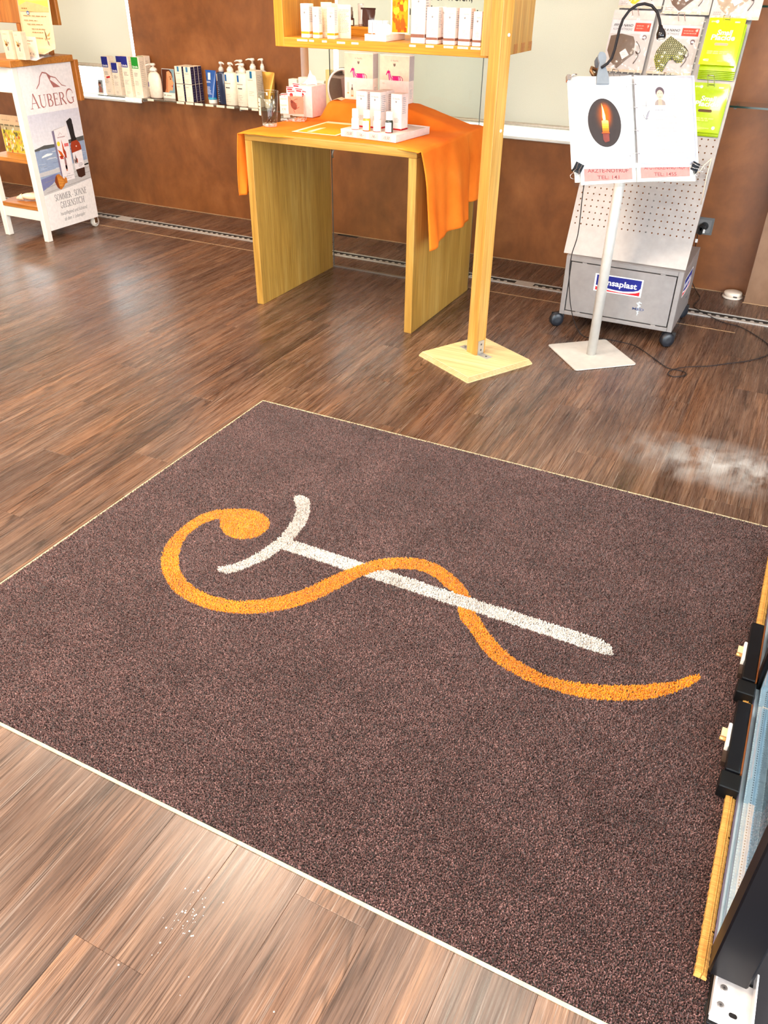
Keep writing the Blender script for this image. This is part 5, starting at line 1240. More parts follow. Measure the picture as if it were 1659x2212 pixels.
# things on the trolley
VZ = 0.9665
t = thing('sign_sheet', 'tall cream advertising sheet leaning at the back of the white side trolley', 'poster', (-4.088, 3.800, VZ+0.0005))
t.rotation_euler = (-0.07, 0, 0)
def sheet(u, v):
    y = 0.0
    z = v*0.44
    if v < 0.08: y = -(0.08-v)*1.1; z = 0.08*0.44-(0.08-v)*0.35+0.006
    return ((u-.5)*0.245, y+0.002*math.sin(u*5), z)
MB().grid(sheet, 10, 26, (234, 202, 160)).build('sheet', 'paper', t, solid=0.0005)
f = Fr((-0.1175, -0.0035, 0), (1, 0, 0), (0, 0, 1)); p = MB()
p.rect(f, 0.006, 0.215, 0.229, 0.435, (232, 196, 90), 3)
for q, c in (([(.006,.24),(.07,.262),(.16,.250),(.229,.236),(.229,.216),(.006,.216)], (220,176,120)), ([(.006,.30),(.10,.33),(.229,.29),(.229,.27),(.1,.262),(.006,.27)], (244,222,110)), ([(.006,.36),(.05,.34),(.04,.33),(.006,.32)], (206,190,110)), ([(.02,.345),(.06,.352),(.05,.328),(.02,.325)], (236,212,40)), ([(.03,.37),(.15,.36),(.2,.345),(.1,.34)], (150,160,90))): p.poly(f, q, c, 4)
p.scrib(f, .025, .222, .10, .234, 1, (150, 110, 64), 6, .5); p.ell(f, .068, .208, .010, .010, (90, 110, 150), 6, 18).ell(f, .069, .206, .006, .004, (226, 224, 226), 7, 12)
for y, a, b in ((.190,.03,.21), (.168,.03,.22), (.150,.05,.20), (.128,.08,.185), (.112,.08,.165), (.085,.10,.17)): p.scrib(f, a, y, b, y+.007, 1, (150, 112, 70), 4, .5)
for q, c in (([(.172,.135),(.184,.11),(.188,.08),(.178,.09)], (120,90,60)), ([(.185,.10),(.215,.12),(.205,.10)], (206,150,90)), ([(.19,.088),(.214,.094),(.200,.082)], (190,140,90)), ([(.184,.082),(.198,.072),(.200,.052),(.188,.06)], (150,124,110)), ([(.168,.092),(.178,.086),(.176,.076)], (160,120,90))): p.poly(f, q, c, 4)
tag(p.build('print', 'paper', t), kind='stuff')
def plant(p, fr, w, h):
    for q, c in (([(.50,.75),(.58,.60),(.60,.45),(.50,.52)], (120,96,80)), ([(.20,.70),(.45,.60),(.55,.48),(.35,.50)], (196,140,70)), ([(.22,.55),(.45,.54),(.50,.46),(.32,.45)], (170,112,60)), ([(.60,.60),(.78,.62),(.70,.50)], (150,120,110)), ([(.45,.44),(.62,.46),(.60,.30),(.44,.32)], (150,136,130))): p.poly(fr, [(a*w, b*h) for a, b in q], c, 1)
    p.scrib(fr, w*.2, h*.84, w*.8, h*.92, 1, (210, 180, 150), 1, .5).scrib(fr, w*.2, h*.10, w*.85, h*.24, 3, (196, 176, 160), 1, .45)
carton('care_carton', 'small pale carton with a plant picture on the white trolley, beside the price card', 'carton', (-4.005, 3.600, VZ), 0.060, 0.035, 0.132, (236, 206, 174), plant)
carton('care_carton', 'small pale carton with a plant picture on the white trolley, cut by the photo edge', 'carton', (-4.075, 3.585, VZ), 0.060, 0.035, 0.136, (236, 206, 174), plant)
t = thing('price_card', 'upright cream price card with a handwritten euro price, on the white trolley', 'card', (-4.010, 3.668, VZ)); t.location = (-4.012, 3.672, VZ)
MB().box(-0.045, 0.045, 0, 0.001, 0, 0.105, (253, 228, 200)).build('card', 'paper', t)
f = Fr((-0.045, -0.0003, 0), (1, 0, 0), (0, 0, 1)); p = MB()
p.txt(f, 'Hautpflegemilch', .034, .082, .011, (120, 90, 70), 1, 'C', .064, .3).txt(f, 'Aloe Vera', .03, .068, .010, (120, 90, 70), 1, 'C', .028, .3).txt(f, '€ 16,-', .046, .016, .018, (70, 60, 56), 1, 'C', .042, .3)
tag(p.build('print', 'paper', t), kind='stuff')
t = thing('paper_sheets', 'thin stack of curling white sheets at the right edge of the trolley top', 'paper', (-4.062, 3.700, VZ+0.0008), math.radians(20))
def curl(o_):
    return lambda u, v: ((u-.5)*0.16, (v-.5)*0.20, o_+0.010*(0.5+0.5*math.sin(u*5+1))*max(0, 0.6-v)-0.022*max(0, u+ (0.45-v)-0.95)**1.3+0.001)
for k in range(4): MB().grid(curl(0.0022*k), 12, 16, (240-8*k, 228-6*k, 222-2*k)).build('sheet', 'paper', t, solid=0.0003, rot=(0, 0, 0.05*k))
t = thing('picture_card', 'colourful picture card of little figures on a meadow, on the middle trolley shelf', 'card', (-4.262, 3.655, 0.4605))
MB().box(-0.115, 0.115, 0, 0.0015, 0, 0.205, (226, 190, 150)).build('card', 'card', t)
f = Fr((-0.115, -0.0003, 0), (1, 0, 0), (0, 0, 1)); p = MB().rect(f, .002, .002, .228, .125, (206, 190, 70)).rect(f, .002, .125, .228, .150, (190, 170, 130)).scrib(f, .002, .142, .228, .158, 1, (120, 110, 84), 3, .5)
rr = random.Random(21)
for k in range(110):
    x, y = rr.uniform(.008, .22), rr.uniform(.008, .138); s_ = rr.uniform(.003, .008)
    p.poly(f, [(x-s_, y-s_*1.5), (x+s_*.6, y-s_*1.2), (x+s_*.8, y+s_), (x-s_*.4, y+s_*1.6)], rr.choice([(196,80,50),(240,220,190),(110,100,60),(226,160,90),(230,206,60),(250,236,210),(150,140,70)]), 4+k*0.25)
p.txt(f, 'AUBERG', .205, .172, .018, RO, 2, 'R', .07).line(f, [(.155, .192), (.172, .200), (.19, .193)], .002, RO, 2).scrib(f, .02, .172, .10, .182, 1, (190, 160, 130), 2, .5)
tag(p.build('print', 'paper', t), kind='stuff')
t = thing('seashell', 'pale spiral seashell lying on the lowest shelf of the white trolley', 'shell', (-4.225, 3.625, 0.2005), 0.35)
MB().grid(lambda u, v: (0.058*math.cos(v*PI)*(1), 0.028*math.sin(v*PI)*math.cos(u*2*PI)*(1-0.35*v), 0.026+0.024*math.sin(v*PI)*math.sin(u*2*PI)*(1-0.35*v)*(1+0.16*math.sin(u*44))), 24, 14, (252, 226, 192)).build('shell_body', 'plastic', t)
MB().tube([(-0.048, 0.0, 0.022), (-0.066, -0.006, 0.017), (-0.078, 0.004, 0.014), (-0.090, -0.002, 0.010)], .01, 10, (250, 222, 190), rs=[.020, .013, .011, .006]).build('shell_spire', 'plastic', t)
MB().tube([(0.045, 0, 0.022), (0.066, 0.008, 0.014), (0.082, 0.004, 0.010)], .01, 10, (246, 216, 184), rs=[.016, .010, .005]).build('shell_lip', 'plastic', t)
# ------------------------------------------------------------------ reading stand with ring binder, notices and clip lamp
LC0 = Vector((-0.623, 3.233, 0.961)); yw, tl = 0.576, 0.590
LU = Vector((math.cos(yw), math.sin(yw), 0)); LB = Vector((-math.sin(yw), math.cos(yw), 0))
LV = LB*math.sin(tl) + Vector((0, 0, math.cos(tl))); LN = LU.cross(LV)
SB = Vector((-0.668, 3.388, 0))
def LM(base):   # lectern plane -> local coords of a thing at base (x along width, y up the board, z towards the reader)
    m = Matrix(((LU.x, LV.x, LN.x, LC0.x-base.x), (LU.y, LV.y, LN.y, LC0.y-base.y), (LU.z, LV.z, LN.z, LC0.z-base.z), (0, 0, 0, 1)))
    return m
st = thing('reading_stand', 'silver-white reading stand with oval pole and flat square foot, carrying an open binder', 'stand', SB)
PZ = math.radians(41)
def rrect(w, d, r, n=5):
    out = []
    for cx_, cy_, a0 in ((w-r, d-r, 0), (-w+r, d-r, 90), (-w+r, -d+r, 180), (w-r, -d+r, 270)):
        out += [(cx_+r*math.cos(math.radians(a0+90*i/n)), cy_+r*math.sin(math.radians(a0+90*i/n))) for i in range(n+1)]
    return out
FT = Matrix.Rotation(PZ, 4, 'Z')
fp = MB(FT).prism(rrect(0.143, 0.143, 0.012), 0.002, 0.0065)
fp.build('foot_plate', 'silver_paint', st)
MB(FT).prism(rrect(0.141, 0.141, 0.012), 0, 0.002).build('foot_pad', 'black_plastic', st)
MB(FT).lathe([(0.0215, 0.0066), (0.0215, 1.06)], 32, sx=1.0, sy=0.82).build('pole', 'silver_paint', st)
M_ = LM(SB)
MB(M_).cbox(-0.225, 0.225, -0.215, 0.150, -0.012, -0.008, 0.001).build('back_board', 'silver_paint', st)
MB().tube([(0, 0, 1.04), M_ @ Vector((-0.07, 0.06, -0.03)), M_ @ Vector((-0.07, 0.06, -0.0125))], 0.014, 12).build('tilt_joint', 'silver_paint', st)
MB(M_).box(-0.232, 0.232, -0.232, -0.160, -0.0075, -0.0055).build('acrylic_pocket', 'film', st)
# two red emergency notices in the pocket under the binder
def lect_thing(name, label, cat, x, y, z=0.0, group=None):
    base = LC0 + LU*x + LV*y + LN*z
    t = thing(name, label, cat, base, 0, group); return t, LM(base)
def notice(label, x0, x1, yb, l1, l2, slope):
    t, m = lect_thing('notice_sheet', label, 'sheet', (x0+x1)/2, yb)
    MB(m).prism([(x0, yb), (x1, yb+slope), (x1, -0.10), (x0, -0.10)], -0.0045, -0.0038, (250, 246, 246)).build('sheet', 'paper', t)
    f = Fr((0, 0, -0.0037), (1, 0, 0), (0, 1, 0)); p = MB(m)
    p.poly(f, [(x0+0.013, yb+0.012), (x1-0.012, yb+slope*0.6+0.012), (x1-0.012, -0.13), (x0+0.013, -0.13)], (246, 132, 126), 1)
    p.txt(f, l1, (x0+x1)/2, yb+0.044, 0.0190, (108, 62, 64), 2, 'C', (x1-x0)*0.74, 0, 0.012).txt(f, l2, (x0+x1)/2, yb+0.0205, 0.0180, (108, 66, 68), 2, 'C', (x1-x0)*0.40, 0, 0.006)
    tag(p.build('print', 'paper', t), kind='stuff')
notice('red and white notice reading ÄRZTE-NOTRUF TEL: 141, below the left binder page', -0.205, -0.002, -0.226, 'ÄRZTE-NOTRUF', 'TEL: 141', 0.010)
notice('red and white notice reading APOTHEKEN-NOTRUF TEL: 1455, below the right binder page', 0.004, 0.213, -0.217, 'APOTHEKEN-NOTRUF', 'TEL: 1455', 0.010)
bt, m = lect_thing('ring_binder', 'open white ring binder with a candle picture, lying on the reading stand', 'binder', 0.0, -0.165)
MB(m).cbox(-0.238, -0.026, -0.170, 0.157, -0.0035, -0.0008, 0.0008, (246, 232, 226)).build('cover', 'plastic', bt)
MB(m).cbox(0.020, 0.234, -0.166, 0.162, -0.0035, -0.0008, 0.0008, (246, 238, 236)).build('cover', 'plastic', bt)
MB(m).cbox(-0.0255, 0.0195, -0.167, 0.158, -0.0035, -0.0010, 0.0008, (240, 230, 226)).build('spine', 'plastic', bt)
MB(m).box(-0.0075, 0.0045, -0.150, 0.150, -0.0009, 0.0022, (214, 210, 208)).build('ring_rail', 'metal', bt)
def page(x0, x1, z0, bend, nm):
    def fn(sgn):
        def f(u, v):
            e_ = u if bend > 0 else 1-u
            z = z0+0.010*math.exp(-(e_/0.10)**2)*0.7+0.0012*math.sin(v*9+u*4)
            return (x0+(x1-x0)*u, -0.158+(0.315)*v, z)
        return f
    return MB(m).grid(fn(1), 24, 12, (224, 222, 224) if bend < 0 else (188, 188, 200)).build(nm, 'paper', bt, solid=0.0004)
page(-0.222, -0.006, 0.003, -1, 'left_page'); page(0.003, 0.224, 0.003, 1, 'right_page')
def sleeve(x0, x1, bend):
    def f(u, v):
        e_ = u if bend > 0 else 1-u
        return (x0+(x1-x0)*u, -0.160+0.319*v, 0.0046+0.010*math.exp(-(e_/0.10)**2)*0.7+0.0012*math.sin(v*9+u*4))
    return MB(m).grid(f, 24, 12).build('clear_sleeve', 'film', bt)
sleeve(0.003, 0.227, 1)
f = Fr((0, 0, 0.0048), (1, 0, 0), (0, 1, 0)); p = MB(m)
# candle in an oval
ex, ey, er = -0.111, -0.009, 0.10
p.ell(f, ex, ey, 0.0605, 0.0865, (58, 50, 50), 1, 40, er)
for k in range(8):
    q = k/7; p.ell(f, -0.112+0.001*k, 0.012+0.008*q, 0.030*(1-q)+0.008, 0.034*(1-q)+0.026, tuple(int(a+(b-a)*q**1.5) for a, b in zip((62, 51, 50), (240, 92, 24))), 2+k, 24, 0.06)
p.poly(f, [(-0.1165,-0.002),(-0.1195,0.010),(-0.1190,0.030),(-0.1205,0.060),(-0.1135,0.040),(-0.1075,0.016),(-0.1065,0.002),(-0.111,-0.006)], (255, 196, 92), 11)
p.poly(f, [(-0.1150,0.000),(-0.1175,0.010),(-0.1172,0.030),(-0.1190,0.052),(-0.1135,0.036),(-0.1090,0.014),(-0.1085,0.003),(-0.111,-0.003)], (255, 248, 226), 12)
for k in range(5): p.poly(f, [(-0.122+0.0004*k, -0.004-0.0085*k), (-0.0975+0.0002*k, -0.004-0.0085*k), (-0.0973+0.0002*k, -0.0125-0.0085*k), (-0.1216+0.0004*k, -0.0125-0.0085*k)], [(255,206,104),(254,184,70),(250,154,46),(240,122,34),(224,92,34)][k], 12)
p.ell(f, -0.1097, -0.004, 0.0122, 0.0035, (255, 214, 120), 13, 20).line(f, [(-0.111, -0.006), (-0.111, 0.002)], 0.001, (90, 50, 30), 14)
p.poly(f, [(-0.120,-0.047),(-0.0965,-0.047),(-0.0965,-0.075),(-0.112,-0.080),(-0.119,-0.070)], (124, 62, 56), 11)
p.ell(f, -0.109, -0.046, 0.0155, 0.004, (170, 70, 48), 11, 20)
# memorial page: sheet edge, portrait, cross, hands, lines
fz = Fr((0, 0, 0.0052), (1, 0, 0), (0, 1, 0))
p.rect(fz, 0.026, -0.136, 0.205, 0.142, (230, 227, 210), 1)
p.rect(fz, 0.077, 0.052, 0.119, 0.120, (190, 182, 188), 2)
p.poly(fz, [(0.078,0.0525),(0.118,0.0525),(0.116,0.064),(0.108,0.072),(0.088,0.072),(0.080,0.064)], (150, 134, 126), 3).poly(fz, [(0.090,0.0525),(0.106,0.0525),(0.104,0.074),(0.092,0.074)], (206, 156, 136), 4)
p.ell(fz, 0.098, 0.100, 0.0165, 0.0175, (84, 70, 76), 5, 20).ell(fz, 0.098, 0.090, 0.0125, 0.0165, (212, 166, 146), 6, 20).line(fz, [(0.091,0.094),(0.095,0.0945)], 0.0015, (110, 74, 70), 7).line(fz, [(0.101,0.0945),(0.105,0.094)], 0.0015, (110, 74, 70), 7).line(fz, [(0.094,0.081),(0.102,0.081)], 0.0014, (160, 80, 76), 7)
for k in range(8): p.ell(fz, 0.082+0.0045*k, 0.056+0.004*(k % 2), 0.0014, 0.0012, (150, 140, 140), 7, 8)
G2 = (138, 134, 142)
p.rect(fz, 0.0442, 0.030, 0.0458, 0.072, (110, 106, 116), 2).rect(fz, 0.030, 0.0502, 0.060, 0.0518, (110, 106, 116), 2).rect(fz, 0.0474, -0.045, 0.0486, 0.006, (130, 126, 134), 2)
p.poly(fz, [(0.040,0.004),(0.044,0.000),(0.052,0.012),(0.059,0.034),(0.053,0.030),(0.045,0.016)], (140, 136, 146), 2).line(fz, [(0.034,0.018),(0.036,0.008),(0.044,0.002),(0.052,0.006)], 0.0018, (90, 86, 96), 3).line(fz, [(0.044,0.012),(0.050,0.026),(0.058,0.035)], 0.0014, (80, 76, 86), 3)
p.scrib(fz, 0.130, 0.072, 0.180, 0.102, 5, G2, 2, 0.3)
p.scrib(fz, 0.078, 0.033, 0.118, 0.038, 1, G2, 2, 0.5)
p.txt(fz, 'Gertrud Gisela Neumeier', 0.076, 0.008, 0.0125, (112, 106, 116), 2, 'L', 0.112, 0.35)
p.scrib(fz, 0.076, -0.001, 0.112, 0.003, 1, G2, 2, 0.5)
for y0, y1, n in ((-0.022, -0.008, 2), (-0.050, -0.026, 4), (-0.066, -0.054, 2), (-0.082, -0.070, 2), (-0.094, -0.088, 1), (-0.108, -0.102, 1), (-0.120, -0.114, 1)): p.scrib(fz, 0.076, y0, 0.193, y1, n, G2, 2, 0.28)
tag(p.build('page_print', 'paper', bt), kind='stuff')
for y in (0.122, 0.039, -0.043, -0.124):
    MB(m).tube([(-0.016, y, 0.003), (-0.013, y+0.001, 0.012), (-0.003, y+0.002, 0.016), (0.009, y+0.001, 0.012), (0.012, y, 0.003)], 0.0012, 6, (206, 196, 190)).build('ring', 'steel_bright', bt)
    MB(m).lathe([(0.0, 0.0), (0.003, 0.0)], 10, (40, 36, 36), c=(-0.022, y-0.004, 0.0062)).build('punch_hole', 'paper', bt)
# binder clips
def fold_clip(label, x, y, ang, dark):
    t, mm = lect_thing('binder_clip', label, 'clip', x, y)
    q = mm @ Matrix.Translation((x, y, 0)) @ Matrix.Rotation(ang, 4, 'Z')
    col = (40, 44, 52) if dark else (206, 190, 184)
    MB(q).prism([(-0.016, -0.016), (0.016, -0.016), (0.016, 0.010), (-0.016, 0.010)], -0.0140, -0.0125, col).prism([(-0.016, -0.016), (0.016, -0.016), (0.016, 0.010), (-0.016, 0.010)], 0.0075, 0.009, col).box(-0.016, 0.016, -0.0175, -0.016, -0.0140, 0.009, col).build('clip_body', 'metal', t)
    for z0, sgn in ((0.0095, 1), (-0.0145, -1)):
        MB(q).tube([(-0.008, 0.010, z0), (-0.007, -0.004, z0), (-0.005, -0.016, z0+0.004*sgn), (-0.011, -0.030, z0+0.006*sgn), (-0.006, -0.037, z0+0.006*sgn), (0.006, -0.037, z0+0.006*sgn), (0.011, -0.030, z0+0.006*sgn), (0.005, -0.016, z0+0.004*sgn), (0.007, -0.004, z0), (0.008, 0.010, z0)], 0.0012, 6, (214, 208, 206)).build('clip_handle', 'steel_bright', t)
fold_clip('dark folding clip at the lower left corner of the binder', -0.213, -0.163, -0.5, True)
fold_clip('dark folding clip at the lower right corner of the binder', 0.213, -0.168, 1.1, True)
t, mm = lect_thing('corner_clip', 'small silver clip at the upper left corner of the binder', 'clip', -0.232, 0.148)
MB(mm).cbox(-0.240, -0.226, 0.142, 0.163, -0.0135, 0.006, 0.002, (206, 196, 192)).tube([(-0.228, 0.152, 0.006), (-0.218, 0.160, 0.010), (-0.206, 0.160, 0.008)], 0.0025, 8, (230, 224, 222)).build('clip_body', 'steel_bright', t)
# clip lamp with goose neck
lt, mm = lect_thing('clip_lamp', 'grey clip lamp with a black goose neck, clamped to the top of the left page', 'lamp', -0.112, 0.13)
GRY = (126, 132, 140)
jaw = [(-0.024,0.124),(0.022,0.124),(0.021,0.150),(0.016,0.170),(0.010,0.188),(0.0135,0.203),(0.0165,0.216),(0.013,0.231),(0.004,0.237),(-0.007,0.236),(-0.0135,0.226),(-0.014,0.212),(-0.010,0.196),(-0.015,0.176),(-0.022,0.150)]
jm = mm @ Matrix.Translation((-0.113, 0, 0))
MB(jm).prism(jaw, 0.0078, 0.016, GRY).build('front_jaw', 'plastic', lt)
MB(jm).prism([(x*0.98, y) for x, y in jaw], -0.024, -0.0165, (96, 100, 106)).build('rear_jaw', 'plastic', lt)
MB(jm).lathe([(0.011, -0.0162), (0.011, 0.0076)], 16, (170, 120, 70), c=(0, 0.186, 0)).build('spring', 'metal', lt)
MB(jm).tube([(-0.014, 0.186, -0.010), (-0.032, 0.192, -0.006), (-0.036, 0.178, -0.002), (-0.028, 0.165, -0.004), (-0.016, 0.17, -0.008)], 0.006, 8, (140, 100, 66)).build('spring_loop', 'metal', lt)
neck = [(-0.119,0.178,0.020),(-0.098,0.190,0.024),(-0.082,0.208,0.026),(-0.070,0.240,0.028),(-0.060,0.275,0.030),(-0.050,0.310,0.032),(-0.038,0.340,0.036),(-0.016,0.367,0.042),(0.012,0.383,0.048),(0.036,0.385,0.052),(0.060,0.376,0.056),(0.078,0.352,0.058),(0.085,0.325,0.058),(0.088,0.303,0.056)]
MB(mm).tube(neck, 0.0048, 10, (26, 22, 26)).build('goose_neck', 'rubber', lt)
hp = [Vector(p_) for p_ in ((0.088,0.305,0.056),(0.0885,0.297,0.055),(0.0895,0.288,0.054),(0.0900,0.280,0.053),(0.0905,0.270,0.052),(0.0905,0.264,0.051))]
hd = MB(mm).tube(hp, 0.01, 20, (20, 18, 24), rs=[.0075, .0085, .0135, .0165, .0165, .0145]).build('lamp_head', 'gloss', lt)
MB(mm).tube([(0.0905,0.2635,0.051),(0.0905,0.2628,0.0508)], 0.011, 16, (252, 250, 240)).build('lens', 'plastic', lt)
sd = bpy.data.lights.new('reading_light', 'SPOT'); sd.energy = 0.7; sd.spot_size = math.radians(115); sd.spot_blend = 0.8; sd.color = (1.0, 0.97, 0.86); sd.shadow_soft_size = 0.012
so = bpy.data.objects.new('reading_light', sd); COL.objects.link(so); so.parent = lt
a_ = mm @ Vector((0.0900, 0.255, 0.058)); b_ = mm @ Vector((0.055, 0.02, 0.0))
so.location = a_; so.rotation_euler = (b_-a_).to_track_quat('-Z', 'Y').to_euler()
# lamp cable: hangs behind the board, over the foot, across the floor, to the socket
cab = [tuple(LC0+LU*(-0.112)+LV*0.17+LN*(-0.012)), tuple(LC0+LU*(-0.19)+LV*0.05+LN*(-0.03)), (-0.80,3.34,0.76),(-0.793,3.335,0.66),(-0.788,3.33,0.52),(-0.802,3.33,0.43),(-0.800,3.34,0.33),(-0.785,3.38,0.20),(-0.765,3.44,0.10),(-0.745,3.52,0.03),(-0.715,3.575,0.006),(-0.64,3.600,0.003),(-0.566,3.596,0.003),(-0.509,3.577,0.003),(-0.432,3.50,0.003),(-0.345,3.407,0.003),(-0.288,3.40,0.003),(-0.262,3.385,0.003),(-0.264,3.355,0.003),(-0.301,3.323,0.003),(-0.328,3.340,0.003),(-0.318,3.380,0.0075),(-0.273,3.435,0.0085),(-0.188,3.507,0.003),(-0.121,3.572,0.003),(-0.035,3.657,0.003),(0.025,3.755,0.003),(0.038,3.83,0.003),(0.012,3.90,0.003),(-0.038,3.971,0.003),(-0.12,4.059,0.003),(-0.208,4.087,0.003),(-0.281,4.147,0.004),(-0.340,4.20,0.0065),(-0.37,4.26,0.004),(-0.36,4.40,0.003),(-0.40,4.50,0.01),(-0.44,4.535,0.06),(-0.452,4.538,0.14),(-0.452,4.535,0.215),(-0.452,4.520,0.262),(-0.452,4.515,0.285)]
def smooth(P_, n=5):
    P_ = [Vector(q) for q in P_]; out = []
    for i in range(len(P_)-1):
        p0, p1, p2, p3 = P_[max(i-1, 0)], P_[i], P_[i+1], P_[min(i+2, len(P_)-1)]
        for j in range(n):
            t_ = j/n; out.append(0.5*((2*p1)+(p2-p0)*t_+(2*p0-5*p1+4*p2-p3)*t_*t_+(3*p1-p0-3*p2+p3)*t_**3))
    return out+[P_[-1]]
tag(MB().tube(smooth(cab), 0.0021, 6, (34, 30, 32)).build('lamp_cable', 'rubber'), 'thin black cable hanging from the clip lamp and looping over the floor to the socket', 'cable')
# wall socket with plug
t = thing('wall_socket', 'grey wall socket low on the brown wall beside the metal display trolley', 'socket', (-0.432, 4.56, 0.322))
SKM = Matrix.Rotation(PI/2, 4, 'X')
MB(SKM).prism(rrect(0.042, 0.042, 0.003, 3), 0.0003, 0.007, (104, 104, 104)).build('frame', 'plastic', t)
MB(SKM).prism(rrect(0.031, 0.031, 0.002, 3), 0.0072, 0.009, (122, 122, 122)).build('insert', 'plastic', t)
MB(SKM).lathe([(0.0205, 0.0092), (0.0205, 0.0098), (0.018, 0.0096), (0.017, 0.0094)], 24, (30, 30, 30)).build('socket_well', 'plastic', t)
t = thing('power_plug', 'black angled plug with a small white tag, in the wall socket', 'plug', (-0.440, 4.549, 0.318))
MB(SKM).lathe([(0.0175, 0.0005), (0.0175, 0.022), (0.014, 0.030)], 20, (26, 26, 26)).cbox(-0.012, 0.006, -0.035, 0.006, 0.010, 0.030, 0.004, (26, 26, 26)).build('plug_body', 'plastic', t)
MB().box(0.010, 0.019, -0.0335, -0.0305, -0.022, -0.004, (240, 238, 236)).box(-0.016, -0.004, -0.046, -0.044, -0.070, -0.052, (240, 238, 236)).build('white_tag', 'paper', t)['kind'] = 'stuff'
# round white puck on the floor
t = thing('smoke_detector', 'round white plastic puck lying on the floor by the brown pillar', 'detector', (-0.206, 4.497, 0))
t.location = (-0.212, 4.498, 0)
MB().lathe([(0.047, 0), (0.050, 0.002), (0.050, 0.009), (0.046, 0.011)], 36, (238, 222, 206)).build('base_ring', 'plastic', t)
MB().lathe([(0.045, 0.0112), (0.0455, 0.025), (0.043, 0.030), (0.030, 0.033), (0.0, 0.034)], 36, (244, 226, 208)).build('cap', 'plastic', t)
MB().box(0.006, 0.026, -0.0462, -0.0440, 0.013, 0.019, (60, 50, 46)).build('vent', 'plastic', t)

# ------------------------------------------------------------------ metal display trolley with peg panel
DX0, DX1, DY0, DY1, DZ0, DZ1 = -0.900, -0.384, 3.65, 4.09, 0.066, 0.336
dx, dy = (DX0+DX1)/2, (DY0+DY1)/2
dt = thing('display_trolley', 'grey metal trolley with sloping peg panel and a low cabinet on castors', 'display trolley', (dx, dy, 0))
MDT = Matrix.Translation((-dx, -dy, 0))
SIL = (180, 176, 176)
def dbx(nm, boxes, m='brushed_steel', b=None):
    q = MB(MDT)
    for B in boxes: q.cbox(*B, 0.0015) if b is None else q.box(*B)
    return q.build(nm, m, dt)
dbx('cabinet_shell', [(DX0, DX1, DY0+0.02, DY1, DZ0, DZ0+0.02)]); dbx('cabinet_side', [(DX0, DX0+0.012, DY0+0.0205, DY1-0.0125, DZ0+0.0205, DZ1-0.0155)]); dbx('cabinet_side', [(DX1-0.012, DX1, DY0+0.0205, DY1-0.0125, DZ0+0.0205, DZ1-0.0155)])
dbx('cabinet_back', [(DX0, DX1, DY1-0.012, DY1, DZ0+0.0205, DZ1-0.0155)]); dbx('cabinet_top', [(DX0, DX1, DY0+0.0205, DY1, DZ1-0.015, DZ1)])
dbx('frame_stile', [(DX0, DX0+0.022, DY0, DY0+0.02, DZ0, DZ1)]); dbx('frame_stile', [(DX1-0.022, DX1, DY0, DY0+0.02, DZ0, DZ1)])
dbx('frame_rail', [(DX0+0.0222, DX1-0.0222, DY0, DY0+0.02, DZ1-0.020, DZ1)]); dbx('frame_rail', [(DX0+0.0222, DX1-0.0222, DY0, DY0+0.02, DZ0, DZ0+0.018)])
dbx('shadow_gap', [(DX0+0.0222, DX1-0.0222, DY0+0.012, DY0+0.018, DZ0+0.0182, DZ1-0.0202)], 'slot_black', 1)
door = dbx('door', [(DX0+0.0262, DX1-0.0262, DY0+0.0005, DY0+0.012, DZ0+0.0222, DZ1-0.0242)])
for hx in (DX0+0.085, DX1-0.085):
    for hz in (DZ1-0.0241, DZ0+0.0184): MB(MDT).box(hx-0.010, hx+0.010, DY0+0.0015, DY0+0.011, hz, hz+0.0037, SIL).build('hinge', 'metal', door)
MB(MDT).cbox(DX0, DX1, DY0+0.001, DY0+0.022, DZ1+0.0003, DZ1+0.0035, 0.0008).build('panel_foot', 'brushed_steel', dt)
def logo(p, f, w, h):
    p.rect(f, 0, 0, w, h, (246, 244, 244), 1)
    p.poly(f, [(w*.035, h*.94), (w*.972, h*.94), (w*.972, h*.50), (w*.93, h*.36), (w*.82, h*.26), (w*.62, h*.19), (w*.42, h*.20), (w*.20, h*.26), (w*.035, h*.345)], (30, 36, 122), 2)
    p.poly(f, [(w*.035, h*.06), (w*.965, h*.06), (w*.965, h*.30), (w*.88, h*.20), (w*.74, h*.125), (w*.55, h*.10), (w*.35, h*.13), (w*.15, h*.20), (w*.035, h*.27)], (224, 32, 42), 2)
    p.txt(f, 'hansaplast', w*.49, h*.42, h*.46, (246, 244, 244), 3, 'C', w*.80, 0, 0.022)
def snake_staff(p, f, x, y, s, cw, cd):
    p.line(f, [(x, y+s*.55), (x, y-s*.15)], s*.07, cw, 1)
    p.line(f, [(x+s*.22, y+s*.40), (x+s*.05, y+s*.46), (x-s*.20, y+s*.36), (x-s*.05, y+s*.24), (x+s*.16, y+s*.16), (x+s*.02, y+s*.04), (x-s*.12, y+s*.02)], s*.085, cw, 2)
    p.line(f, [(x+s*.10, y-s*.30), (x-s*.10, y-s*.40), (x+s*.08, y-s*.50), (x-s*.03, y-s*.62)], s*.075, cw, 2).line(f, [(x, y-s*.28), (x, y-s*.75)], s*.045, cw, 1)
    p.txt(f, 'MED', x, y-s*.26, s*.30, cd, 3, 'C', s*1.02, 0, 0.012)
f = Fr((-0.758-dx, DY0+0.0002-dy, 0.200), (1, 0, 0), (0, 0, 1)); p = MB(); logo(p, f, 0.213, 0.078)
f = Fr((-0.546-dx, DY0+0.0002-dy, 0.155), (1, 0, 0), (0, 0, 1)); snake_staff(p, f, 0, 0, 0.050, (206, 222, 230), (70, 84, 130))
tag(p.build('logo_print', 'paper', door), kind='stuff')
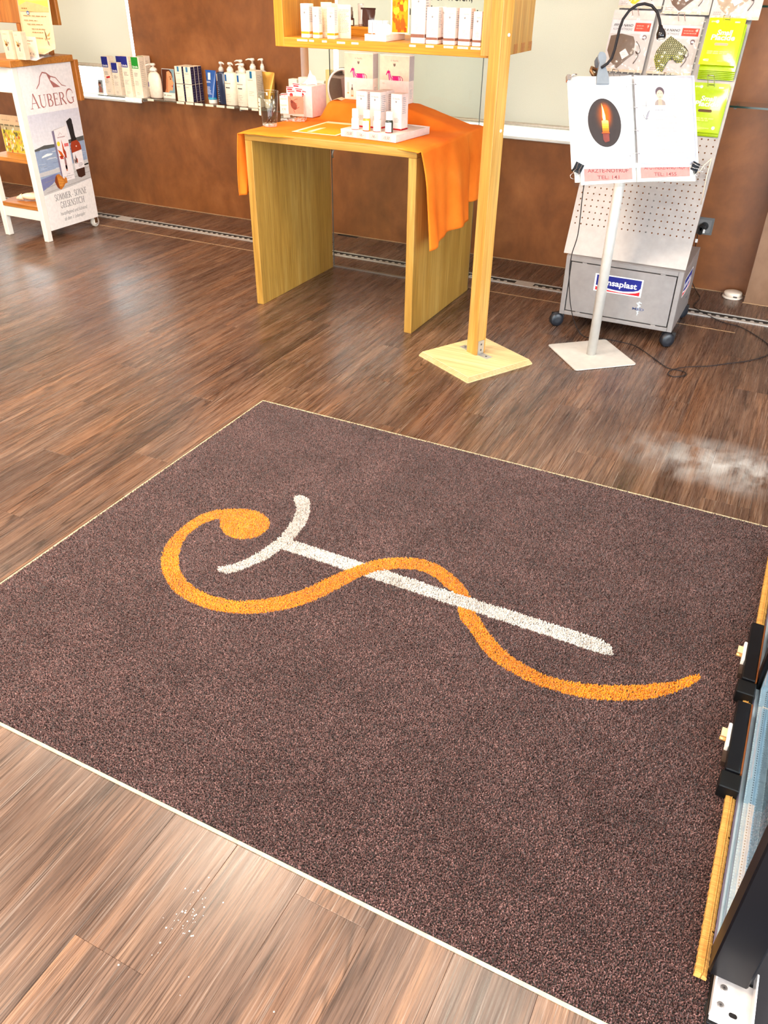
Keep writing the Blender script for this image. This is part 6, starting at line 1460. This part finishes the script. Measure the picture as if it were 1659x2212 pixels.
f = Fr((DX1+0.0003-dx, DY0+0.095-dy, 0.195), (0, 1, 0), (0, 0, 1)); p = MB(); logo(p, f, 0.22, 0.085)
f = Fr((DX1+0.0003-dx, DY0+0.30-dy, 0.150), (0, 1, 0), (0, 0, 1)); snake_staff(p, f, 0, 0, 0.05, (206, 222, 230), (70, 84, 130))
tag(p.build('side_print', 'paper', dt), kind='stuff')
for nx, ny in ((-0.912, 3.664), (-0.396, 3.652), (-0.880, 4.06), (-0.404, 4.06)):
    CM = MDT @ Matrix.Translation((nx, ny, 0.032)) @ Matrix.Rotation(math.radians(-52), 4, 'Z')
    cs = MB(CM @ Matrix.Rotation(PI/2, 4, 'Y')).lathe([(0.010, -0.0165), (0.026, -0.016), (0.032, -0.011), (0.032, 0.011), (0.026, 0.016), (0.010, 0.0165)], 26, (30, 34, 42))
    c_ = cs.build('castor', 'plastic', dt)
    MB(CM).cbox(-0.020, -0.0165, -0.020, 0.020, -0.004, 0.030, 0.001, (26, 26, 28)).cbox(-0.020, 0.010, 0.014, 0.034, 0.010, 0.0335, 0.002, (26, 26, 28)).build('castor_fork', 'plastic', c_)
# sloping panel with real holes
TP = math.radians(22.5); PO = Vector((-0.653, 3.675, 0.3395))
PVv = Vector((0, math.sin(TP), math.cos(TP))); PNn = Vector((0, -math.cos(TP), math.sin(TP)))
def PMat(base): return Matrix(((1, 0, 0, PO.x-base.x), (0, PVv.y, PNn.y, PO.y-base.y), (0, PVv.z, PNn.z, PO.z-base.z), (0, 0, 0, 1)))
pmx = PMat(Vector((dx, dy, 0))); PH_ = 1.22
q = MB(pmx); PWh = 0.269; st_ = 0.0262; r_h = 0.0036
x_0 = -0.2489; ncol = 20; s_0 = 0.133; nrow = 40
xe = [x_0-st_/2+st_*i for i in range(ncol+1)]; ye = [s_0-st_/2+st_*j for j in range(nrow+1)]
def flatq(a, b, c, d): q.add([(a, c, 0), (b, c, 0), (b, d, 0), (a, d, 0)], [(0, 1, 2, 3)], SIL)
flatq(-PWh, PWh, 0, ye[0]); flatq(-PWh, PWh, ye[-1], PH_); flatq(-PWh, xe[0], ye[0], ye[-1]); flatq(xe[-1], PWh, ye[0], ye[-1])
oct_ = [(math.cos(PI/8+PI/4*k), math.sin(PI/8+PI/4*k)) for k in range(8)]
for i in range(ncol):
    for j in range(nrow):
        cx_, cy_ = (xe[i]+xe[i+1])/2, (ye[j]+ye[j+1])/2
        ho = [(cx_+r_h*a, cy_+r_h*b, 0) for a, b in oct_]; hb_ = [(x_, y_, -0.0015) for x_, y_, _ in ho]
        co = [(xe[i+1], ye[j+1], 0), (xe[i], ye[j+1], 0), (xe[i], ye[j], 0), (xe[i+1], ye[j], 0)]
        q.add(ho+co+hb_, [(8, 9, 2, 1, 0)[::1], (0, 7, 8)[::-1][::-1], (9, 10, 4, 3, 2), (10, 11, 6, 5, 4), (11, 8, 7, 6)]+[(k, (k+1) % 8, 12+(k+1) % 8, 12+k) for k in range(8)], SIL)
q.add([(-PWh, 0, 0), (-PWh, PH_, 0), (-PWh, PH_, -0.02), (-PWh, 0, -0.02), (PWh, 0, 0), (PWh, PH_, 0), (PWh, PH_, -0.02), (PWh, 0, -0.02)], [(0, 1, 2, 3), (4, 7, 6, 5)], SIL)
q.build('peg_panel', 'brushed_steel', dt)
dbx('panel_strut', [(-0.66, -0.63, 4.06, 4.075, DZ1+0.0005, 1.10)])
dk = thing  # hooks and the packs on them
def hook(x, s, L, up=0.0):
    """wire loop peg: two prongs out of the panel joined at the tip"""
    d_ = 0.0131
    h_ = MB(pmx).tube([(x-d_, s, 0.0004), (x-d_, s+0.004, L*.3), (x-d_*.92, s+up, L-.004), (x-d_*.8, s+up+.001, L), (x+d_*.8, s+up+.001, L), (x+d_*.92, s+up, L-.004), (x+d_, s+0.004, L*.3), (x+d_, s, 0.0004)], 0.0018, 8, (196, 190, 184))
    h_.build('hook', 'steel_bright', dt)
X_ = lambda X: X-PO.x
def pack_base(name, label, cat, X, s, z):
    base = PO + Vector((X_(X), 0, 0)) + PVv*s + PNn*z
    t = thing(name, label, cat, base); return t, PMat(base)
# clear-front mask packs
def mask_pack(label, X0, X1, s0, s1, z, kind):
    w, h = X1-X0, s1-s0
    t, m_ = pack_base('mask_pack', label, 'mask pack', (X0+X1)/2, s0, z)
    m_ = m_ @ Matrix.Translation((X_(X0), s0, z))
    MB(m_).prism(rrect(w/2, h/2, 0.006, 3), 0.0003, 0.0009, (206, 194, 188), M=Matrix.Translation((w/2, h/2, 0))).build('backing', 'gloss', t)
    MB(m_).rect(Fr((0, 0, 0.001), (1, 0, 0), (0, 1, 0)), 0.003, h*.86, w-0.003, h-0.002, (222, 198, 188), 1).build('header', 'paper', t)
    f = Fr((0, 0, 0.0012), (1, 0, 0), (0, 1, 0)); p = MB(m_)
    p.rect(f, 0.003, h*.62, w-.003, h*.84, (214, 206, 204), 1)
    p.txt(f, 'FFP2 R NANO', w*.07, h*.735, .0135, (56, 46, 48), 2, 'L', w*.46, .2, .02).txt(f, 'KOMFORTMASKE', w*.07, h*.675, .0125, (120, 108, 110), 2, 'L', w*.46, .1)
    p.rect(f, w*.58, h*.665, w*.95, h*.80, (234, 74, 56), 2).scrib(f, w*.62, h*.69, w*.91, h*.775, 2, (246, 150, 130), 3, .4)
    p.ell(f, w*.86, h*.57, .010, .010, (120, 96, 100), 2, 16).ell(f, w*.86, h*.57, .006, .004, (230, 220, 220), 3, 10)
    p.scrib(f, w*.06, h*.06, w*.30, h*.12, 2, (170, 150, 140), 2, .4)
    tag(p.build('print', 'paper', t), kind='stuff')
    # the folded mask itself, a shallow dome
    out = [(.05,.58),(.30,.62),(.60,.58),(.66,.50),(.70,.30),(.55,.20),(.36,.05),(.18,.16),(.04,.34)] if kind != 'dot' else [(.36,.66),(.60,.55),(.82,.42),(.74,.22),(.62,.20),(.56,.26),(.44,.24),(.36,.03),(.22,.06),(.10,.26),(.12,.40),(.20,.52)]
    cxm = sum(a for a, b in out)/len(out)*w; cym = sum(b for a, b in out)/len(out)*h
    cols_ = {'brown': (116, 94, 80), 'dot': (92, 92, 60), 'yellow': (248, 186, 16), 'dark': (104, 76, 60), 'foil': (176, 150, 124)}[kind]
    mk = MB(m_); n_ = len(out); ring0 = [(a*w, b*h, .0016) for a, b in out]
    ring1 = [(cxm+(a*w-cxm)*.72, cym+(b*h-cym)*.72, .0075) for a, b in out]; top = [(cxm, cym, .0095)]
    mk.add(ring0+ring1+top, [(i, (i+1) % n_, n_+(i+1) % n_, n_+i) for i in range(n_)]+[(n_+i, n_+(i+1) % n_, 2*n_) for i in range(n_)], cols_, True)
    mk.build('folded_mask', 'card' if kind != 'foil' else 'gloss', t)
    if kind == 'dot':
        pt = MB(m_); poly_ = [(a*w, b*h) for a, b in out]
        def ins(x, y):
            c = False; j = len(poly_)-1
            for i in range(len(poly_)):
                if (poly_[i][1] > y) != (poly_[j][1] > y) and x < (poly_[j][0]-poly_[i][0])*(y-poly_[i][1])/(poly_[j][1]-poly_[i][1])+poly_[i][0]: c = not c
                j = i
            return c
        zz = lambda x, y: .0016
        yy = 0.006; row = 0
        while yy < h*.66:
            xx = 0.008+(row % 2)*.0042
            while xx < w*.85:
                if ins(xx, yy):
                    k_ = 1.0
                    # height of the dome under the dot
                    best = None
                    for i in range(n_):
                        a, b, c = Vector(ring0[i]), Vector(ring0[(i+1) % n_]), Vector(ring1[(i+1) % n_]); d = Vector(ring1[i]); tpv = Vector(top[0])
                        for tri in ((a, b, c), (a, c, d), (d, c, tpv)):
                            x1, y1, x2, y2, x3, y3 = tri[0].x, tri[0].y, tri[1].x, tri[1].y, tri[2].x, tri[2].y
                            den = (y2-y3)*(x1-x3)+(x3-x2)*(y1-y3)
                            if abs(den) < 1e-12: continue
                            l1 = ((y2-y3)*(xx-x3)+(x3-x2)*(yy-y3))/den; l2 = ((y3-y1)*(xx-x3)+(x1-x3)*(yy-y3))/den; l3 = 1-l1-l2
                            if min(l1, l2, l3) >= -1e-6: best = l1*tri[0].z+l2*tri[1].z+l3*tri[2].z
                    if best is not None:
                        pt.ell(Fr((0, 0, best+.0004), (1, 0, 0), (0, 1, 0)), xx, yy, .0020, .0020, (226, 216, 60) if yy < h*.33 else (222, 206, 150), 1, 7)
                xx += .0084
            yy += .0072; row += 1
        tag(pt.build('dots', 'paper', t), kind='stuff')
    else:
        f2 = Fr((0, 0, .0100), (1, 0, 0), (0, 1, 0))
        MB(m_).poly(f2, [(w*.36, h*.30), (w*.48, h*.37), (w*.60, h*.27), (w*.46, h*.19)], (246, 226, 216), 1).scrib(f2, w*.42, h*.25, w*.53, h*.31, 4, (170, 150, 144), 2, .3).build('folded_note', 'paper', t)
    MB(m_).tube(smooth([(w*.70, h*.50, .004), (w*.80, h*.42, .006), (w*.84, h*.33, .005), (w*.78, h*.30, .006), (w*.74, h*.34, .005), (w*.82, h*.27, .006), (w*.74, h*.14, .004)], 4), .0013, 6, (70, 48, 44)).build('ear_strap', 'rubber', t)
    # crinkled clear film over the front
    rr_ = random.Random(int(X0*1000))
    ph = rr_.uniform(0, 6)
    MB(m_).grid(lambda u, v: (.002+(w-.004)*u, .002+(h-.004)*v, .0022+.0100*math.sin(min(1, u*1.1)*PI)**.5*math.sin(min(1, v*1.25)*PI if v < .8 else 0)**.5+.0016*math.sin(u*19+ph+v*7)*math.sin(v*23-u*9)), 22, 26).build('clear_film', 'film', t, solid=None)
    # crimped bottom edge
    MB(m_).grid(lambda u, v: (w*u, h*.045*v, .0025+.0016*math.sin(u*60+v*9)), 40, 3, (214, 190, 166)).build('crimped_edge', 'gloss', t)
mask_pack('clear pack with a brown folded mask, behind the goose-neck lamp', -0.936, -0.762, 0.758, 0.998, 0.018, 'brown')
mask_pack('clear pack with a yellow-dotted dark mask, in the middle of the peg panel', -0.745, -0.562, 0.758, 0.982, 0.018, 'dot')
mask_pack('clear pack with a yellow mask, cut by the top edge, left on the peg panel', -0.925, -0.745, 1.004, 1.225, 0.020, 'yellow')
mask_pack('clear pack with dark brown mask, cut by the top edge, middle of peg panel', -0.738, -0.550, 0.987, 1.210, 0.020, 'dark')
mask_pack('clear pack with foil-like mask, cut by the top edge, right of peg panel', -0.545, -0.356, 0.972, 1.205, 0.026, 'foil')
for X, s, L in ((-0.842, 0.975, .075), (-0.650, 0.960, .075), (-0.470, 0.950, .095), (-0.855, 0.725, .115), (-0.640, 0.72, .125), (-0.470, 0.722, .12), (-0.85, 1.19, .08), (-0.645, 1.18, .08), (-0.45, 1.17, .08)): hook(X_(X), s, L, .010)
# green packets
def green(label, X0, X1, s0, s1, z, front, slot, yel, tilt=0.0):
    w, h = X1-X0, s1-s0
    t, m_ = pack_base('green_packet', label, 'packet', (X0+X1)/2, s0, z)
    m_ = m_ @ Matrix.Translation((X_(X0), s0, z)) @ Matrix.Rotation(tilt, 4, 'X')
    base = (220, 212, 0) if yel else (166, 190, 0)
    MB(m_).grid(lambda u, v: (w*u, h*v, .0006+.0042*(math.sin(u*PI)**.6)*(math.sin(min(1, v/.86)*PI)**.6 if v < .86 else 0)), 14, 18, base).build('packet_front', 'gloss', t)
    MB(m_).prism(rrect(w/2, h/2, .004, 2), -.0006, .0004, (96, 164, 14), M=Matrix.Translation((w/2, h/2, 0))).build('packet_back', 'gloss', t)
    if front:
        f = Fr((0, 0, .0052), (1, 0, 0), (0, 1, 0)); p = MB(m_); LG = (246, 244, 206)
        p.txt(f, 'Small', w*.52, h*.635, .026, LG, 1, 'C', w*.42, 0.1, .03).txt(f, 'Placide', w*.50, h*.525, .028, LG, 1, 'C', w*.66, 0.1, .03)
        p.prism(rrect(w*.19, h*.028, h*.026, 4), 0, .00016, slot, M=Matrix.Translation((w*.50, h*.435, .0053)))
        p.scrib(f, w*.16, h*.22, w*.86, h*.30, 2, (240, 226, 120) if yel else (214, 222, 110), 1, .7)
        f2 = Fr((0, 0, .0018), (1, 0, 0), (0, 1, 0))
        p.txt(f2, 'amd', w*.13, h*.90, .012, LG, 1, 'C', w*.12).ell(f2, w*.24, h*.915, .006, .006, LG, 1, 12).scrib(f2, w*.72, h*.89, w*.92, h*.94, 1, LG, 1, .6)
        f3 = Fr((0, 0, .0036), (1, 0, 0), (0, 1, 0)); p.txt(f3, '4022', w*.18, h*.075, .012, LG, 1, 'C', w*.16, 0, .02).ell(f3, w*.84, h*.10, .007, .007, LG, 1, 14).scrib(f3, w*.5, h*.07, w*.76, h*.10, 1, (226, 226, 120), 1, .5)
        tag(p.build('print', 'paper', t), kind='stuff')
    f = Fr((0, 0, .0014), (1, 0, 0), (0, 1, 0))
    MB(m_).rect(f, w*.42, h*.955, w*.58, h*.975, (110, 120, 40), 2).build('hang_hole', 'paper', t)
nth = ('rearmost', 'second from the panel', 'third from the panel', 'fourth from the panel', 'third from the front', 'second from the front')
for k in range(6): green('green packet in the upper stack on the peg panel, '+nth[k], -0.535+.0007*k, -0.393+.0004*k, 0.753+.004*k, 0.930+.004*k, .006+.0085*k, False, None, False, -0.02)
green('foremost yellow-green packet of the upper stack, with a pink patch', -0.537, -0.398, 0.790, 0.966, .062, True, (244, 160, 130), True, -0.03)
for k in range(2): green('green packet in the lower stack on the peg panel, '+('rearmost', 'middle')[k], -0.540+.001*k, -0.395, 0.536+.003*k, 0.728+.003*k, .004+.007*k, False, None, False)
green('foremost green packet of the lower stack, with a dark slot', -0.541, -0.398, 0.546, 0.736, .020, True, (96, 70, 44), False)
# acrylic leaflet holder at the right edge of the panel
MB(pmx).box(X_(-0.440), X_(-0.392), 0.375, 0.378, 0.002, 0.060, (230, 220, 210)).box(X_(-0.395), X_(-0.392), 0.33, 0.44, 0.002, 0.060, (230, 220, 210)).box(X_(-0.440), X_(-0.392), 0.378, 0.43, 0.058, 0.061).build('acrylic_holder', 'film', dt)
MB(pmx).tube([(X_(-0.392), 0.44, .061), (X_(-0.392), 0.375, .0625), (X_(-0.392), 0.27, .004)], .0022, 6, (236, 214, 190)).tube([(X_(-0.392), 0.44, .061), (X_(-0.415), 0.41, .061), (X_(-0.425), 0.385, .06), (X_(-0.455), 0.385, .05)], .0022, 6, (236, 214, 190)).build('holder_rim', 'gloss', dt)['kind'] = 'stuff'

# ------------------------------------------------------------------ glazed door at the right edge
dr = tag(thing('door_1', None, None, (0.2, 0.87, 0)), kind='structure')
MD = Matrix.Translation((-0.2, -0.87, 0))
def dm(nm, fn, m, parent=None):
    q = MB(MD); fn(q); return q.build(nm, m, parent or dr)
dm('stile', lambda q: q.cbox(0.188, 0.250, 0.853, 0.905, 0.030, 2.30, 0.003), 'black_metal'); dm('stile', lambda q: q.cbox(0.190, 0.232, 1.585, 1.625, 0.012, 2.30, 0.003), 'black_metal'); dm('stile', lambda q: q.cbox(0.190, 0.240, 2.55, 2.60, 0.012, 2.30, 0.003), 'black_metal')
for ya, yb in ((0.9055, 1.5845), (1.6255, 2.5495)):
    dm('glass_pane', lambda q: q.box(0.1965, 0.2015, ya, yb, 0.016, 2.28), 'door_glass'); dm('glass_pane', lambda q: q.box(0.2195, 0.2245, ya, yb, 0.016, 2.28), 'door_glass')
    sp = dm('spacer', lambda q: q.box(0.2018, 0.2165, ya, yb, 0.0165, 0.030).box(0.2018, 0.2165, yb-0.010, yb, 0.030, 2.28).box(0.2018, 0.2165, ya, ya+0.010, 0.030, 2.28), 'spacer_bar')
    def dots(q):
        y_ = ya+0.015
        while y_ < yb-0.012:
            q.box(0.2022, 0.2042, y_, y_+0.0030, 0.0300, 0.0304, (252, 252, 252)); q.box(0.2138, 0.2158, y_, y_+0.0030, 0.0300, 0.0304, (110, 116, 124)); y_ += 0.0068
    tag(dm('perforation', dots, 'paper', sp), kind='stuff')
    dm('bottom_rail', lambda q: q.box(0.1935, 0.2275, ya, yb, 0.0078, 0.0157), 'spacer_bar'); dm('edge_trim', lambda q: q.box(0.1900, 0.1932, ya, yb, 0.008, 0.020, (126, 110, 128)), 'metal')
# brush seal along the door foot: two rows of bristles on a strip
def brush(q):
    rb_ = random.Random(5)
    for row, (xa, xb, ztop) in enumerate(((0.1700, 0.1797, 0.0245), (0.1813, 0.1890, 0.0215))):
        n_ = 420; vs_ = []; fs_ = []
        for i in range(n_+1):
            y_ = 0.850+(2.20-0.850)*i/n_; o_ = -rb_.random()**2*0.0013; gap = 0.003 if rb_.random() < 0.02 else 0
            vs_ += [(xa+(o_+gap if row == 0 else 0), y_, 0.010), (xa+(o_+gap if row == 0 else 0), y_, ztop-.0012), ((xa+xb)/2, y_, ztop), (xb-(o_+gap if row == 1 else 0), y_, ztop-(.0008 if row == 0 else .004)), (xb-(o_+gap if row == 1 else 0), y_, 0.010)]
        for i in range(n_):
            for k in range(4): fs_.append((5*i+k, 5*i+5+k, 5*i+6+k, 5*i+1+k))
        fs_ += [(0, 1, 2, 3, 4), tuple(5*n_+k for k in (4, 3, 2, 1, 0))]
        q.add(vs_, fs_)
tag(dm('brush_seal', brush, 'bristles'), kind='stuff')
dm('seal_core', lambda q: q.box(0.1797, 0.1813, 0.852, 2.20, 0.009, 0.0255), 'bristles')
for y0, y1 in ((1.283, 1.493), (1.570, 1.786)):
    gb = dm('guide_block', lambda q: q.cbox(0.1560, 0.1850, y0, y1, 0.0275, 0.0500, 0.002), 'black_metal')
    dm('block_shadow', lambda q: q.cbox(0.1500, 0.1895, y0-0.045, y0-0.0005, 0.0105, 0.045, 0.002), 'black_plastic', gb)  # black solid drawn for the deep shadow at the block's end
    dm('copper_strip', lambda q: q.box(0.1855, 0.1885, y0, y1, 0.0275, 0.048, (150, 84, 40)), 'metal', gb)
    ys_ = y0+0.034; dm('white_stop', lambda q: q.cbox(0.1480, 0.1555, ys_+0.030, ys_+0.100, 0.0285, 0.0480, 0.0015, (246, 232, 220)), 'plastic', gb)
    dm('brass_bolt', lambda q: q.lathe([(0.0045, 0), (0.0045, 0.012), (0.003, 0.013)], 12, (226, 176, 110), M=Matrix.Translation((0.1478, ys_+0.055, 0.038)) @ Matrix.Rotation(-PI/2, 4, 'Y')), 'metal', gb)
    dm('bolt_plate', lambda q: q.box(0.1370, 0.1478, ys_+0.060, ys_+0.085, 0.030, 0.042, (230, 196, 150)), 'plastic', gb)
    dm('spring_pin', lambda q: q.box(0.1475, 0.1558, ys_-0.005, ys_+0.028, 0.020, 0.034, (84, 66, 56)), 'metal', gb)
dm('sill_plate', lambda q: q.cbox(0.2005, 0.46, 0.66, 2.62, 0.0, 0.0075, 0.001, (52, 50, 54)), 'metal')
fb = dm('foot_bracket', lambda q: q.cbox(0.2020, 0.2620, 0.790, 0.872, 0.0110, 0.0140, 0.0008, (236, 228, 224)).cbox(0.2005, 0.2035, 0.795, 0.872, 0.0140, 0.0330, 0.001, (236, 228, 224)).cbox(0.2605, 0.2640, 0.795, 0.885, 0.0140, 0.0370, 0.001, (236, 228, 224)), 'bracket_steel')
dm('bracket_base', lambda q: q.cbox(0.1995, 0.2655, 0.785, 0.880, 0.0078, 0.0105, 0.0008), 'black_plastic', fb)
for sx_, sy_ in ((0.2165, 0.820), (0.218, 0.850)):
    dm('screw', lambda q: q.lathe([(0.0055, 0.0141), (0.0055, 0.0150), (0.0040, 0.0154)], 18, (150, 142, 138), c=(sx_, sy_, 0)).box(sx_-0.0025, sx_+0.0025, sy_-0.0005, sy_+0.0005, 0.0154, 0.0156, (70, 64, 62)).box(sx_-0.0005, sx_+0.0005, sy_-0.0025, sy_+0.0025, 0.0154, 0.0156, (70, 64, 62)), 'metal', fb)
dm('slot_hole', lambda q: q.prism([(x_*1.0, y_) for x_, y_ in rrect(0.0065, 0.0040, 0.0038, 4)], 0.0141, 0.01425, (24, 20, 20), M=Matrix.Translation((0.2365, 0.8115, 0))), 'paper', fb)
# dried paint spatter on the floor
rr = random.Random(4); q = MB()
for k in range(46):
    x_, y_ = -0.650+rr.gauss(0, .018), 0.552+rr.gauss(0, .030)
    if k > 38: x_, y_ = rr.uniform(-.75, -.40), rr.uniform(.42, .62)
    q.lathe([(rr.uniform(.0006, .0020), 0.00005), (0.0, .0004)], 7, (240, 232, 222), c=(x_, y_, 0))
tag(q.build('paint_specks', 'paper', fl), kind='stuff')
